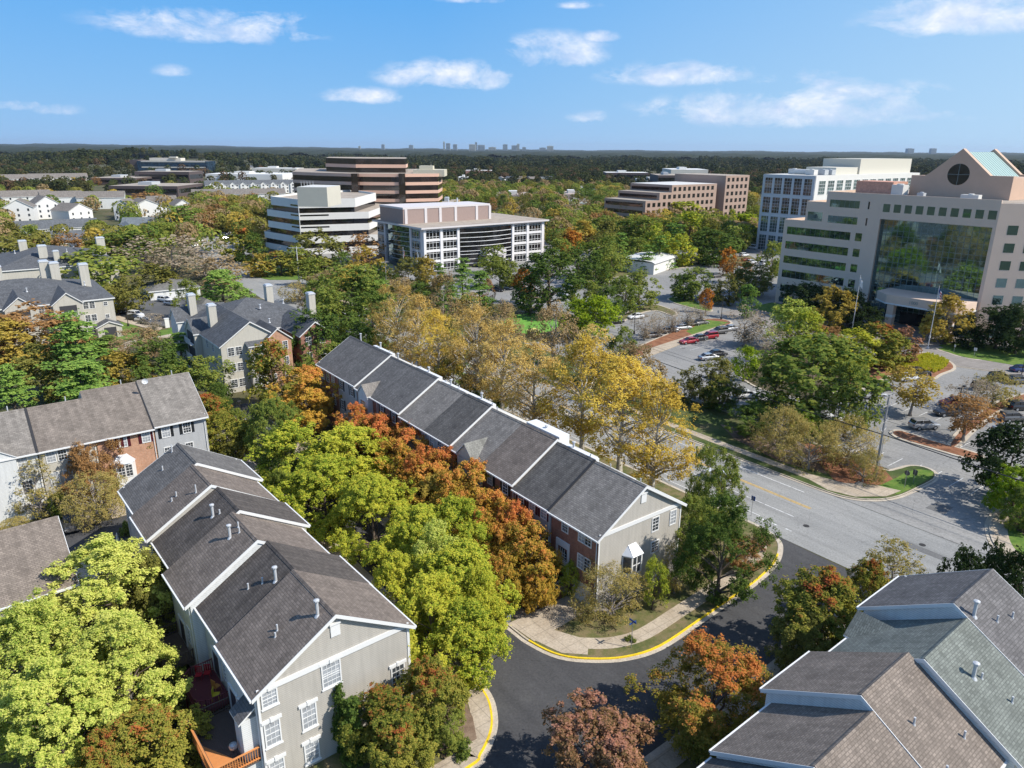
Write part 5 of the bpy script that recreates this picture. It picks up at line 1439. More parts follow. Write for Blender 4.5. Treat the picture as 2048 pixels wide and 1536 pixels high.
PB = m_plain('precast_bright', (0.74, 0.72, 0.71), .6, var=.04)
for us, y0, y1 in (((0.3, 7.3, 14.7), .35, 15.6), ((40.3, 47.6, 55.3), 40.4, 56.2)):
    g = MB()
    for u in us: g.box(WW - .28, WW + .12, u, u + 1.0, 0, HH - .32)
    for k in range(3): z0 = 10.75 - k * 3.85; g.box(WW - .29, WW + .02, y0, y1, z0, z0 + .75)
    g.build('precast_frame', PB, r)
# curved bay on the sunny side
arc = []
for i in range(13):
    t = i / 12.0; y = 16.0 + 24 * t; arc.append((WW - .2 + 2.0 * math.sin(math.pi * t), y))
g = MB(); g.prism([(WW - 1.5, 16.0)] + arc + [(WW - 1.5, 40.0)], .2, HH - 1.0); bay = g.build('curved_glass_bay', DGL, r)
g = MB()
for z in (13.0, 11.2, 9.7, 8.0, 6.2, 5.0, 3.2, 1.6):
    A = [(x + .14, y) for x, y in arc]; strip(g, A, arc, z - .08, z + .10)
g.build('bands', WHITE, bay)
g = MB(); g.prism([(WW + 1.5, 24), (WW + 6, 24), (WW + 6, 33), (WW + 1.5, 33)], 4.4, 6.6); g.box(WW + 4.9, WW + 5.9, 24.2, 25.2, 0, 4.4); g.box(WW + 4.9, WW + 5.9, 31.8, 32.8, 0, 4.4); g.build('entrance_portal', LIL, r)
# glass recess on the shaded side
arc = [(8.0 + 18.6 * i / 10, 1.6 * math.sin(math.pi * i / 10) * -1 + .2) for i in range(11)]
g = MB(); g.prism([(8.0, .8)] + arc + [(26.6, .8)], .2, HH - .4); bay = g.build('curtain_wall', GGL, r)
g = MB()
for z in (13.2, 11.6, 9.9, 8.2, 6.4, 4.7, 3.0): A = [(x, y - .12) for x, y in arc]; strip(g, A, arc, z - .05, z + .07)
g.build('bands', GREYW, bay)
for x in (7.0, 26.7): g = MB(); g.box(x, x + 1.0, -.5, .3, 0, HH - .3); g.build('pier', LIL, r)

# ---- O5 white terraced office with black ribbon windows
Z5 = 21.8; S5 = 1.178
def pxpoly(L, z): return [tuple(G(505 + x / 7.314, 350 + y / 7.314, z)[:2]) for x, y in L]
T5 = pxpoly([(265, 338), (665, 385), (1500, 370), (1805, 285)], Z5)
c0 = Vector(T5[1])
back = [(T5[3][0] - 16, T5[3][1] + 24), (T5[0][0] + 4, T5[0][1] + 26)]
o5 = T5 + back
r = thing('office_building', 'white terraced office building with black ribbon windows and boxy penthouse', 'office building', (c0.x, c0.y, 0))
def loc5(P): return [(x - c0.x, y - c0.y) for x, y in P]
b5 = loc5(o5)
grow = lambda P, k: [(P[0][0] - 2.6 * k, P[0][1] + 1.6 * k), P[1], P[2] if k < 1 else (P[2][0] + 5.0 * min(k, 2), P[2][1] + 2.4 * min(k, 2)), (P[3][0] + 5.0 * min(k, 2), P[3][1] + 2.0 * min(k, 2)), (P[4][0], P[4][1] + 3 * k), (P[5][0] - 3 * k, P[5][1] + 3 * k)]
for k in range(6):
    z1 = Z5 - 4.1 * S5 * k
    kk_ = (0, 1, 1, 2, 2, 2)[k]
    if z1 < 1: continue
    P = grow(b5, kk_)
    q = MB(); q.prism(P, z1 - 2.35 * S5, z1, 0, 1); sp = q.build('spandrel', [STONE, ROOFG], r)
    q = MB(); q.prism(ring(P, .55), max(-.2, z1 - 4.1 * S5), z1 - 2.352 * S5); q.build('ribbon_window', DGL, r)
    # thin extra slot near the corner
    if k < 3:
        a, b = Vector(P[1]), Vector(P[2]); d = (b - a).normalized(); n = Vector((d.y, -d.x))
        for zz in ((z1 - 1.75,) if k == 0 else (z1 - .95,)):
            q = MB(); p0 = a + d * .35 + n * .015; p1 = a + d * 12 + n * .015
            q.face([(p0.x, p0.y, zz - .35), (p1.x, p1.y, zz - .35), (p1.x, p1.y, zz + .3), (p0.x, p0.y, zz + .3)]); q.build('slot_window', DGL, sp)
            a2 = Vector(P[0]); d2 = (a2 - a).normalized(); n2 = Vector((-d2.y, d2.x))
            q = MB(); p0 = a + d2 * .35 + n2 * .015; p1 = a + d2 * 7 + n2 * .015
            q.face([(p0.x, p0.y, zz - .35), (p0.x, p0.y, zz + .3), (p1.x, p1.y, zz + .3), (p1.x, p1.y, zz - .35)]); q.build('slot_window', DGL, sp)
q = MB(); q.box(-.12, .12, -.12, .12, 0, Z5 + .05); q.build('corner_edge', WHITE, r)
pr = ring(b5, .5); q = MB()
for i in range(len(b5)): strip(q, [b5[i], b5[(i + 1) % len(b5)]], [pr[i], pr[(i + 1) % len(b5)]], Z5, Z5 + .8)
q.build('parapet', STONE, r)
PH5 = [tuple(G(505 + x / 7.314, 350 + y / 7.314, 28.9)[:2]) for x, y in ((645, 175), (1085, 180), (1282, 150), (880, 140))]
q = MB(); q.prism(loc5(PH5), Z5, 28.9, 0, 1); ph = q.build('penthouse', [m_plain('penthouse_concrete', (0.56, 0.53, 0.44), .8, var=.08, scale=.3), ROOFW], r)
for k in range(5):
    p = Vector(loc5(PH5)[0]) + Vector((1.5 + k * 1.1, 1.0)); q = MB(); q.tube((p.x, p.y, 28.9), (p.x, p.y, 30.9), .08); q.build('antenna', WHITE, ph)

# ---- O6 bronze office with salmon bands
D6 = 392.0
def P6(px, D): 
    d = raydir(px, 340); k = D / math.hypot(d.x, d.y); return (d.x * k, d.y * k)
base = [P6(584, 415), P6(640, 398), P6(704, 385), P6(800, 380), P6(876, 386), P6(884, 410), P6(880, 470), P6(600, 480)]
c0 = Vector(base[3])
loc6 = lambda P: [(x - c0.x, y - c0.y) for x, y in P]
r = thing('office_building', 'tall dark bronze glass office building with salmon-coloured bands', 'office building', (c0.x, c0.y, 0))
SAL = m_plain('salmon_granite', (0.72, 0.45, 0.33), .6, var=.06, scale=.3)
BRZ = m_glass('bronze_glass', (0.028, 0.018, 0.014), .06, spec=.9, var=.5, scale=.2)
b6 = loc6(base)
for k in range(8):
    z1 = 30.6 - k * 4.05
    q = MB(); q.prism(b6, z1 - 1.55, z1, 0, 1); q.build('spandrel', [SAL, ROOFG], r)
    q = MB(); q.prism(ring(b6, .25), z1 - 4.05, z1 - 1.552); q.build('ribbon_window', BRZ, r)
for px in (708, 803):
    p = Vector(P6(px, 379.5)) - c0
    q = MB(); q.box(p.x - 1.6, p.x + 1.6, p.y - .2, p.y + 4, 0, 30.7); q.build('vertical_shaft', BRZ, r)
up = loc6([P6(652, 420), P6(712, 398), P6(812, 396), P6(816, 420), P6(812, 455), P6(660, 460)])
for k, (z0, z1, m) in enumerate(((30.6, 33.0, BRZ), (33.0, 34.7, SAL), (34.7, 37.6, BRZ))):
    q = MB(); q.prism(up if m is SAL else ring(up, .2), z0, z1, 0, 1); q.build('upper_band', [m, ROOFG], r)
q = MB(); q.box(5, 21, 11, 27, 29, 32.3); q.box(8, 15, 13, 20, 32.3, 34.2); q.build('roof_deck', m_plain('cream_concrete', (0.56, 0.52, 0.40), .8), r)

# ---- O3 brown brick office with square windows
r = grid_root('office_building', 'stepped brown brick office building with rows of square dark windows', 'office building', -280, 328)
BN = m_plain('brown_brick_far', (0.40, 0.285, 0.225), .85, var=.08, scale=.5)
poly_part(r, 'main_block', [(-32, 0), (0, 0), (0, 40), (-32, 40)], -.1, 24, BN, ROOFW)
poly_part(r, 'step_block', [(-32, -10), (-.02, -10), (-.02, -.01), (-32, -.01)], -.1, 20, BN, ROOFG)
poly_part(r, 'low_block', [(-32, -21), (-.04, -21), (-.04, -10.01), (-32, -10.01)], -.1, 16, BN, ROOFG)
poly_part(r, 'tall_block', [(-36, 44), (3, 44), (3, 67), (-36, 67)], -.1, 28.5, BN, ROOFG)
poly_part(r, 'link', [(-30, 40.01), (-9, 40.01), (-9, 43.99), (-30, 43.99)], -.1, 22, BN, ROOFG)
for k in range(6):
    z0 = 20.6 - k * 4.0
    for j in range(14):
        y = -19.5 + j * 4.18
        if (y < -9.8 and z0 > 13) or (y < 0 and z0 > 17): continue
        g = MB(); g.box(-.1, .05, y, y + 2.3, z0, z0 + 2.2)
        if z0 > 0: g.build('window', DGL, r)
    z0 = 25.0 - k * 4.0
    for j in range(5):
        y = 45.6 + j * 4.3; g = MB(); g.box(2.9, 3.05, y, y + 2.3, z0, z0 + 2.2); g.build('window', DGL, r)
    for (x0, x1, yy, zm) in ((-31, -2, 0, 24), (-31, -2, -10, 20), (-31, -2, -21, 16)):
        z = 20.6 - k * 4.0
        if z + 3 < zm and z > 0: g = MB(); g.box(x0, x1, yy - .03, yy + .1, z, z + 2.0); g.build('ribbon_window', DGL, r)

# ---- curved-roof hall behind the trees
p = G(1262, 548); a, b = toab(p)
r = grid_root('hall', 'pale low hall with light metal roof behind the evergreens', 'hall', a - 8, b, rot=R(20))
g = MB(); g.box(0, 15, 0, 22, 0, 4.2); g.build('wall', STONE, r)
g = MB()
for k in range(6):
    t0, t1 = math.pi * k / 6, math.pi * (k + 1) / 6
    g.slab([(7.5 - 8 * math.cos(t0), -.5, 4.1 + 1.0 * math.sin(t0)), (7.5 - 8 * math.cos(t1), -.5, 4.1 + 1.0 * math.sin(t1)), (7.5 - 8 * math.cos(t1), 22.5, 4.1 + 1.0 * math.sin(t1)), (7.5 - 8 * math.cos(t0), 22.5, 4.1 + 1.0 * math.sin(t0))], .2)
g.build('roof', ROOFW, r)

# ------------------------------------------------------------------ farther buildings
def at(px, D, z=0.0):
    d = raydir(px, 300); k = D / d.y; return Vector((d.x * k, d.y * k, z))
def far_block(px0, px1, D, h, m, label, depth=30, bands=0, bandm=None, top=None, cat='building', name='far_building', turn=0.0, group=None, extra=None):
    A, B = at(px0, D), at(px1, D)
    d = B - A; L = d.length; rot = math.atan2(d.y, d.x) + R(turn)
    r = thing(name, label, cat, A, rot, group)
    g = MB(); g.box(0, L, 0, depth, -.5, h, 0, 1); g.build('wall', [m, top or ROOFG], r)
    for k in range(bands):
        z = h - (k + 1) * h / (bands + .4) + h / (bands + .4) * .15
        g = MB(); g.box(L * .02, L * .98, -.12, 0.05, z, z + h / (bands + .4) * .5); g.box(L - .05, L + .12, depth * .04, depth * .96, z, z + h / (bands + .4) * .5)
        g.build('ribbon_window', bandm or DGL, r)
    g = MB(); g.box(L * .3, L * .5, depth * .3, depth * .6, h, h + 2.6); g.build('rooftop_unit', GREYW if not top else ROOFW, r)
    if extra: extra(r, L, h)
    return r
DKB = m_plain('dark_brown_stone', (0.10, 0.075, 0.07), .7)
CRM = m_plain('cream_wall', (0.62, 0.58, 0.50), .8)
WHW = m_plain('white_wall_far', (0.74, 0.73, 0.70), .7)
def blue_extra(r, L, h):
    g = MB(); g.box(-12, 0, 3, 30, 0, h + 1, 0); g.build('dark_wing', DKB, r)
    g = MB(); g.box(L * .15, L * .6, 8, 24, h, h + 4); g.box(L * .45, L * .55, 5, 12, h + 4, h + 6); g.build('roof_plant', CRM, r)
    g = MB(); g.box(L * .06, L * .98, -.3, -.14, h * .55, h * .62); g.box(L * .06, L * .98, -.3, -.14, h * .20, h * .27); g.box(L * .06, L * .98, -.3, -.14, h * .92, h * .99); g.build('pale_band', CRM, r)
far_block(270, 410, 1130, 22, BGL, 'blue glass office block standing before the dark wooded hill at the left', 34, 0, extra=blue_extra)
far_block(170, 262, 860, 8, DKB, 'dark brown flat-roofed building with a grey plant box behind the white houses', 60, 1)
far_block(205, 345, 650, 10, DKB, 'dark brown low office with broad sandy roof', 55, 1)
far_block(262, 372, 900, 14, DKB, 'dark stepped building in front of the blue glass office', 40, 1)
far_block(405, 560, 980, 9, WHW, 'long white-roofed warehouse left of the bronze office', 70, 0, top=WHW)
far_block(500, 590, 1150, 12, CRM, 'cream flat building behind the white warehouse', 40, 0, top=WHW)
far_block(1215, 1300, 1050, 12, DKB, 'dark low office with white top at the wood edge right of centre', 40, 1, top=WHW)
far_block(1320, 1372, 800, 17, DKB, 'dark brown low office beyond the brick office', 50, 2)
far_block(1372, 1420, 790, 16, SAL, 'pink banded low office beyond the brick office', 50, 2, top=WHW)
far_block(1290, 1345, 900, 8, WHW, 'white flat commercial building at the wood edge', 60, 0, top=WHW)
far_block(1345, 1420, 1000, 18, CRM, 'cream commercial block behind the pink banded office', 60, 0, top=WHW)
far_block(1120, 1190, 640, 6, m_plain('pink_roof', (0.42, 0.33, 0.29), .8), 'low building with pale brown roof among the midfield trees', 50, 0, top=m_plain('pink_roof2', (0.45, 0.36, 0.31), .8))
far_block(1140, 1182, 545, 5, m_plain('pale_green_wall', (0.5, .56, .5), .8), 'low building with pale green roof among the trees right of centre', 40, 0, top=m_plain('pale_green_roof', (0.55, .60, .54), .8))
far_block(990, 1080, 620, 6, m_plain('pink_roof', (0.42, 0.33, 0.29), .8), 'wide low building with brown roof behind the white glass office', 50, 0, top=m_plain('brown_roof2', (0.36, 0.29, 0.25), .8))
far_block(872, 912, 520, 7, PINK, 'pinkish brick wall right of the bronze office', 30, 0)
far_block(915, 940, 980, 7, WHW, 'small white-roofed building above the white glass office', 30, 0, top=WHW)
far_block(930, 985, 1250, 8, m_plain('school_red', (0.45, .25, .2), .8), 'long red and white low building near the wood edge', 30, 0, top=WHW)
far_block(1520, 1560, 640, 22, WHW, 'small white building peeking out left of the white grid office', 20, 0, top=WHW) if False else None

def far_house(px, D, w, d, h, rise, wallm, roofm, label, turn=0.0, gab='front', group=None, name='far_house', nw=3):
    A = at(px, D)
    rot = math.atan2(-A.x, A.y) + R(turn)
    r = thing(name, label, 'house', A, rot, group)
    gable_block(r, -w / 2, w / 2, 0, d, h, h + rise, 'y' if gab == 'front' else 'x', wallm, roofm, over=.4)
    for f in range(max(1, int(h / 3))):
        for k in range(nw):
            x = -w / 2 + w * (k + .5) / nw
            g = MB(); g.box(x - .5, x + .5, -.06, .02, 1.0 + f * 3, 2.4 + f * 3); g.build('window', GLASS, r)
    return r
gW = 'white gabled houses at the far left'
SHF = m_shingle('shingle_far', (0.24, 0.215, 0.19)); SHFG = m_shingle('shingle_far_grey', (0.15, 0.16, 0.17))
for (px, D, w, d, h, ri, tn, gb, lab) in (
    (12, 425, 15, 16, 9, 4.5, -8, 'front', 'white gabled house at the very left edge with its big gable towards us'),
    (36, 520, 30, 14, 9, 4, 8, 'side', 'broad roofed white house behind the leftmost gabled one'),
    (74, 455, 13, 16, 9, 4.5, 14, 'front', 'white house with a bright gable, second from the left edge'),
    (108, 530, 26, 15, 8, 4, 6, 'side', 'brown-roofed terrace between two white gables at the far left'),
    (140, 440, 15, 16, 6.5, 4, 35, 'front', 'low white-gabled house under a long brown roof at the far left'),
    (185, 530, 30, 16, 8, 4, -6, 'side', 'long brown-roofed white house left of the broad white gable'),
    (226, 450, 10, 15, 8, 4.2, -20, 'front', 'white house with an upstairs balcony gable left of the broad gable'),
    (278, 455, 22, 22, 7, 5, 12, 'front', 'house with the broadest white gable, right of the others'),
    (312, 500, 18, 16, 7, 4, 6, 'side', 'brown-roofed house with dark chimneys behind the red trees'),
    (352, 470, 12, 14, 7, 4, 16, 'front', 'small white gabled house among orange trees')):
    far_house(px, D, w, d, h, ri, WHW if gb == 'front' else SID_WHITE, SHF, lab, tn, gb, gW)
# long white terrace with a grey roof and small gables
A, B = at(402, 700), at(595, 738)
dd = (B - A); rot = math.atan2(dd.y, dd.x)
r = thing('terrace', 'long white terrace with grey roof and small gables left of the bronze office', 'terrace', A, rot)
gable_block(r, 0, dd.length, 0, 13, 8.5, 12.5, 'x', WHW, SHFG)
for k in range(9):
    x = dd.length * (k + .6) / 9.4
    gable_block(r, x - 2.4, x + 2.4, -1.3, 6, 8.6, 11, 'y', WHW, SHFG, over=.3)
    for zz in (1.2, 4.2, 7.0):
        q = MB(); q.box(x - .7, x + .7, -1.36, -1.28, zz, zz + 1.5); q.build('window', GLASS, r)
        q = MB(); q.box(x + 3.4, x + 4.8, -.06, .02, zz, zz + 1.4); q.build('window', GLASS, r)
far_house(470, 630, 74, 14, 5, 4, WHW, SHF, 'long brown-roofed row just in front of the long white terrace', 2, 'side', None, nw=14)
far_house(40, 800, 60, 16, 9, 4.5, WHW, SHF, 'beige-roofed apartment house farthest left below the dark wood', 6, 'side', None, nw=10)
far_house(108, 830, 56, 16, 9, 4.5, WHW, SHF, 'beige-roofed apartment house right of the farthest-left one', 4, 'side', None, nw=10)
BLR = m_shingle('shingle_bluegrey', (0.19, 0.215, 0.23)); OR2 = m_plain('apricot_wall', (0.60, .40, .24), .8)
far_house(237, 345, 13, 24, 4.6, 3.2, OR2, BLR, 'house with an apricot gable and blue-grey roof', 4, 'front', None)
far_house(266, 362, 22, 16, 5, 4.2, WHW, BLR, 'large blue-grey roofed house behind the apricot gable', -14, 'side', None)
far_house(148, 300, 12, 16, 4, 2.8, BRICKO, SHFG, 'orange brick house with white-trimmed gable and grey roof', 6, 'front', None)
far_house(122, 318, 26, 14, 4, 3.6, BRICKO, SHFG, 'grey-roofed brick row behind the white-trimmed gable', 4, 'side', None)
far_house(50, 355, 50, 14, 4.6, 3.6, WHW, SHFG, 'blue-grey-roofed row with white dormers at the left', 3, 'side', None, nw=8)
far_house(25, 305, 36, 12, 3.4, 3, WHW, SHFG, 'lower grey roof in front of the dormered row', 2, 'side', None, nw=5)
for (px, D) in ((50, 308), (72, 308), (35, 309), (14, 309)):
    A = at(px, D, 0)
# far village roofs before the wood
rng = random.Random(3)
VIL = [(1002, 1000), (1016, 1010), (1030, 1000), (1044, 1020), (1058, 1010), (1072, 1000), (1086, 1000), (1100, 1020), (610, 1180), (625, 1150), (640, 1200), (655, 1120), (668, 1160), (500, 1500), (560, 1420), (1020, 1350), (1048, 1380), (1180, 560), (1165, 760), (1200, 700), (1175, 900)]
for i, (px, D) in enumerate(VIL):
    px += rng.uniform(-3, 3)
    far_house(px, D, rng.uniform(9, 13), 11, 4.5, 3, [WHW, CRM, OR2][i % 3], [SHF, SHFG, SHF][i % 3], 'tiny far house with a pale gable below the dark woods', rng.uniform(-40, 40), ['front', 'side'][i % 2], 'far houses below the woods', 'small_house', nw=2)
# towers on the horizon
TWR = m_plain('skyline_grey', (0.30, 0.35, 0.37), .7); TWR2 = m_plain('skyline_buff', (0.42, 0.42, 0.36), .7)
for i, (px, wpx, tpx) in enumerate(((719, 4, 292), (766, 6, 289), (822, 8, 290), (888, 3, 284), (896, 8, 287), (910, 8, 289), (944, 12, 289), (952, 4, 285), (962, 14, 290), (984, 14, 294), (1010, 9, 289), (1030, 14, 291), (1036, 5, 288), (1048, 7, 294), (1085, 12, 295), (1100, 12, 292), (1822, 12, 297), (1868, 10, 297))):
    D = 9000.0 + (i % 3) * 400
    A = at(px - wpx / 2, D); w = wpx / F_PX * D
    zt = CAM_H + (296.8 + (px - 1024) * .0068 - tpx) / F_PX * D
    r = thing('skyline_tower', 'tiny hazy high-rise standing on the horizon line', 'high-rise', A, 0, 'high-rises on the horizon')
    g = MB(); g.box(0, w, 0, w * .8, 0, zt - 3); g.box(w * .25, w * .75, w * .2, w * .6, zt - 3, zt); g.build('tower_body', TWR if i % 3 else TWR2, r)
    g = MB()
    for k in range(5): g.box(w * .05, w * .95, -.6, -.1, zt * (.15 + k * .16), zt * (.15 + k * .16) + zt * .05)
    g.build('window_band', DGL, r)
# ------------------------------------------------------------------ trees
rs = np.random.RandomState(11)

def unit(v): return v / np.maximum(1e-6, np.linalg.norm(v, axis=-1, keepdims=True))

PROFILES = {
    'round': lambda z: np.sqrt(np.clip(1 - (2 * z - 0.92) ** 2 / 1.17, 0, 1)),
    'oval': lambda z: np.clip(np.sin(np.pi * np.clip(z, 0, 1) ** 0.78) ** 0.62, 0, 1),
    'cone': lambda z: np.clip(1.02 - z, 0.04, 1) ** 0.8 * np.clip(z * 9 + .35, 0, 1),
    'spread': lambda z: np.clip(1 - (z - 0.45) ** 2 / 0.32, 0.05, 1) ** 0.5,
    'vase': lambda z: np.clip(0.25 + z * 1.25, 0, 1) * np.sqrt(np.clip(1.08 - z ** 3, 0, 1)),
    'column': lambda z: np.clip(np.sin(np.pi * np.clip(z * .93 + .05, 0, 1)) ** 0.5, 0, 1) * (1 - .35 * z),
}


def make_tree(name, prof, r, h, base, nclump, nleaf, leaf, clump_r, barkm, leafm, fill=0.55, limbs=16, flat=0.75, seed=0, trunk_r=None, lean=0.25, twig=0, layers=0):
    """returns (trunk mesh, crown mesh): tapered trunk and limbs, leaves in clumps through the crown's volume"""
    g = np.random.RandomState(seed)
    pf = PROFILES[prof]
    zc0 = h * base; ch = h - zc0
    ph = g.uniform(0, 6.28, 6); am = g.uniform(.05, .17, 6)
    def lobes(th, z): return 1 + sum(am[i] * np.sin((i + 1) * th + ph[i] + (i % 3) * z * 4) for i in range(5)) * .8
    z = g.uniform(0.02, 0.97, nclump)
    if layers: z = (np.floor(z * layers) + g.uniform(.25, .6, nclump)) / layers
    th = g.uniform(0, 2 * np.pi, nclump)
    q = fill + (1 - fill) * g.uniform(0, 1, nclump) ** 0.6
    rad = pf(z) * r * lobes(th, z) * q - clump_r * r * 0.45
    rad = np.maximum(rad, 0)
    C0 = np.stack([rad * np.cos(th), rad * np.sin(th), zc0 + z * ch - (layers > 0) * rad * 0.12], 1)
    C = C0
    LN = nclump; ns = 16
    big = clump_r * r * g.uniform(.75, 1.35, LN) * 1.25
    od = unit(C0 - np.array([0, 0, zc0 + ch * .35]))
    sd = unit(g.normal(size=(LN, ns, 3)) + od[:, None, :] * .9 + np.array([0, 0, .35]))
    C = (C0[:, None, :] + sd * big[:, None, None] * g.uniform(.45, 1.25, (LN, ns, 1)) * np.array([1, 1, flat])).reshape(-1, 3)
    cr = (big[:, None] * g.uniform(.14, .36, (LN, ns))).reshape(-1)
    nclump = LN * ns
    per = np.maximum(1, (nleaf * cr ** 2 / np.sum(cr ** 2)).astype(int))
    idx = np.repeat(np.arange(nclump), per); N = len(idx)
    d = unit(g.normal(size=(N, 3)) + np.array([0, 0, .25]))
    out = unit(C - np.array([0, 0, zc0 + ch * .35]))[idx]
    d = unit(d + out * .35)
    rr = g.uniform(0.15, 1, N) ** 0.45
    sub = 1.0
    spray = g.uniform(0, 1, N) < .16
    rr = np.where(spray, rr * g.uniform(1.0, 2.2, N), rr)
    P = C[idx] + d * (cr[idx] * rr * sub)[:, None] * np.array([1, 1, flat])
    nrm = unit(d * .7 + out * .4 + np.array([0, 0, .75]) + np.array([.25, -.1, .1]) + g.normal(size=(N, 3)) * .5)
    t = unit(np.cross(nrm, g.normal(size=(N, 3)))); b = np.cross(nrm, t)
    s = leaf * g.uniform(.6, 1.25, N)[:, None]
    t = t * s; b = b * s * .62
    V = np.stack([P - t, P - b * 1.0 + t * .15, P + t, P + b * 1.0 + t * .15], 1)
    V[:, 1] -= nrm * s * .12; V[:, 3] -= nrm * s * .12
    V = V.reshape(-1, 3)
    Fq = np.arange(N * 4).reshape(N, 4)
    crown = numpy_mesh(name + '_crown', V, Fq, [leafm])
    tr = trunk_r or (0.035 * r + 0.012 * h)
    m = MB()
    top = zc0 + ch * (.78 if prof in ('cone', 'column') else .62)
    pts = [Vector((0, 0, -0.15))]; nseg = 6
    for i in range(1, nseg + 1):
        f = i / nseg; pts.append(Vector((math.sin(f * 2.1 + seed) * lean * f, math.cos(f * 1.7 + seed) * lean * f, top * f)))
    rad_ = [tr * (1.5 if i == 0 else 1) * (1 - .82 * i / nseg) for i in range(nseg + 1)]
    rings = []
    for p, q_ in zip(pts, rad_): rings.append([(p.x + q_ * math.cos(a), p.y + q_ * math.sin(a), p.z) for a in [2 * math.pi * k / 8 for k in range(8)]])
    m.loft(rings)
    order = list(range(LN)); g.shuffle(order)
    for ci in order[:limbs]:
        c = Vector(C0[ci]); zf = max(.22 * base + .12, min(.93, (c.z - (c.x ** 2 + c.y ** 2) ** .5 * .75) / top))
        k = zf * nseg; i = int(min(nseg - 1, k)); s0 = pts[i].lerp(pts[i + 1], k - i)
        if s0.z < zc0 * .75 - .2: s0 = pts[0].lerp(pts[-1], min(1, (zc0 * .8 + .1) / top))
        r0 = tr * (1 - .8 * zf) * .62
        mid = s0.lerp(c, .5) + Vector((g.normal() * .06 * r, g.normal() * .06 * r, .05 * r))
        m.tube(s0, mid, r0, r0 * .62, 5, cap=False); m.tube(mid, c, r0 * .62, r0 * .2, 5, cap=False)
        for _ in range(twig):
            e = c + Vector(g.normal(size=3)) * .22 * r
            m.tube(mid.lerp(c, g.uniform(.2, 1)), e, r0 * .26, r0 * .07, 3, cap=False)
    trunk = m.mesh(name + '_trunk', barkm)
    trunk.polygons.foreach_set('use_smooth', [True] * len(trunk.polygons))
    return trunk, crown, r, h

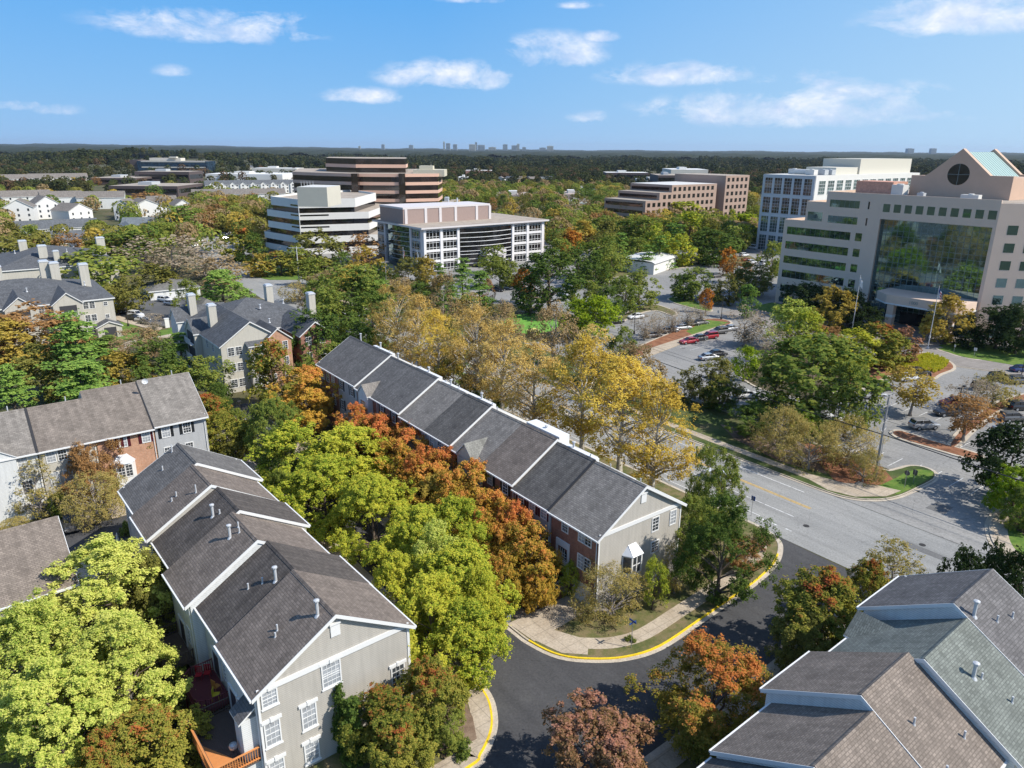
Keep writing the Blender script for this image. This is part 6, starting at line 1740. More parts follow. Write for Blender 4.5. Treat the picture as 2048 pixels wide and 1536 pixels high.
BARK = m_bark('bark', (0.10, 0.075, 0.055), (0.17, 0.135, 0.105))
BARKW = m_bark('bark_pale', (0.62, 0.58, 0.50), (0.30, 0.26, 0.20), 1.1)
BARKG = m_bark('bark_grey', (0.26, 0.23, 0.205), (0.36, 0.32, 0.29))
LF = {
    'yellowgreen': m_leaf('leaf_yellowgreen', [(0.10, 0.17, 0.024), (0.23, 0.32, 0.038), (0.42, 0.48, 0.055), (0.66, 0.62, 0.08)]),
    'lime': m_leaf('leaf_lime', [(0.10, 0.20, 0.015), (0.24, 0.36, 0.025), (0.42, 0.50, 0.04)]),
    'bigyellow': m_leaf('leaf_bright', [(0.12, 0.20, 0.036), (0.30, 0.40, 0.065), (0.53, 0.59, 0.12), (0.72, 0.72, 0.19)], bias=.04),
    'mid': m_leaf('leaf_mid', [(0.060, 0.11, 0.026), (0.125, 0.19, 0.040), (0.22, 0.28, 0.055), (0.34, 0.36, 0.075)]),
    'olive': m_leaf('leaf_olive', [(0.085, 0.10, 0.028), (0.18, 0.185, 0.045), (0.31, 0.285, 0.070)]),
    'dark': m_leaf('leaf_dark', [(0.045, 0.085, 0.022), (0.095, 0.155, 0.034), (0.175, 0.24, 0.050)]),
    'pine': m_leaf('leaf_pine', [(0.050, 0.11, 0.026), (0.105, 0.20, 0.042), (0.19, 0.31, 0.062), (0.28, 0.40, 0.08)], trans=.2),
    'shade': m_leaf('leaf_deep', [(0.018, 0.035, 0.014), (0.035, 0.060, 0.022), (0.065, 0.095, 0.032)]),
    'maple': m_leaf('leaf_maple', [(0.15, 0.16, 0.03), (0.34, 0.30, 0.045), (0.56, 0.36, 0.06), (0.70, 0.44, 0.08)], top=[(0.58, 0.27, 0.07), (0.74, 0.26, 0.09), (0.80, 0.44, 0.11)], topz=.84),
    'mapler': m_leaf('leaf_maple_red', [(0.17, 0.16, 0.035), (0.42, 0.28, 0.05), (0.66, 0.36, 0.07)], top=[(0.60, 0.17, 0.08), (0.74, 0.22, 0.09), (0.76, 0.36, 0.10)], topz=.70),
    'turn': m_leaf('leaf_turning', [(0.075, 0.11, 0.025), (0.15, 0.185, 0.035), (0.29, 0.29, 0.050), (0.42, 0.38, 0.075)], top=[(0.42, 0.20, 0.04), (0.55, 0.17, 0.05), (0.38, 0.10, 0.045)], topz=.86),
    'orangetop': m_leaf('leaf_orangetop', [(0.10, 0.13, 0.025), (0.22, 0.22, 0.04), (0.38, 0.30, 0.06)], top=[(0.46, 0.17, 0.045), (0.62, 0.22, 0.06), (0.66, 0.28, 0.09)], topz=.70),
    'gold': m_leaf('leaf_gold', [(0.17, 0.15, 0.035), (0.33, 0.26, 0.05), (0.48, 0.36, 0.07), (0.58, 0.44, 0.10)]),
    'sycamore': m_leaf('leaf_sycamore', [(0.24, 0.155, 0.045), (0.44, 0.29, 0.08), (0.64, 0.44, 0.13), (0.76, 0.58, 0.20)], trans=.28),
    'sycgreen': m_leaf('leaf_sycamore_green', [(0.22, 0.17, 0.03), (0.45, 0.32, 0.05), (0.68, 0.48, 0.08), (0.80, 0.62, 0.12)], trans=.3),
    'brown': m_leaf('leaf_brown', [(0.17, 0.12, 0.06), (0.31, 0.22, 0.11), (0.46, 0.34, 0.18)]),
    'rust': m_leaf('leaf_rust', [(0.16, 0.11, 0.045), (0.34, 0.19, 0.075), (0.50, 0.29, 0.12)]),
    'orange': m_leaf('leaf_orange', [(0.30, 0.14, 0.03), (0.52, 0.22, 0.04), (0.68, 0.32, 0.07)]),
    'pink': m_leaf('leaf_pinkbrown', [(0.14, 0.11, 0.045), (0.32, 0.19, 0.09), (0.50, 0.28, 0.15)], top=[(0.42, 0.17, 0.11), (0.56, 0.30, 0.20)], topz=.6),
    'tan': m_leaf('leaf_tan', [(0.17, 0.16, 0.05), (0.34, 0.30, 0.09), (0.54, 0.42, 0.15)]),
    'grey': m_leaf('leaf_greybrown', [(0.22, 0.175, 0.125), (0.35, 0.28, 0.20), (0.48, 0.40, 0.30)]),
}
TREE = {}
def T_(key, lod, **k):
    for i in range(k.pop('n', 1)):
        TREE.setdefault((key, lod), []).append(make_tree(key, seed=len(TREE) * 7 + i * 3 + 1, **k))

def kinds(key, leafm, prof='round', bark=None, r=3.5, h=8.0, base=.18, near=True, fill=.5, flat=.95, nN=2, cl=.24, clN=95, layers=0, limbs=18, twig=0, dens=1.0, leafN=.105, hi=False):
    bark = bark or BARK
    if hi: T_(key, 'hi', prof=prof, r=r, h=h, base=base, nclump=int(clN * .62), nleaf=int(80000 * dens), leaf=leafN * .74, clump_r=cl * .82, barkm=bark, leafm=leafm, fill=fill, flat=flat, layers=layers, limbs=limbs + 6, twig=twig, n=nN)
    if near: T_(key, 'near', prof=prof, r=r, h=h, base=base, nclump=int(clN * .5), nleaf=int(38000 * dens), leaf=leafN * .88, clump_r=cl, barkm=bark, leafm=leafm, fill=fill, flat=flat, layers=layers, limbs=limbs, twig=twig, n=nN)
    T_(key, 'mid', prof=prof, r=r, h=h, base=base, nclump=int(clN * .42), nleaf=int(8000 * dens), leaf=leafN * 1.75, clump_r=cl * 1.1, barkm=bark, leafm=leafm, fill=fill, flat=flat, layers=layers, limbs=int(limbs * .7), twig=min(twig, 2), n=nN)
    T_(key, 'far', prof=prof, r=r, h=h, base=base, nclump=int(clN * .3), nleaf=int(2300 * dens), leaf=leafN * 3.1, clump_r=cl * 1.3, barkm=bark, leafm=leafm, fill=fill, flat=flat, layers=layers, limbs=6, n=nN)

kinds('bigyellow', LF['bigyellow'], 'oval', r=4.0, h=9.5, base=.08, cl=.21, clN=130, hi=True)
kinds('yellowgreen', LF['yellowgreen'], 'oval', r=3.6, h=9.0, base=.16, cl=.22, clN=120, hi=True, nN=3)
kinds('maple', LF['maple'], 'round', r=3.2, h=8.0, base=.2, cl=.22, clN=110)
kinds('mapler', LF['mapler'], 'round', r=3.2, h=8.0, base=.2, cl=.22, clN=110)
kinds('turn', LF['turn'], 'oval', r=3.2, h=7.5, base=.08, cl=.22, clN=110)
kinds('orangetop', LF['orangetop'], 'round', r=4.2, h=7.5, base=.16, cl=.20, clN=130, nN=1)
kinds('pink', LF['pink'], 'oval', r=3.0, h=6.5, base=.1, cl=.2, clN=100, dens=.7, twig=2, nN=1)
kinds('mid', LF['mid'], 'round', r=3.6, h=8.5, base=.14, nN=3)
kinds('dark', LF['dark'], 'oval', r=3.8, h=10.0, base=.08)
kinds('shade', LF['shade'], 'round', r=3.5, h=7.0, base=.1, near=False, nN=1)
kinds('olive', LF['olive'], 'round', r=3.6, h=8.0, base=.15)
kinds('lime', LF['lime'], 'spread', r=3.6, h=7.5, base=.2, nN=1)
kinds('gold', LF['gold'], 'oval', r=3.2, h=8.5, base=.15)
kinds('orange', LF['orange'], 'oval', r=3.0, h=8.0, base=.2, near=False, nN=1)
kinds('rust', LF['rust'], 'round', r=3.5, h=8.0, base=.15, dens=.8, nN=2)
kinds('brown', LF['brown'], 'spread', r=4.0, h=9.0, base=.2, dens=.55, bark=BARKG, limbs=26, twig=4)
kinds('grey', LF['grey'], 'vase', r=4.0, h=9.0, base=.2, dens=.30, bark=BARKG, limbs=60, twig=7, nN=2)
kinds('tan', LF['tan'], 'spread', r=4.0, h=6.5, base=.22, dens=.34, bark=BARKG, limbs=30, twig=4, nN=2)
kinds('sycamore', LF['sycamore'], 'oval', r=5.0, h=16.0, base=.27, dens=.42, bark=BARKW, limbs=46, twig=4, cl=.17, clN=170, fill=.35, leafN=.125, nN=3)
kinds('sycgreen', LF['sycgreen'], 'oval', r=5.0, h=16.0, base=.27, dens=.46, bark=BARKW, limbs=46, twig=4, cl=.17, clN=170, fill=.35, leafN=.125, nN=2)
kinds('vase', LF['gold'], 'vase', r=3.2, h=7.0, base=.38, dens=.42, bark=BARKG, limbs=36, twig=4, nN=1)
kinds('vaserust', LF['rust'], 'vase', r=3.2, h=7.0, base=.38, dens=.32, bark=BARKG, limbs=40, twig=6, nN=1)
kinds('pine', LF['pine'], 'cone', r=4.0, h=14.0, base=.05, layers=9, flat=.42, cl=.24, clN=130, fill=.35, nN=2)
kinds('hemlock', LF['pine'], 'oval', r=3.2, h=11.0, base=.03, flat=.8, cl=.24, clN=110, fill=.4, nN=1)
kinds('column', LF['dark'], 'column', r=0.9, h=5.0, base=.02, dens=.35, cl=.5, clN=60, nN=1)
kinds('wispy', LF['tan'], 'oval', r=2.6, h=7.5, base=.12, dens=.16, bark=BARKG, limbs=40, twig=7, nN=2, clN=80)
kinds('sapling', LF['yellowgreen'], 'spread', r=3.0, h=6.0, base=.2, dens=.3, limbs=36, twig=5, nN=1, clN=90)
kinds('bushy', LF['mid'], 'spread', r=1.6, h=1.9, base=.02, near=True, dens=.25, cl=.34, clN=40, nN=1)
kinds('oak', LF['dark'], 'spread', r=6.5, h=17.0, base=.25, cl=.17, clN=110, limbs=40, twig=2, dens=1.0, fill=.3, leafN=.17, nN=1)

WORDS = {'vase': 'small golden vase-shaped tree', 'vaserust': 'small thin rusty vase-shaped tree', 'bigyellow': 'bright yellow-green tree', 'yellowgreen': 'yellow-green street tree', 'maple': 'orange maple', 'mapler': 'red-orange maple', 'turn': 'green tree turning red at the top', 'orangetop': 'olive tree with orange top',
         'pink': 'brown-pink leafed small tree', 'mid': 'mid-green tree', 'dark': 'dark green dense tree', 'shade': 'dark shaded tree', 'olive': 'olive-green tree', 'lime': 'lime-green tree', 'gold': 'golden-yellow tree', 'orange': 'orange tree',
         'rust': 'rusty brown tree', 'brown': 'thin brown-leafed tree', 'grey': 'nearly bare greyish tree', 'tan': 'low spreading tan tree', 'sycamore': 'tall gold-brown sycamore with pale trunk', 'sycgreen': 'tall yellow sycamore with pale trunk',
         'pine': 'tiered green pine', 'hemlock': 'soft green conifer', 'column': 'narrow columnar evergreen', 'wispy': 'sparse wispy young tree', 'sapling': 'open yellow-green small tree', 'bushy': 'rounded green shrub', 'oak': 'large dark oak'}
LAND = [(700, 1130, 'the left foreground roofs'), (180, 1300, 'the bottom-left gardens'), (1250, 1130, 'the brick-fronted end house'), (960, 850, 'the middle row of townhouses'), (1750, 1380, 'the bottom-right roofs'), (200, 830, 'the far-left townhouses'),
        (500, 660, 'the four-chimney apartment house'), (100, 600, 'the long cream apartment house'), (120, 400, 'the white gabled houses'), (410, 480, 'the car park at upper left'), (650, 440, 'the white terraced office'), (920, 480, 'the white four-storey glass office'),
        (730, 370, 'the bronze office'), (1060, 600, 'the empty grey lot in the centre'), (1390, 680, 'the two red cars'), (1370, 400, 'the brown brick office'), (1560, 430, 'the white grid office'), (1640, 560, 'the tan tower'), (1850, 620, "the tan tower's entrance"),
        (1850, 830, 'the right-hand car park'), (1750, 900, 'the utility pole'), (1560, 960, 'the main road markings'), (1850, 960, 'the car park entry'), (1120, 750, 'the tree-lined main road'), (1100, 1350, 'the dark side street'), (330, 620, "the apartments' car park"), (1260, 520, 'the pale metal-roofed hall'), (240, 450, 'the blue-grey roofed houses'), (1000, 330, 'the far village')]
ALLT = []
KEEP = []

def tree(cx, cy, hw, kind, h=None, lod=None, desc=None):
    """crown centre seen at (cx, cy), half width hw in the photograph"""
    if lod is None:
        d = G(cx, cy, 5).length
        lod = 'near' if d < 118 else ('mid' if d < 235 else 'far')
    key = (kind, lod)
    if key not in TREE: key = (kind, 'mid')
    v = TREE[key]
    tk, cr, r0, h0 = v[len(ALLT) % len(v)]
    d0 = G(cx, cy, 5); r = hw / F_PX * (d0 - Vector((0, 0, CAM_H))).length
    h = h or h0 * (r / r0) ** .6
    p = G(cx, cy, h * .56)
    rot = random.uniform(0, 6.28)
    o = thing(kind_name(kind), 'x', 'tree', (p.x, p.y, 0), rot)
    k = r / (r0 * 1.02)
    o.scale = (k, k, h / h0)
    place('trunk', tk, o); place('crown', cr, o)
    o['_k'] = kind
    ALLT.append([o, kind, cx, cy, desc])
    return o

def kind_name(k):
    return {'pine': 'pine_tree', 'hemlock': 'conifer', 'column': 'columnar_evergreen', 'bushy': 'shrub', 'sycamore': 'sycamore_tree', 'sycgreen': 'sycamore_tree', 'maple': 'maple_tree', 'mapler': 'maple_tree', 'oak': 'oak_tree', 'grey': 'bare_tree', 'wispy': 'young_tree', 'sapling': 'young_tree'}.get(k, 'tree')

# ---- foreground
for a in ((215, 1200, 118, 'bigyellow', 10.5, 'hi'), (60, 1330, 100, 'bigyellow', 10, 'hi'), (240, 1345, 105, 'bigyellow', 9, 'hi'), (110, 1440, 105, 'bigyellow', 8.5, 'hi'), (298, 1200, 50, 'olive', 8), (20, 1240, 55, 'dark', 8),
          (300, 1500, 88, 'turn', 6.0), (225, 1530, 60, 'turn', 5.5),
          (704, 1462, 22, 'column', 5.2), (683, 1440, 15, 'column', 5.6), (770, 1450, 72, 'turn', 5.8), (858, 1395, 66, 'turn', 6.4), (800, 1500, 60, 'turn', 4.5), (888, 1450, 40, 'mid', 4.0),
          (940, 1290, 78, 'yellowgreen', 7.5), (865, 1250, 80, 'yellowgreen', 9), (920, 1180, 90, 'yellowgreen', 9.5, 'hi'), (835, 1100, 78, 'yellowgreen', 9.5, 'hi'), (915, 1085, 70, 'yellowgreen', 9.5), (748, 1035, 80, 'yellowgreen', 9.5, 'hi'),
          (645, 990, 82, 'yellowgreen', 9.5, 'hi'), (690, 930, 85, 'yellowgreen', 9.5), (590, 925, 78, 'yellowgreen', 9.5), (548, 862, 48, 'mid', 9), (570, 920, 40, 'mid', 9), (870, 1150, 60, 'bigyellow', 9.5), (960, 1230, 50, 'yellowgreen', 8.5), (850, 965, 52, 'mapler', 9), (905, 1015, 50, 'maple', 8.6), (960, 1090, 44, 'maple', 8), (795, 1190, 52, 'yellowgreen', 8),
          (612, 800, 66, 'maple', 9.5), (760, 888, 55, 'mapler', 8.5), (830, 905, 62, 'mapler', 8.5), (885, 955, 62, 'mapler', 8.0), (945, 1000, 70, 'maple', 8.5), (860, 990, 60, 'maple', 8.0), (985, 1060, 60, 'maple', 8), (1052, 1120, 62, 'maple', 7.6), (1010, 1000, 45, 'mapler', 7.5), (720, 900, 40, 'mapler', 7.5), (1072, 1185, 30, 'maple', 4.2), (705, 868, 42, 'mapler', 8), (790, 945, 52, 'maple', 8), (905, 915, 46, 'mapler', 8.4), (935, 1055, 50, 'maple', 7.5), (1020, 1075, 48, 'mapler', 8), (1075, 1150, 42, 'maple', 6), (655, 770, 38, 'gold', 8), (870, 1010, 52, 'gold', 7.5), (1000, 1110, 46, 'maple', 7),
          (1222, 1188, 66, 'tan', 5.0), (1308, 1172, 30, 'sapling', 5.0), (1352, 1130, 30, 'wispy', 6.0), (1445, 1095, 70, 'dark', 11.0, 'near'), (1432, 990, 50, 'mid', 11, 'near'), (1490, 1110, 35, 'rust', 3.5), (1378, 1060, 45, 'mid', 7.5), (1520, 1085, 18, 'pink', 2.0),
          (1650, 1235, 90, 'turn', 8.0), (1620, 1290, 62, 'olive', 6.0), (1735, 1180, 45, 'turn', 6.0), (1785, 1145, 60, 'wispy', 7.0), (1425, 1385, 112, 'orangetop', 6.8), (1190, 1490, 98, 'pink', 6.2), (1390, 1470, 40, 'turn', 3.5),
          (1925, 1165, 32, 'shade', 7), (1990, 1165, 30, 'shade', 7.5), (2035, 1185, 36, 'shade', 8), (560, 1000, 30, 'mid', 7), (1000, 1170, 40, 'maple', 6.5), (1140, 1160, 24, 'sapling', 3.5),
          (420, 850, 62, 'turn', 8.5), (470, 890, 30, 'olive', 4.5), (75, 975, 42, 'wispy', 7.5), (185, 945, 45, 'rust', 8.0), (190, 1000, 55, 'tan', 5.5), (290, 905, 46, 'tan', 7.0), (120, 1010, 20, 'mid', 3), (30, 1060, 30, 'tan', 2.5)):
    tree(a[0], a[1], a[2], a[3], *(a[4:]))
for a in ((640, 1330, 20, 'bushy', 1.6), (930, 1500, 18, 'bushy', 1.0), (1062, 1188, 14, 'bushy', 1.4), (1085, 1195, 14, 'bushy', 1.3), (1100, 1185, 14, 'bushy', 1.3), (375, 1270, 22, 'bushy', 2.2), (350, 1360, 20, 'bushy', 2.0), (395, 1300, 18, 'bushy', 1.8), (250, 1060, 12, 'bushy', 1.2), (262, 1108, 16, 'bushy', 1.8), (985, 1225, 16, 'bushy', .9), (1260, 1280, 10, 'bushy', .5)):
    tree(*a[:4], h=a[4])
# ---- behind the far-left row and around the apartments
for a in ((150, 705, 64, 'pine', 16), (170, 780, 70, 'pine', 11), (22, 790, 48, 'pine', 11), (245, 752, 42, 'gold', 8.5), (318, 735, 46, 'dark', 10), (352, 770, 30, 'pine', 8), (415, 765, 50, 'mid', 8.5), (60, 668, 74, 'rust', 9.5), (15, 690, 55, 'gold', 9), (95, 745, 58, 'olive', 9), (280, 690, 44, 'brown', 7), (360, 700, 40, 'pine', 8), (545, 748, 50, 'turn', 11.5), (570, 770, 35, 'brown', 7), (635, 685, 52, 'dark', 12), (655, 735, 45, 'mid', 8), (215, 690, 22, 'column', 4.0), (205, 640, 12, 'column', 4.0), (305, 645, 22, 'grey', 4.0), (440, 810, 30, 'dark', 7), (680, 790, 30, 'mid', 7), (475, 850, 20, 'mid', 5), (255, 800, 30, 'dark', 5)):
    tree(*a[:4], h=a[4])
for a in ((200, 540, 58, 'mid', 13), (250, 590, 36, 'olive', 9), (170, 590, 35, 'mid', 9), (372, 600, 26, 'mid', 9), (445, 578, 44, 'hemlock', 11), (700, 595, 62, 'mid', 14), (660, 640, 45, 'mid', 12), (745, 640, 58, 'dark', 12), (760, 600, 45, 'pine', 12), (720, 690, 45, 'dark', 9), (640, 600, 35, 'mid', 10), (290, 510, 45, 'grey', 11), (345, 510, 52, 'grey', 11), (405, 520, 58, 'grey', 11), (440, 545, 45, 'brown', 9), (310, 560, 35, 'olive', 8), (250, 490, 45, 'mid', 10), (365, 440, 34, 'pine', 15), (322, 452, 28, 'grey', 10), (300, 400, 30, 'rust', 9), (425, 430, 28, 'rust', 10), (455, 440, 25, 'mid', 9), (490, 430, 34, 'brown', 10), (520, 455, 22, 'grey', 9), (20, 500, 42, 'olive', 11), (60, 520, 30, 'olive', 9), (55, 470, 20, 'mid', 8), (105, 492, 20, 'mid', 6), (228, 492, 28, 'olive', 8), (485, 490, 36, 'turn', 11), (505, 500, 25, 'dark', 11), (520, 530, 28, 'gold', 7), (560, 525, 36, 'turn', 8), (595, 520, 28, 'mid', 9), (640, 500, 42, 'olive', 13), (625, 545, 30, 'mid', 8), (655, 570, 38, 'brown', 8), (590, 585, 30, 'tan', 5), (725, 500, 32, 'rust', 10), (735, 540, 34, 'gold', 13), (700, 560, 40, 'gold', 9), (765, 560, 26, 'dark', 10), (815, 555, 36, 'olive', 10), (850, 560, 34, 'gold', 12), (690, 530, 26, 'dark', 8), (620, 600, 28, 'brown', 7)):
    tree(*a[:4], h=a[4])
# ---- sycamores along the main road (both sides)
def tree_ab(a, b, r, kind, h, lod=None):
    p = AB(a, b, h * .56); x, y = proj(p.x, p.y, h * .56)
    dist = (p - Vector((0, 0, CAM_H))).length
    return tree(x, y, r / dist * F_PX, kind, h, lod)
for i, (a, k) in enumerate(((-55.5, 'sycgreen'), (-62, 'sycgreen'), (-70.5, 'sycgreen'), (-79.5, 'sycamore'), (-88.5, 'sycamore'), (-97, 'sycamore'), (-106, 'sycgreen'), (-115, 'sycamore'), (-124, 'sycamore'))):
    tree_ab(a, 65.2 + (i % 3) * .9, 4.9 + (i % 2) * .5 + (.8 if i < 3 else 0), k, 15.5 + (i % 3) * 1.2, 'near')
for i, a in enumerate((-84, -97, -110, -123, -137, -152, -168)):
    tree_ab(a, 92 + (i % 3) * 1.6, 4.6, ('brown', 'sycamore', 'brown')[i % 3], 10 + (i % 3), 'mid')
for a in ((905, 755, 36, 'olive', 8), (960, 770, 30, 'dark', 7), (925, 735, 24, 'pine', 7), (995, 795, 16, 'column', 6.5), (890, 680, 34, 'olive', 9), (1000, 650, 40, 'tan', 8), (950, 660, 40, 'brown', 9)):
    tree(*a[:4], h=a[4])
# ---- centre
for a in ((1100, 560, 62, 'oak', 17), (1060, 590, 35, 'dark', 10), (1150, 640, 36, 'lime', 8), (1190, 640, 44, 'lime', 9), (1170, 600, 34, 'mid', 9), (1215, 610, 34, 'dark', 8.5), (1280, 580, 38, 'mid', 9), (1250, 590, 32, 'mid', 9), (1248, 690, 24, 'mid', 7), (1215, 700, 18, 'mid', 5), (925, 560, 34, 'pine', 14), (960, 580, 36, 'pine', 12), (900, 590, 30, 'pine', 10), (1000, 545, 34, 'mid', 9), (1020, 550, 26, 'mid', 8), (1048, 570, 20, 'orange', 10), (976, 588, 13, 'rust', 7.5), (985, 520, 26, 'mid', 9), (880, 560, 26, 'pine', 11), (840, 610, 40, 'dark', 10), (1385, 568, 38, 'mid', 8.5), (1370, 575, 26, 'dark', 7), (1460, 580, 30, 'olive', 8), (1500, 560, 38, 'olive', 9), (1290, 655, 26, 'grey', 5.5), (1318, 650, 22, 'grey', 5.5), (1345, 642, 22, 'grey', 5.5), (1375, 635, 22, 'grey', 5), (1402, 628, 20, 'grey', 4.5), (1457, 522, 17, 'orange', 9), (1475, 540, 22, 'rust', 8), (1413, 600, 13, 'orange', 6.5), (1495, 600, 19, 'hemlock', 9), (1492, 655, 46, 'grey', 8), (1540, 690, 36, 'grey', 7), (1585, 648, 50, 'bigyellow', 10), (1610, 665, 36, 'yellowgreen', 9), (1432, 765, 46, 'olive', 7.5), (1370, 775, 30, 'olive', 5), (1200, 740, 30, 'olive', 6), (1622, 765, 96, 'mid', 13), (1700, 800, 44, 'mid', 11), (1550, 775, 50, 'mid', 9), (1490, 730, 28, 'lime', 6), (1760, 690, 56, 'turn', 8.5), (1700, 700, 46, 'yellowgreen', 8), (1800, 690, 36, 'pink', 7), (1650, 680, 36, 'rust', 5.5), (1505, 838, 48, 'dark', 5), (1440, 790, 40, 'dark', 5), (1560, 865, 48, 'tan', 6.5), (1622, 895, 56, 'tan', 6.0), (1700, 888, 56, 'tan', 6.0), (1600, 850, 35, 'lime', 4), (1640, 820, 26, 'mid', 7), (1730, 935, 32, 'tan', 4)):
    tree(*a[:4], h=a[4])
# ---- by the tan tower and in the right car park
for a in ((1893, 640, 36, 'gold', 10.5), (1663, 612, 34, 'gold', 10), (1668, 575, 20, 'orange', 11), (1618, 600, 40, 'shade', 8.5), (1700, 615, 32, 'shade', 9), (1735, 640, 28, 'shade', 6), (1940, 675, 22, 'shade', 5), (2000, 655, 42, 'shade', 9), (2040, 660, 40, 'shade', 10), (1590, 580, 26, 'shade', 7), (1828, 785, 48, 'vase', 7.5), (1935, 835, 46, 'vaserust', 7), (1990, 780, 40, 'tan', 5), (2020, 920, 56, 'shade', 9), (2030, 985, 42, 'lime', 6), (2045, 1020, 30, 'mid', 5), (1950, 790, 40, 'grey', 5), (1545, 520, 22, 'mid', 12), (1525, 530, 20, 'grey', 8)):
    tree(*a[:4], h=a[4])
# ---- belt behind the centre lot
for a in ((1218, 530, 24, 'mid', 12), (1192, 538, 26, 'dark', 11), (1240, 500, 24, 'pine', 14), (1293, 515, 22, 'pine', 10), (1180, 520, 30, 'mid', 12), (1225, 515, 32, 'mid', 13), (1155, 530, 24, 'dark', 11), (1290, 470, 34, 'mid', 14), (1320, 500, 30, 'pine', 12), (1350, 480, 34, 'pine', 14), (1380, 460, 34, 'yellowgreen', 15), (1365, 500, 30, 'yellowgreen', 11), (1430, 495, 40, 'dark', 12), (1400, 500, 28, 'dark', 10), (1480, 450, 30, 'lime', 10), (1445, 455, 26, 'brown', 9), (1275, 430, 28, 'mid', 13), (1365, 430, 38, 'yellowgreen', 14), (1250, 470, 30, 'dark', 12), (1210, 460, 28, 'mid', 12), (1165, 470, 26, 'gold', 12), (1140, 490, 24, 'orange', 12), (1120, 510, 26, 'mid', 11), (1250, 420, 20, 'mid', 11), (1150, 430, 28, 'grey', 12), (1110, 440, 26, 'gold', 11), (1195, 410, 24, 'dark', 12), (1510, 430, 18, 'mid', 10), (1500, 470, 18, 'dark', 9), (1300, 450, 24, 'rust', 11)):
    tree(*a[:4], h=a[4])

# ---- middle distance: many different trees
rng = random.Random(21)
REG = [((0, 640, 395, 470), 36, ('olive', 'rust', 'mid', 'brown', 'olive', 'gold', 'mid', 'dark', 'rust'), 8.5),
       ((0, 200, 345, 372), 9, ('olive', 'rust', 'gold', 'mid'), 10),
       ((395, 590, 385, 440), 26, ('mid', 'olive', 'brown', 'rust', 'olive', 'mid'), 9),
       ((880, 1250, 345, 470), 62, ('mid', 'dark', 'olive', 'gold', 'brown', 'mid', 'rust', 'mid'), 10),
       ((1100, 1530, 380, 500), 22, ('mid', 'dark', 'olive', 'yellowgreen', 'dark'), 11),
       ((0, 200, 440, 500), 10, ('olive', 'mid', 'rust'), 8),
       ((1180, 1320, 345, 380), 14, ('olive', 'mid', 'gold', 'grey'), 9)]
BLOCK = [(515, 775, 368, 500), (750, 1100, 415, 540), (585, 885, 315, 405), (1245, 1515, 350, 440), (385, 505, 452, 505), (0, 235, 372, 446), (195, 305, 424, 478), (235, 345, 378, 440), (60, 185, 440, 492), (340, 380, 390, 430), (400, 600, 360, 400), (1520, 2048, 300, 600), (400, 590, 338, 388), (0, 60, 425, 470)]
for (x0, x1, y0, y1), n, ks, h in REG:
    c = 0; tries = 0; got = []
    while c < n and tries < 4000:
        tries += 1
        x = rng.uniform(x0, x1); y = y0 + (y1 - y0) * rng.random() ** .7
        if any(a <= x <= b and d <= y <= e for a, b, d, e in BLOCK): continue
        p = G(x, y, 5)
        if any((p - q).length < 6.5 for q in got): continue
        if any(abs(t[2] - x) < 10 and abs(t[3] - y) < 6 for t in ALLT): continue
        got.append(p)
        dist = p.length
        r = rng.uniform(3.4, 5.6)
        tree(x, y, r / dist * F_PX, rng.choice(ks), h * rng.uniform(.8, 1.25), 'far'); c += 1

# labels: what it is + where it stands, ranked only when several share both
def label_all(items, words_of):
    groups = {}
    for it in items:
        o, kind, cx, cy, desc = it
        w = desc or words_of(kind)
        lx, ly, ln = min(LAND, key=lambda L: math.hypot((L[0] - cx), (L[1] - cy) * 1.4))
        dx, dy = cx - lx, (cy - ly) * 1.4
        if math.hypot(dx, dy) < 42: rel = 'beside'
        elif abs(dx) > abs(dy): rel = 'to the left of' if dx < 0 else 'to the right of'
        else: rel = 'behind' if dy < 0 else 'in front of'
        groups.setdefault((w, rel, ln), []).append(it)
    ordn = ['leftmost', 'second from the left', 'third from the left', 'fourth from the left', 'fifth from the left', 'sixth from the left', 'seventh from the left', 'eighth from the left', 'ninth from the left', 'tenth from the left', 'eleventh from the left', 'twelfth from the left']
    for (w, rel, ln), L in groups.items():
        L.sort(key=lambda t: t[2])
        for i, t in enumerate(L):
            if len(L) == 1: lab = f'{w} {rel} {ln}'
            elif i == len(L) - 1: lab = f'{w} {rel} {ln}, rightmost there'
            elif i < len(ordn): lab = f'{w} {rel} {ln}, {ordn[i]}'
            else: lab = f'{w} {rel} {ln}, {i + 1}th from the left'
            ws = lab.split()
            if len(ws) > 16: lab = lab.replace('tall gold-brown sycamore with pale trunk', 'gold-brown sycamore').replace('tall yellow sycamore with pale trunk', 'yellow sycamore').replace(' turning red at the top', ' with red top').replace('brown-pink leafed small tree', 'small brown-pink tree')
            t[0]['label'] = ' '.join(lab.split()[:16])
            if len(L) > 2: t[0]['group'] = f'{w}s {rel} {ln}'
for t in ALLT:
    if t[1] == 'bushy': t[0]['category'] = 'shrub'
    if '_k' in t[0]: del t[0]['_k']
label_all(ALLT, lambda k: WORDS[k])

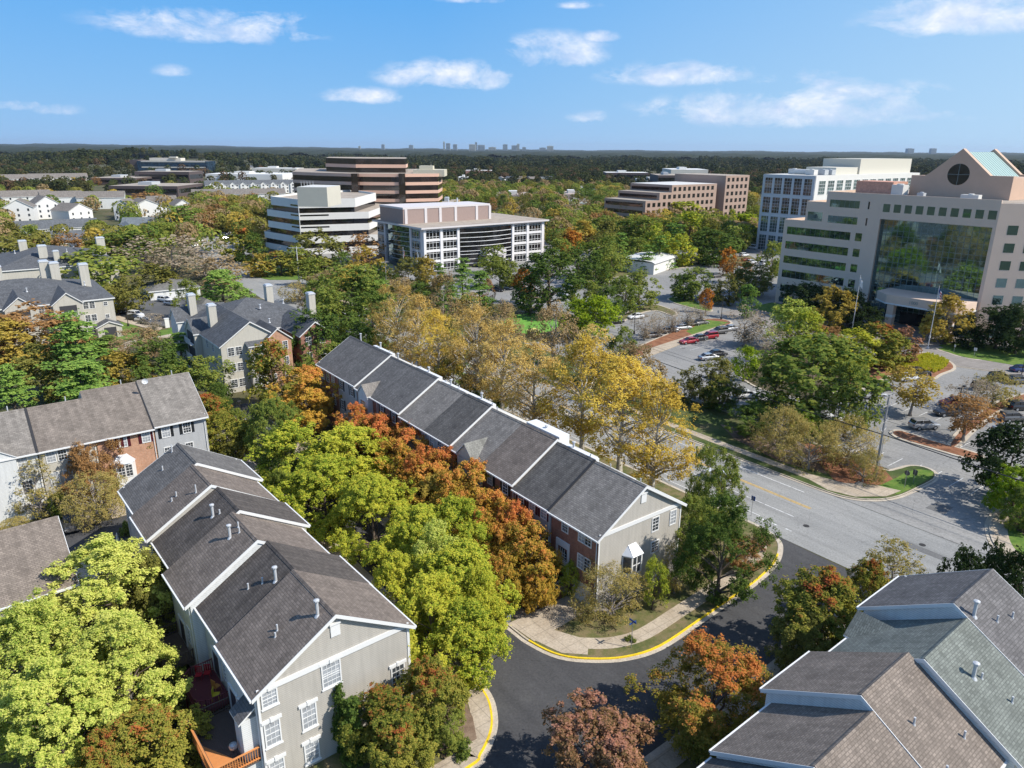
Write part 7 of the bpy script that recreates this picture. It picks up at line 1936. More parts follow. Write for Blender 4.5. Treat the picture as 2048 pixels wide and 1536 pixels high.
# ------------------------------------------------------------------ far woods: one mass of crowns, then canopy to the horizon
def woods(name, n, d0, d1, nq, leaf, mats, wts, seed, label, keepout, hs=(9, 14), azr=(-38, 38), power=.6):
    g = np.random.RandomState(seed)
    Vs, Ms = [], []
    cnt = 0
    protos = []
    for k in range(6):
        z = g.uniform(0, 1, nq); th = g.uniform(0, 6.283, nq)
        rr = np.sqrt(np.clip(1 - (2 * z - .9) ** 2 / 1.25, 0, 1)) * (1 + .18 * np.sin(3 * th + k) + .12 * np.sin(5 * th + z * 6)) * g.uniform(.7, 1, nq)
        P = np.stack([rr * np.cos(th), rr * np.sin(th), z], 1)
        nr = unit(np.stack([np.cos(th), np.sin(th), (z - .3) * 2.0], 1) + g.normal(size=(nq, 3)) * .55)
        protos.append((P, nr))
    while cnt < n:
        d = d0 + (d1 - d0) * g.uniform() ** power
        azm = R(g.uniform(*azr)); x, y = d * math.sin(azm), d * math.cos(azm)
        px, py = proj(x, y, 6)
        if any(a <= px <= b and c <= py <= e for a, b, c, e in keepout): 
            cnt += 0
            if g.uniform() < .93: 
                cnt += .2
                continue
        P, nr = protos[g.randint(6)]
        r = g.uniform(4.2, 7.5); h = g.uniform(*hs); zt = hill(x, y)
        s = leaf * g.uniform(.7, 1.3, len(P))[:, None]
        c = P * np.array([r, r, h * .85]) + np.array([x, y, zt + h * .12])
        t = unit(np.cross(nr, g.normal(size=nr.shape))); b = np.cross(nr, t)
        Vs.append(np.stack([c - t * s, c - b * s * .8, c + t * s, c + b * s * .8], 1).reshape(-1, 3))
        Ms.append(np.full(len(P), g.choice(len(mats), p=wts)))
        cnt += 1
    V = np.concatenate(Vs); M_ = np.concatenate(Ms)
    me = numpy_mesh(name, V, np.arange(len(V)).reshape(-1, 4), mats, M_)
    o = place(name, me)
    return tag(o, label, 'woodland', kind='stuff')

def hill(x, y):
    d = math.hypot(x, y); az_ = math.degrees(math.atan2(x, y))
    if d < 900: return 0.0
    f = min(1, (d - 900) / 900.0)
    z = f * 6 * math.exp(-((az_ + 26) / 9) ** 2) + f * 20 * math.exp(-((az_ + 26.0) / 5.5) ** 2 - ((d - 1900) / 800) ** 2)
    z += f * 3.0 * math.sin(az_ * .9 + d * .0021) + f * 2.0 * math.sin(az_ * 2.3)
    return z
WM = [m_leaf('wood_green', [(0.030, 0.042, 0.016), (0.052, 0.066, 0.024), (0.080, 0.090, 0.034)], trans=.15),
      m_leaf('wood_olive', [(0.048, 0.050, 0.020), (0.078, 0.078, 0.028), (0.115, 0.105, 0.042)], trans=.15),
      m_leaf('wood_brown', [(0.075, 0.050, 0.030), (0.115, 0.075, 0.042), (0.16, 0.105, 0.06)], trans=.15),
      m_leaf('wood_dark', [(0.018, 0.026, 0.013), (0.030, 0.040, 0.019), (0.046, 0.056, 0.027)], trans=.15)]
WM2 = [LF['mid'], LF['olive'], LF['brown'], LF['dark'], LF['gold']]
KO = [(245, 412, 312, 362), (170, 400, 338, 380), (400, 592, 334, 385), (0, 165, 340, 368), (0, 400, 376, 425), (585, 885, 320, 400), (1210, 1430, 330, 350), (1530, 2048, 300, 380), (990, 1105, 318, 330)]
KO2 = KO + [(515, 1100, 395, 560), (1245, 1515, 352, 440), (1500, 2048, 300, 700), (385, 505, 450, 510), (0, 235, 372, 446), (200, 345, 378, 470), (0, 185, 436, 490), (985, 1085, 380, 404), (1132, 1192, 392, 420), (1112, 1198, 378, 400), (400, 600, 360, 400)]
KO += [(990, 1110, 348, 366), (600, 680, 338, 354), (905, 945, 346, 364), (925, 990, 334, 350), (1205, 1305, 338, 366), (1300, 1430, 342, 382), (400, 600, 362, 392)]
woods('woodland', 1500, 330, 800, 420, .62, WM2, [.30, .26, .22, .17, .05], 5, 'mixed autumn woodland filling the ground between the offices and the dark woods', KO2, hs=(7, 13), azr=(-37, 26), power=.75)
woods('woodland', 4200, 760, 1500, 150, 1.05, WM[:3] + [WM[3]], [.36, .28, .12, .24], 6, 'green and brown woods beyond the offices', KO, hs=(8, 14), power=.7)
woods('woodland', 6500, 1400, 3400, 70, 1.9, [WM[0], WM[3], WM[1]], [.36, .46, .18], 7, 'dark band of woods below the horizon', [(270, 412, 318, 335)], hs=(11, 17), power=.75)
# canopy sheet to the horizon
na, nd = 900, 90
azs = np.radians(np.linspace(-42, 42, na)); ds = 3000 * (15500 / 3000.0) ** np.linspace(0, 1, nd)
A_, D_ = np.meshgrid(azs, ds)
X_, Y_ = D_ * np.sin(A_), D_ * np.cos(A_)
g = np.random.RandomState(3)
deg = np.degrees(A_)
Z_ = 12 + 3.5 * np.sin(deg * 1.3 + D_ * .0011) + 3 * np.sin(deg * 3.1 - D_ * .002) + g.uniform(-3.4, 3.4, A_.shape)
Z_ += 1.0 * (D_ / 1000.0) ** 1.15 * np.exp(-((deg + 31) / 16.0) ** 2) * 1.9 + (D_ > 8000) * (D_ - 8000) * .0016 * (.7 + .5 * np.sin(deg * .8 + .6) + .25 * np.sin(deg * 2.9))
V = np.stack([X_, Y_, Z_], -1).reshape(-1, 3)
i = np.arange(nd - 1)[:, None] * na + np.arange(na - 1)[None, :]
Fq = np.stack([i, i + 1, i + na + 1, i + na], -1).reshape(-1, 4)
HZ, b_, out_ = new_mat('far_canopy')
gp = b_.n('ShaderNodeNewGeometry').outputs['Position']
nn = b_.noise(gp, .02, 6, .7)
principled(b_, out_, b_.ramp(nn, [(.3, (0.014, 0.020, 0.012)), (.5, (0.030, 0.038, 0.020)), (.7, (0.050, 0.052, 0.028))]), .95, spec=.1)
o = place('far_hills', numpy_mesh('far_hills', V, Fq, [HZ]))
tag(o, kind='structure')
# ------------------------------------------------------------------ cars
def ringx(x, w, z0, z1, k=.28):
    c = min(w, (z1 - z0)) * k
    return [(x, -w, z0 + c), (x, -w + c * .6, z0), (x, w - c * .6, z0), (x, w, z0 + c), (x, w * .985, z1 - c), (x, w * .86, z1), (x, -w * .86, z1), (x, -w * .985, z1 - c)]
CARM = {}
def car_meshes(kind):
    if kind in CARM: return CARM[kind]
    if kind == 'sedan':
        body = [(-2.35, .66, .42, .80), (-2.22, .82, .28, .96), (-1.5, .89, .22, 1.0), (0, .90, .20, .97), (1.1, .90, .20, .95), (2.0, .86, .24, .80), (2.30, .74, .32, .68)]
        gl = [(-1.85, .60, .94, 1.0), (-1.15, .66, .92, 1.40), (.15, .67, .92, 1.44), (1.15, .70, .90, .96)]
        roof = (-1.12, .20, .62, 1.45); L = 4.65; wr = .33
    elif kind == 'suv':
        body = [(-2.30, .76, .45, 1.05), (-2.22, .88, .34, 1.14), (-1.3, .93, .28, 1.14), (0, .94, .26, 1.12), (1.15, .93, .27, 1.10), (2.05, .89, .32, .98), (2.32, .78, .42, .84)]
        gl = [(-2.20, .70, 1.08, 1.12), (-1.95, .74, 1.08, 1.64), (.25, .76, 1.06, 1.70), (1.15, .78, 1.04, 1.12)]
        roof = (-1.95, .30, .71, 1.71); L = 4.62; wr = .38
    else:
        body = [(-2.5, .86, .45, 1.1), (-2.4, .95, .35, 1.25), (-1.0, .97, .3, 1.25), (1.3, .97, .3, 1.22), (2.2, .92, .34, 1.0), (2.5, .8, .42, .86)]
        gl = [(-2.42, .82, 1.2, 1.25), (-2.35, .86, 1.2, 1.98), (1.0, .88, 1.2, 2.0), (1.9, .84, 1.05, 1.15)]
        roof = (-2.36, 1.05, .84, 2.02); L = 5; wr = .36
    b = MB(); b.loft([ringx(*s) for s in body])
    x0, x1, w, z = roof
    b.loft([[(x, -w, z - .09), (x, w, z - .09), (x, w * .94, z + .01), (x, -w * .94, z + .01)] for x in (x0 - .03, x0 + .3, x1 - .2, x1 + .05)])
    for s in (-1, 1):
        for xa, xb in ((gl[0][0], x0 + .05), (gl[-1][0], x1 - .02)):
            b.tube((xa, s * gl[0][1], gl[0][3] - .06), (xb, s * w, z - .04), .05, .05, 4)
        b.tube(((x0 + x1) / 2, s * (w + .06), gl[0][3] - .08), ((x0 + x1) / 2, s * w, z - .04), .045, .045, 4)
        b.box(.72, .92, s * .93 - .07 * (s < 0) - .02, s * .93 + .07 * (s > 0) + .02, gl[-1][3] - .02, gl[-1][3] + .12)
    me = b.mesh('car_body', [MATS['paint_white']])
    g = MB(); g.loft([[(x, -w_, z0), (x, w_, z0), (x, w_ * .9, z1), (x, -w_ * .9, z1)] for x, w_, z0, z1 in gl]); gm = g.mesh('car_windows', [m_glass('car_glass', (0.015, 0.017, 0.02), .05, spec=.9, var=.3)])
    wh = MB(); wh.tube((0, -.11, 0), (0, .11, 0), wr, wr, 14); wh.tube((0, -.125, 0), (0, .125, 0), wr * .6, wr * .6, 10, 1)
    wm = wh.mesh('wheel', [m_plain('tyre', (0.02, 0.02, 0.022), .8), m_plain('rim', (0.42, 0.43, 0.44), .3, .6)])
    h = MB(); h.box(-.05, .06, -.19, .19, -.07, .07); hm = h.mesh('headlight', [m_plain('lamp_lens', (0.75, 0.76, 0.78), .15)])
    t = MB(); t.box(-.06, .05, -.17, .17, -.09, .09); tm = t.mesh('tail_light', [m_plain('tail_lens', (0.30, 0.01, 0.012), .2)])
    CARM[kind] = (me, gm, wm, hm, tm, body, wr); return CARM[kind]
for n_, c_, mt in (('white', (0.74, 0.74, 0.73), 0), ('black', (0.012, 0.012, 0.014), 0), ('silver', (0.42, 0.43, 0.44), .5), ('grey', (0.13, 0.125, 0.12), .4), ('red', (0.33, 0.008, 0.02), .1), ('blue', (0.02, 0.04, 0.14), .2), ('maroon', (0.14, 0.01, 0.015), .1)):
    m_paint('paint_' + n_, c_, mt)
CARS = []
def car(px, py, heading, kind, col, z=0.02, desc=None):
    """heading in degrees within the street grid (0 = along the main road towards us)"""
    me, gm, wm, hm, tm, body, wr = car_meshes(kind)
    p = G(px, py, .7)
    o = thing('parked_car', 'x', 'car' if kind != 'van' else 'van', (p.x, p.y, z), ROT_U + R(heading))
    bo = place('body', me, o); bo.material_slots[0].link = 'OBJECT'; bo.material_slots[0].material = MATS['paint_' + col]
    place('windows', gm, o)
    for x in (-1.38, 1.42):
        for y in (-.82, .82): place('wheel', wm, o, (x, y, wr))
    for y in (-.6, .6):
        place('headlight', hm, o, (body[-1][0] - .06, y, body[-1][3] - .14)); place('tail_light', tm, o, (body[0][0] + .05, y, body[0][3] - .16))
    w = {'sedan': 'sedan', 'suv': 'SUV', 'van': 'van'}[kind]
    CARS.append([o, f'{col} {w}', px, py, desc]); return o
for a in ((1818, 754, 62, 'sedan', 'white'), (1836, 744, 62, 'suv', 'black'), (1767, 773, 66, 'sedan', 'black'), (1748, 788, 66, 'sedan', 'silver'), (1848, 849, 60, 'suv', 'silver'), (1897, 823, 240, 'suv', 'black'), (1906, 803, 240, 'sedan', 'maroon'), (1968, 772, 60, 'suv', 'black'), (2000, 754, 60, 'suv', 'black'),
          (2016, 856, 60, 'sedan', 'silver'), (2026, 834, 60, 'suv', 'grey'), (2042, 812, 60, 'suv', 'black'), (1628, 843, 60, 'sedan', 'blue'), (1662, 838, 60, 'sedan', 'white'), (1495, 788, 60, 'sedan', 'white'), (2044, 737, 60, 'sedan', 'blue'), (1435, 706, 72, 'sedan', 'black'), (1418, 713, 72, 'sedan', 'silver'),
          (1378, 681, 255, 'sedan', 'red'), (1397, 675, 255, 'sedan', 'grey'), (1418, 672, 255, 'suv', 'red'), (1438, 662, 255, 'suv', 'grey'), (1458, 656, 255, 'sedan', 'silver'), (1272, 632, 255, 'sedan', 'white'), (1231, 642, 255, 'sedan', 'black'), (1340, 660, 75, 'sedan', 'grey'), (1366, 654, 75, 'sedan', 'silver'), (1384, 647, 75, 'sedan', 'black'), (1401, 644, 75, 'sedan', 'grey'), (1306, 669, 75, 'sedan', 'grey'),
          (1434, 551, 80, 'suv', 'grey'), (1411, 602, 75, 'sedan', 'white'), (1433, 596, 75, 'suv', 'black'), (1454, 595, 75, 'sedan', 'white'), (1505, 567, 75, 'sedan', 'silver'), (1521, 578, 75, 'sedan', 'black'), (1508, 586, 75, 'sedan', 'grey'), (1530, 566, 75, 'suv', 'grey'), (1488, 510, 85, 'suv', 'white'), (1503, 524, 85, 'suv', 'white'), (1493, 519, 85, 'sedan', 'red'), (1530, 527, 85, 'van', 'white'), (1506, 495, 0, 'van', 'white'), (1487, 493, 0, 'sedan', 'grey'),
          (1026, 571, 20, 'suv', 'black'), (1040, 571, 20, 'suv', 'white'), (995, 578, 20, 'sedan', 'black'), (1129, 588, 5, 'sedan', 'white'), (1012, 574, 20, 'sedan', 'silver'),
          (404, 464, 95, 'sedan', 'grey'), (398, 472, 95, 'sedan', 'white'), (397, 481, 95, 'sedan', 'white'), (394, 491, 95, 'suv', 'white'), (452, 464, 95, 'sedan', 'white'), (450, 469, 95, 'suv', 'white'), (450, 475, 95, 'sedan', 'black'), (449, 481, 95, 'suv', 'black'), (474, 463, 95, 'suv', 'white'), (474, 469, 95, 'sedan', 'white'), (416, 457, 20, 'sedan', 'maroon'), (438, 457, 20, 'sedan', 'white'), (448, 457, 20, 'suv', 'black'), (489, 456, 10, 'van', 'silver'),
          (234, 615, 10, 'suv', 'white'), (240, 621, 10, 'suv', 'black'), (258, 618, 10, 'suv', 'black'), (272, 629, 28, 'suv', 'white'), (268, 635, 28, 'sedan', 'black'), (286, 639, 28, 'sedan', 'white'), (292, 643, 28, 'sedan', 'grey'), (330, 599, 30, 'suv', 'white'), (343, 606, 30, 'sedan', 'silver'), (1438, 952, 180, 'suv', 'white'),
          (2040, 760, 60, 'suv', 'grey')):
    car(*a)
car(144, 1043, -5, 'suv', 'grey', z=.07)
label_all(CARS, lambda k: k)

# ------------------------------------------------------------------ poles, lamps, signs
STEEL = m_plain('galvanised_steel', (0.40, 0.41, 0.42), .4, .6)
DKM = m_plain('dark_bronze_metal', (0.035, 0.032, 0.03), .5)
POLEW = m_plain('weathered_pole', (0.30, 0.285, 0.27), .85, var=.2, scale=3)
INS = m_plain('insulator', (0.62, 0.60, 0.58), .4)
def hgt(bx, by, ty, tx):
    b = G(bx, by); r = raydir(tx, ty); return CAM_H + r.z * b.y / r.y
def util_pole(bx, by, h, label, rot=0.0, steel=False):
    p = G(bx, by); r = thing('utility_pole', label, 'utility pole', p, ROT_U + rot)
    g = MB(); g.tube((0, 0, -.1), (0, 0, h), .19, .12, 10); g.build('shaft', STEEL if steel else POLEW, r)
    for zz in (h - .3, h - 1.5):
        g = MB(); g.box(-.06, .06, -1.2, 1.2, zz - .06, zz + .06); c = g.build('crossarm', POLEW, r)
        g = MB()
        for y in (-1.1, -.5, .5, 1.1): g.tube((0, y, zz + .06), (0, y, zz + .30), .05, .035, 6)
        g.build('insulators', INS, c)
    return p, h
p1, h1 = util_pole(1748, 964, 12.6, 'tall grey utility pole with crossarms at the edge of the right car park')
p2, h2 = util_pole(1111, 682, 10.5, 'utility pole with a white crossarm behind the sycamores in the centre')
p3, h3 = util_pole(774, 600, 11.5, 'utility pole with double crossarm in front of the white four-storey office', 0)
p4 = G(599, 570); r = thing('light_mast', 'tall thin white steel pole left of centre before the white terraced office', 'pole', p4, 0)
g = MB(); g.tube((0, 0, 0), (0, 0, 12.5), .2, .12, 8); g.build('shaft', INS, r)
g = MB(); g.box(-2.5, 2.5, -.06, .06, 12.0, 12.15); g.build('crossarm', INS, r)
# vertical extras on the near pole
g = MB()
for z in (8.6, 7.4):
    for s in (-1, 1): g.tube((0, 0, z), (0, s * .7, z + .35), .05, .04, 5); g.tube((0, s * .7, z + .3), (0, s * .7, z + .75), .05, .05, 6)
o = g.build('bracket', INS); o.parent = bpy.data.objects['utility_pole']; o.location = (0, 0, 0)
g = MB(); g.tube((.28, 0, 0), (.28, 0, 6.5), .04, .04, 5); o = g.build('conduit', STEEL); o.parent = bpy.data.objects['utility_pole']
def cable(P, Q, sag, rad, label, m=None, group='overhead cables between the utility poles'):
    g = MB(); n = 14; prev = None
    for i in range(n + 1):
        t = i / n; v = P.lerp(Q, t); v = Vector((v.x, v.y, v.z - sag * 4 * t * (1 - t)))
        if prev is not None: g.tube(prev, v, rad, rad, 4, cap=False)
        prev = v
    o = g.build('overhead_cable', m or m_plain('cable', (0.03, 0.03, 0.03), .6)); tag(o, label, 'cable', group); return o
V_ = Vector((-UY, UX, 0))
q0 = p1 + Vector((UX, UY, 0)) * 55
for (dy, z, rd, w) in ((-1.1, 12.6, .02, 'topmost road-side'), (1.1, 12.6, .02, 'topmost lot-side'), (-.7, 9.3, .022, 'middle road-side'), (.7, 9.3, .022, 'middle lot-side'), (0, 7.0, .07, 'thick lowest')):
    for (A, B, side) in ((p1, q0, 'running right from the near utility pole'), (p1, p2, 'running left from the near utility pole'), (p2, p3, 'between the two farther utility poles')):
        za = z if A is p1 else z - 2.1; zb = z if B is q0 else z - 2.1 + (1 if B is p3 else 0)
        cable(A + V_ * dy + Vector((0, 0, za)), B + V_ * dy + Vector((0, 0, zb)), 1.0 if B is not q0 else .6, rd, f'{w} dark overhead cable {side}')
def lamp(bx, by, h, label, m=None, heads=2, rot=0.0, arm=.9):
    p = G(bx, by); r = thing('street_lamp', label, 'street lamp', p, ROT_U + rot)
    m = m or DKM
    g = MB(); g.tube((0, 0, 0), (0, 0, h), .09, .07, 8); g.tube((0, 0, 0), (0, 0, .75), .25, .25, 10); g.build('shaft', m, r)
    for s in ((-1, 1) if heads == 2 else (1,)):
        g = MB(); g.box(-.03, .03, min(0, s * arm), max(0, s * arm), h - .08, h - .02); g.box(-.2, .2, s * arm - .28, s * arm + .28, h - .12, h + .08); g.build('lamp_head', m, r)
lamp(1906, 861, 7.4, 'dark twin-headed lamp on the mulch island in the right car park')
lamp(2040, 762, 7.4, 'lamp post at the right edge beside the accessible bays', heads=2)
lamp(1442, 640, 7.0, 'thin dark lamp post behind the two red cars')
lamp(1268, 668, 6.6, 'dark lamp post in front of the white sedan in the centre lot', heads=1)
lamp(1184, 712, 6.5, 'lamp post among the lime-green trees', heads=1)
lamp(1671, 862, 6.0, 'dark lamp post under the big green tree near the blue car', heads=1)
lamp(429, 507, 9.0, 'pale mast lamp with angled arm in the upper-left car park', STEEL, 1, R(150), 2.5)
lamp(450, 470, 7.5, 'lamp post between the parked cars in the upper-left car park', STEEL, 1)
lamp(559, 535, 7.5, 'pale lamp head rising from the trees before the terraced office', STEEL, 1)
lamp(1213, 558, 6.0, 'slim lamp by the pale metal-roofed hall', STEEL, 1)
lamp(257, 653, 4.6, "short dark lamp post by the apartments' path", heads=1, arm=.01)
lamp(484, 857, 4.6, 'short lamp post at the far end of the tree-lined side street', heads=1, arm=.01)
lamp(1058, 625, 6.5, 'thin lamp post at the edge of the empty grey lot', heads=1)
SIGNW = m_plain('sign_white', (0.76, 0.76, 0.75), .5); SIGNB = m_plain('sign_blue', (0.02, 0.07, 0.28), .5); SIGNR = m_plain('sign_red', (0.45, 0.03, 0.03), .5); SIGNK = m_plain('sign_back', (0.10, 0.10, 0.11), .5, .3)
def sign(bx, by, h, w, hh, m, label, rot=0.0, post=None, octo=False):
    p = G(bx, by); r = thing('road_sign', label, 'sign', p, ROT_U + rot)
    g = MB(); g.tube((0, 0, 0), (0, 0, h), .035, .035, 6); g.build('post', post or STEEL, r)
    g = MB()
    if octo: 
        P = [(.0, w / 2 * math.cos(R(22.5 + 45 * i)), h - w / 2 + w / 2 * math.sin(R(22.5 + 45 * i))) for i in range(8)]
        g.v.extend([(.05, y, z) for _, y, z in P]); g.v.extend([(.075, y, z) for _, y, z in P]); g.f += [tuple(range(8))[::-1], tuple(range(8, 16))] + [(i, (i + 1) % 8, 8 + (i + 1) % 8, 8 + i) for i in range(8)]; g.m += [0] * 10
    else: g.box(.04, .065, -w / 2, w / 2, h - hh, h)
    g.build('sign_plate', m, r); return r
r = sign(1262, 1298, 2.9, .05, .05, SIGNB, 'street-name sign post with two crossed blue blades on the corner verge')
for rt, zz in ((0, 2.9), (R(90), 2.72)):
    g = MB(); g.box(-.42, .42, -.015, .015, zz - .02, zz + .16); g.build('name_blade', SIGNB, r, (0, 0, 0), rt)
sign(1502, 1032, 2.7, .55, .6, SIGNB, 'blue and white road sign at the main road kerb by the dark tree', R(90))
sign(1420, 1206, 1.25, .28, .4, SIGNK, 'short dark marker post on the verge of the yellow kerb', R(90))
sign(1808, 978, 2.7, .75, .75, SIGNK, 'back of an octagonal stop sign at the car park entry', R(90), octo=True)
sign(1826, 967, 2.0, .6, .75, SIGNK, 'small dark rectangular sign on the grass beside the stop sign', R(90))
sign(1947, 717, 2.4, .6, .65, SIGNW, "white sign on the lawn in front of the tan tower's entrance", R(90))
sign(1907, 706, 1.9, .3, .5, SIGNW, 'small sign right of the flagpole base', R(90))
sign(2008, 708, 2.0, .35, .4, SIGNW, 'small sign in the shade at the right edge of the tower lawn', R(90))
sign(1435, 640, 2.6, .6, .75, SIGNW, 'white sign before the dark cars in the centre lot', R(90))
sign(494, 858, 2.0, .6, .6, SIGNW, 'white square sign at the far end of the side street', 0)
sign(476, 858, 1.7, .5, .5, SIGNR, 'small red and white sign left of the white square sign', 0)
sign(414, 490, 2.4, 1.4, 1.4, SIGNW, 'white square sign by the parked cars in the upper-left car park', R(90))
p = G(335, 655); r = thing('entrance_marker', "white entrance post by the apartments' car park", 'post', p, ROT_U); g = MB(); g.box(-.3, .3, -.5, .5, 0, 2.2); g.box(-.36, .36, -.56, .56, 2.2, 2.35); g.build('post', WHITE, r)
# flagpoles
def flagpole(bx, by, h, label, cols):
    p = G(bx, by); r = thing('flagpole', label, 'flagpole', p, ROT_U)
    g = MB(); g.tube((0, 0, 0), (0, 0, h), .11, .06, 8); g.tube((0, 0, 0), (0, 0, .5), .3, .3, 10); g.tube((0, 0, 2.6), (0, 0, 3.1), .2, .2, 8); g.build('shaft', INS, r)
    g = MB(); g.tube((0, 0, h), (0, 0, h + .12), .1, .1, 8); g.build('finial', INS, r)
    f = thing('flag', label.replace('flagpole', 'flag hanging limp on the flagpole'), 'flag', p + Vector((0, 0, h - .3)), ROT_U)
    g = MB(); n = 9
    for i in range(n):
        for j in range(6):
            def P(a, b): 
                u = a / n; v = b / 6; return (.06 + u * (.75 + v * .25), .12 * math.sin(u * 9 + v * 2), -v * 1.9 - u * 1.1)
            g.face([P(i, j), P(i, j + 1), P(i + 1, j + 1), P(i + 1, j)], 1 if (j % 2 and i > 3) else (2 if i <= 3 and j < 3 else 0))
    g.build('cloth', cols, f)
FLW = m_plain('flag_white', (0.70, 0.68, 0.66), .8)
flagpole(1855, 698, 14.4, 'white flagpole right of the tower entrance', [FLW, SIGNR, SIGNB])
flagpole(1703, 668, 14.4, 'white flagpole left of the tower entrance', [FLW, FLW, FLW])
flagpole(808, 552, 10, 'thin flagpole left before the white four-storey office', [FLW, SIGNR, SIGNB])
flagpole(836, 560, 10, 'thin flagpole right before the white four-storey office', [FLW, FLW, FLW])

# ------------------------------------------------------------------ small things around the houses
def Lp(x, y, z): return Vector((-16.8 + .634 * x + .773 * y, 39.6 - .773 * x + .634 * y, z))
ROTL = math.atan2(-.773, .634)
def chair(loc, rot, m, label, back=.45):
    r = thing('patio_chair', label, 'chair', loc, rot)
    g = MB(); g.box(-.24, .24, -.24, .24, .41, .45); g.build('seat', m, r)
    g = MB()
    for k in range(6): g.box(-.23 + k * .085, -.19 + k * .085, .20, .23, .5, .5 + back)
    g.box(-.25, .25, .19, .24, .5 + back, .56 + back); g.tube((-.24, .22, .44), (-.24, .22, .56 + back), .02); g.tube((.24, .22, .44), (.24, .22, .56 + back), .02); g.build('backrest', m, r)
    for x in (-.22, .22):
        for y in (-.22, .22): g = MB(); g.tube((x * 1.15, y * 1.15, 0), (x, y, .42), .018, .018, 5); g.build('leg', m, r)
YC = m_plain('chair_yellow', (0.62, 0.52, 0.03), .4); RC = m_plain('chair_red', (0.42, 0.02, 0.03), .4)
chair(Lp(-8.0, -.75, 2.76), ROTL + R(150), YC, 'yellow metal chair on the burgundy deck')
chair(Lp(-8.9, -.45, 2.76), ROTL + R(200), m_plain('chair_redyellow', (0.50, 0.22, 0.05), .5), 'orange-red round-backed chair beside the yellow one on the deck', .55)
chair(Lp(-11.1, -1.1, 2.76), ROTL + R(60), RC, 'left red folding chair at the back corner of the burgundy deck', .5)
chair(Lp(-10.9, -.5, 2.76), ROTL + R(60), RC, 'right red folding chair at the back corner of the burgundy deck', .5)
r = thing('grill', 'round kettle grill on the brown deck by the bump-out', 'grill', Lp(-1.7, -1.6, 2.78), 0)
g = MB(); g.loft([[(rr * math.cos(t), rr * math.sin(t), z) for t in [2 * math.pi * i / 12 for i in range(12)]] for z, rr in ((.55, .1), (.65, .26), (.8, .3), (.95, .26), (1.05, .1))]); g.build('bowl', m_plain('grill_grey', (0.5, .52, .54), .3, .5), r)
for k in range(3): g = MB(); t = k * 2.1; g.tube((.25 * math.cos(t), .25 * math.sin(t), 0), (.15 * math.cos(t), .15 * math.sin(t), .62), .015, .015, 5); g.build('leg', DKM, r)
# wheelie bin, planter, boxes
p = G(1014, 1245, .0); r = thing('wheelie_bin', 'grey wheelie bin at the kerb beside the yellow-green street tree', 'bin', p, ROT_U)
g = MB(); g.loft([[(x * s, y * s, z) for x, y in ((-.3, -.28), (.3, -.28), (.3, .28), (-.3, .28))] for z, s in ((.1, .78), (1.0, 1.0))]); g.build('body', m_plain('bin_grey', (0.16, .18, .21), .5), r)
g = MB(); g.slab([(-.34, -.32, 1.10), (.34, -.32, 1.10), (.34, .34, 1.04), (-.34, .34, 1.04)], .06); g.build('lid', m_plain('bin_lid', (0.10, .12, .15), .5), r)
for x in (-.25, .25): g = MB(); g.tube((x - .03, .28, .1), (x + .03, .28, .1), .1, .1, 10); g.build('wheel', DKM, r)
p = G(1066, 1208, .2); r = thing('planter', 'round stone planter with yellowing plants by the brick house path', 'planter', p, 0)
g = MB(); g.loft([[(rr * math.cos(t), rr * math.sin(t), z) for t in [2 * math.pi * i / 16 for i in range(16)]] for z, rr in ((.1, .8), (.45, .9), (.46, .7), (.3, .65))]); g.build('ring', KERBC, r)
p = G(1722, 970, 0); r = thing('utility_cover', 'pale concrete utility cover at the foot of the near utility pole', 'utility cover', p, ROT_U); g = MB(); g.box(-.6, .6, -.5, .5, 0, .2); g.box(-.45, .45, -.36, .36, .2, .23); g.build('slab', KERBC, r)
# satellite dishes
def dish(loc, rot, label):
    r = thing('satellite_dish', label, 'satellite dish', loc, rot)
    g = MB(); g.tube((0, 0, 0), (0, 0, .5), .03); g.tube((0, 0, .5), (0, -.35, .55), .02); g.build('mast', STEEL, r)
    g = MB(); n = 14
    prev = None
    for k, (rr, d) in enumerate(((.02, .0), (.2, .03), (.38, .11))):
        ring_ = [(rr * math.cos(2 * math.pi * i / n), -.05 - d, .62 + rr * math.sin(2 * math.pi * i / n)) for i in range(n)]
        if prev: 
            for i in range(n): g.face([prev[i], prev[(i + 1) % n], ring_[(i + 1) % n], ring_[i]])
        prev = ring_
    g.build('reflector', m_plain('dish_white', (.72, .73, .74), .4), r)
p = G(291, 771, 12.95); dish(p, R(30), 'round white satellite dish on the ridge of the far-left row')
dish(G(240, 1133, 3.0), R(60), 'grey satellite dish on a deck rail behind the foreground row')
r = thing('patio_umbrella', 'closed white patio umbrella in the planted back yard', 'umbrella', G(240, 1105, 0.1), 0)
g = MB(); g.tube((0, 0, 0), (0, 0, 2.5), .025); g.build('pole', INS, r)
g = MB(); g.loft([[(rr * math.cos(t) * (1 + .2 * math.cos(5 * t)), rr * math.sin(t) * (1 + .2 * math.cos(5 * t)), z) for t in [2 * math.pi * i / 15 for i in range(15)]] for z, rr in ((.7, .2), (1.2, .16), (2.0, .1), (2.45, .03))]); g.build('canopy', m_plain('canvas', (.72, .72, .70), .8), r)
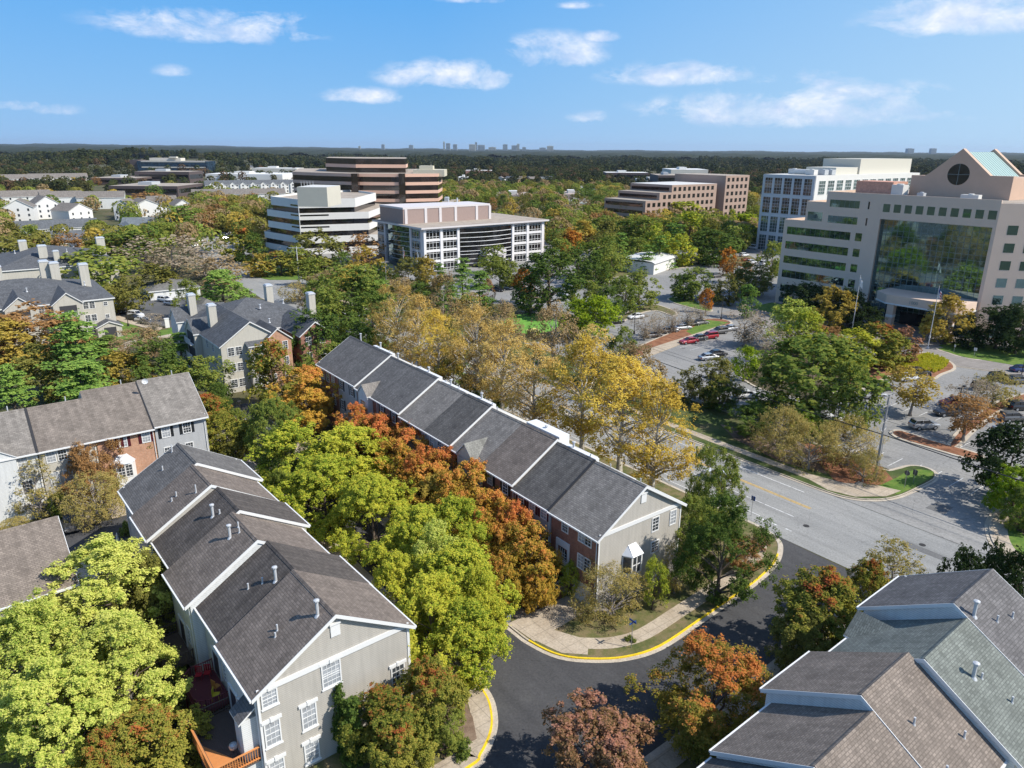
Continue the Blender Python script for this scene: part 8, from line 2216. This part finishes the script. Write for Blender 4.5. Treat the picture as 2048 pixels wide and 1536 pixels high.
# garden fences behind the foreground row
def fence(a, b, h, label, m=WOOD_GREY, group='timber garden fences behind the foreground row'):
    d = (b - a); L_ = d.length; r = thing('garden_fence', label, 'fence', a, math.atan2(d.y, d.x), group)
    g = MB(); n = int(L_ / .16)
    for k in range(n): g.box(L_ * k / n, L_ * k / n + .12, -.01, .01, .1, h)
    g.box(0, L_, .011, .05, .35, .43); g.box(0, L_, .011, .05, h - .35, h - .27); g.build('pickets', m, r)
    for k in range(int(L_ / 2.4) + 1): g = MB(); x = min(L_ - .06, k * 2.4); g.box(x - .05, x + .05, .051, .15, 0, h + .1); g.build('post', m, r)
fence(Lp(-8, -5.8, 0.12), Lp(-8, -2.8, 0.12), 1.7, 'grey timber fence between the burgundy deck and the brown deck')
fence(Lp(-0.5, -5.8, 0.12), Lp(-37, -5.8, 0.12), 1.7, 'long grey timber fence closing the back gardens')
fence(Lp(-14, -5.8, 0.12), Lp(-14, -.4, 0.12), 1.7, 'grey timber fence beyond the burgundy deck')
fence(Lp(-20, -5.8, 0.12), Lp(-20, -.4, 0.12), 1.7, 'grey timber fence beside the middle garden of the foreground row')
fence(Lp(-26, -5.8, 0.12), Lp(-26, -.4, 0.12), 1.7, 'grey timber fence by the garden with the closed umbrella')
# play yard odds and ends
p = G(1067, 672, 0); r = thing('play_box', 'small yellow play shelter beside the bright green turf', 'play shelter', p, ROT_U)
g = MB(); g.box(-1.3, 1.3, -1, 1, .1, 1.3); g.build('wall', m_plain('play_yellow', (.68, .62, .08), .6), r); g = MB(); g.slab([(-1.5, -1.2, 1.35), (1.5, -1.2, 1.35), (1.5, 1.2, 1.6), (-1.5, 1.2, 1.6)], .08); g.build('roof', m_plain('play_yellow2', (.72, .66, .2), .6), r)
p = G(1140, 678, 0); r = thing('play_slide', 'orange-yellow play slide under the lime-green trees', 'slide', p, ROT_U)
g = MB(); g.slab([(0, 0, 1.5), (0, .6, 1.5), (-3, .6, .2), (-3, 0, .2)][::-1], .06); g.build('chute', m_plain('play_orange', (.65, .33, .04), .5), r)
g = MB(); g.tube((.1, 0, 0), (.1, 0, 2.2), .05); g.tube((.1, .6, 0), (.1, .6, 2.2), .05); g.build('ladder', RC, r)
# ------------------------------------------------------------------ people (tiny in the picture)
def person(loc, rot, top, legs, skin, label, sit=False, stride=.16):
    r = thing('person', label, 'person', loc, rot)
    J = [(0, 0, .98), (0, 0, 1.2), (0, 0, 1.42), (0, 0, 1.52), (0, .01, 1.66), (0, .01, 1.76), (-.19, 0, 1.40), (-.25, .03, 1.12), (-.24, .10, .88), (.19, 0, 1.40), (.25, -.03, 1.12), (.24, .02, .88), (-.1, 0, .94), (-.11, .02 + stride * .5, .5), (-.11, stride * .4, .08), (-.11, stride * .4 + .13, .03), (.1, 0, .94), (.11, .02 - stride * .2, .5), (.11, -stride, .08), (.11, -stride + .13, .03)]
    E_ = [(0, 1), (1, 2), (2, 3), (3, 4), (4, 5), (2, 6), (6, 7), (7, 8), (2, 9), (9, 10), (10, 11), (0, 12), (12, 13), (13, 14), (14, 15), (0, 16), (16, 17), (17, 18), (18, 19)]
    Rr = [.15, .14, .15, .06, .10, .07, .07, .05, .035, .07, .05, .035, .10, .065, .045, .035, .10, .065, .045, .035]
    me = bpy.data.meshes.new('person_body'); me.from_pydata(J, E_, []); me.materials.append(skin)
    o = place('body', me, r); o.modifiers.new('skin', 'SKIN'); 
    for v, q in zip(me.skin_vertices[0].data, Rr): v.radius = (q, q * .8)
    me.skin_vertices[0].data[0].use_root = True
    ss = o.modifiers.new('sub', 'SUBSURF'); ss.levels = 1; ss.render_levels = 1
    g = MB(); g.loft([[(w * math.cos(t), d * math.sin(t), z) for t in [2 * math.pi * i / 12 for i in range(12)]] for z, w, d in ((.92, .17, .13), (1.1, .165, .13), (1.35, .20, .14), (1.46, .14, .10))]); g.build('shirt', top, r, smooth=True)
    for sx, y1, y2 in ((-.1, .02 + stride * .5, stride * .4), (.1, .02 - stride * .2, -stride)):
        g = MB(); g.tube((sx, 0, .96), (sx * 1.1, y1, .5), .115, .085, 8); g.tube((sx * 1.1, y1, .5), (sx * 1.1, y2, .12), .085, .06, 8); g.build('trouser_leg', legs, r, smooth=True)
    g = MB(); g.loft([[(w * math.cos(t), -.01 + w * math.sin(t), z) for t in [2 * math.pi * i / 10 for i in range(10)]] for z, w in ((1.68, .105), (1.76, .105), (1.82, .06))]); g.build('hair', m_plain('hair', (.03, .02, .015), .8), r, smooth=True)
SKIN = m_plain('skin', (.45, .28, .2), .6)
person(G(1853, 681, .14), R(40), m_plain('grey_shirt', (.35, .35, .36), .9), m_plain('beige_shorts', (.45, .36, .26), .9), SKIN, 'person in a grey shirt walking out of the tower entrance')
person(G(1859, 760, .02), R(-30), DKM, m_plain('dark_trousers', (.02, .02, .03), .9), SKIN, 'person in dark clothes beside the white sedan and black SUV')
# ------------------------------------------------------------------ haze
hm, hb, ho = new_mat('haze_air')
pv = hb.n('ShaderNodeVolumePrincipled')
pv.inputs['Color'].default_value = (0.72, 0.84, 1.0, 1)
pv.inputs['Density'].default_value = 0.00003
pv.inputs['Anisotropy'].default_value = 0.2
hb.link(pv.outputs[0], ho.inputs['Volume'])
q = MB(); q.box(-15900, 15900, -2900, 21900, -1.5, 150)
hz = q.build('haze', hm); tag(hz, 'thin blue autumn air lying over the whole view', 'haze', kind='stuff')
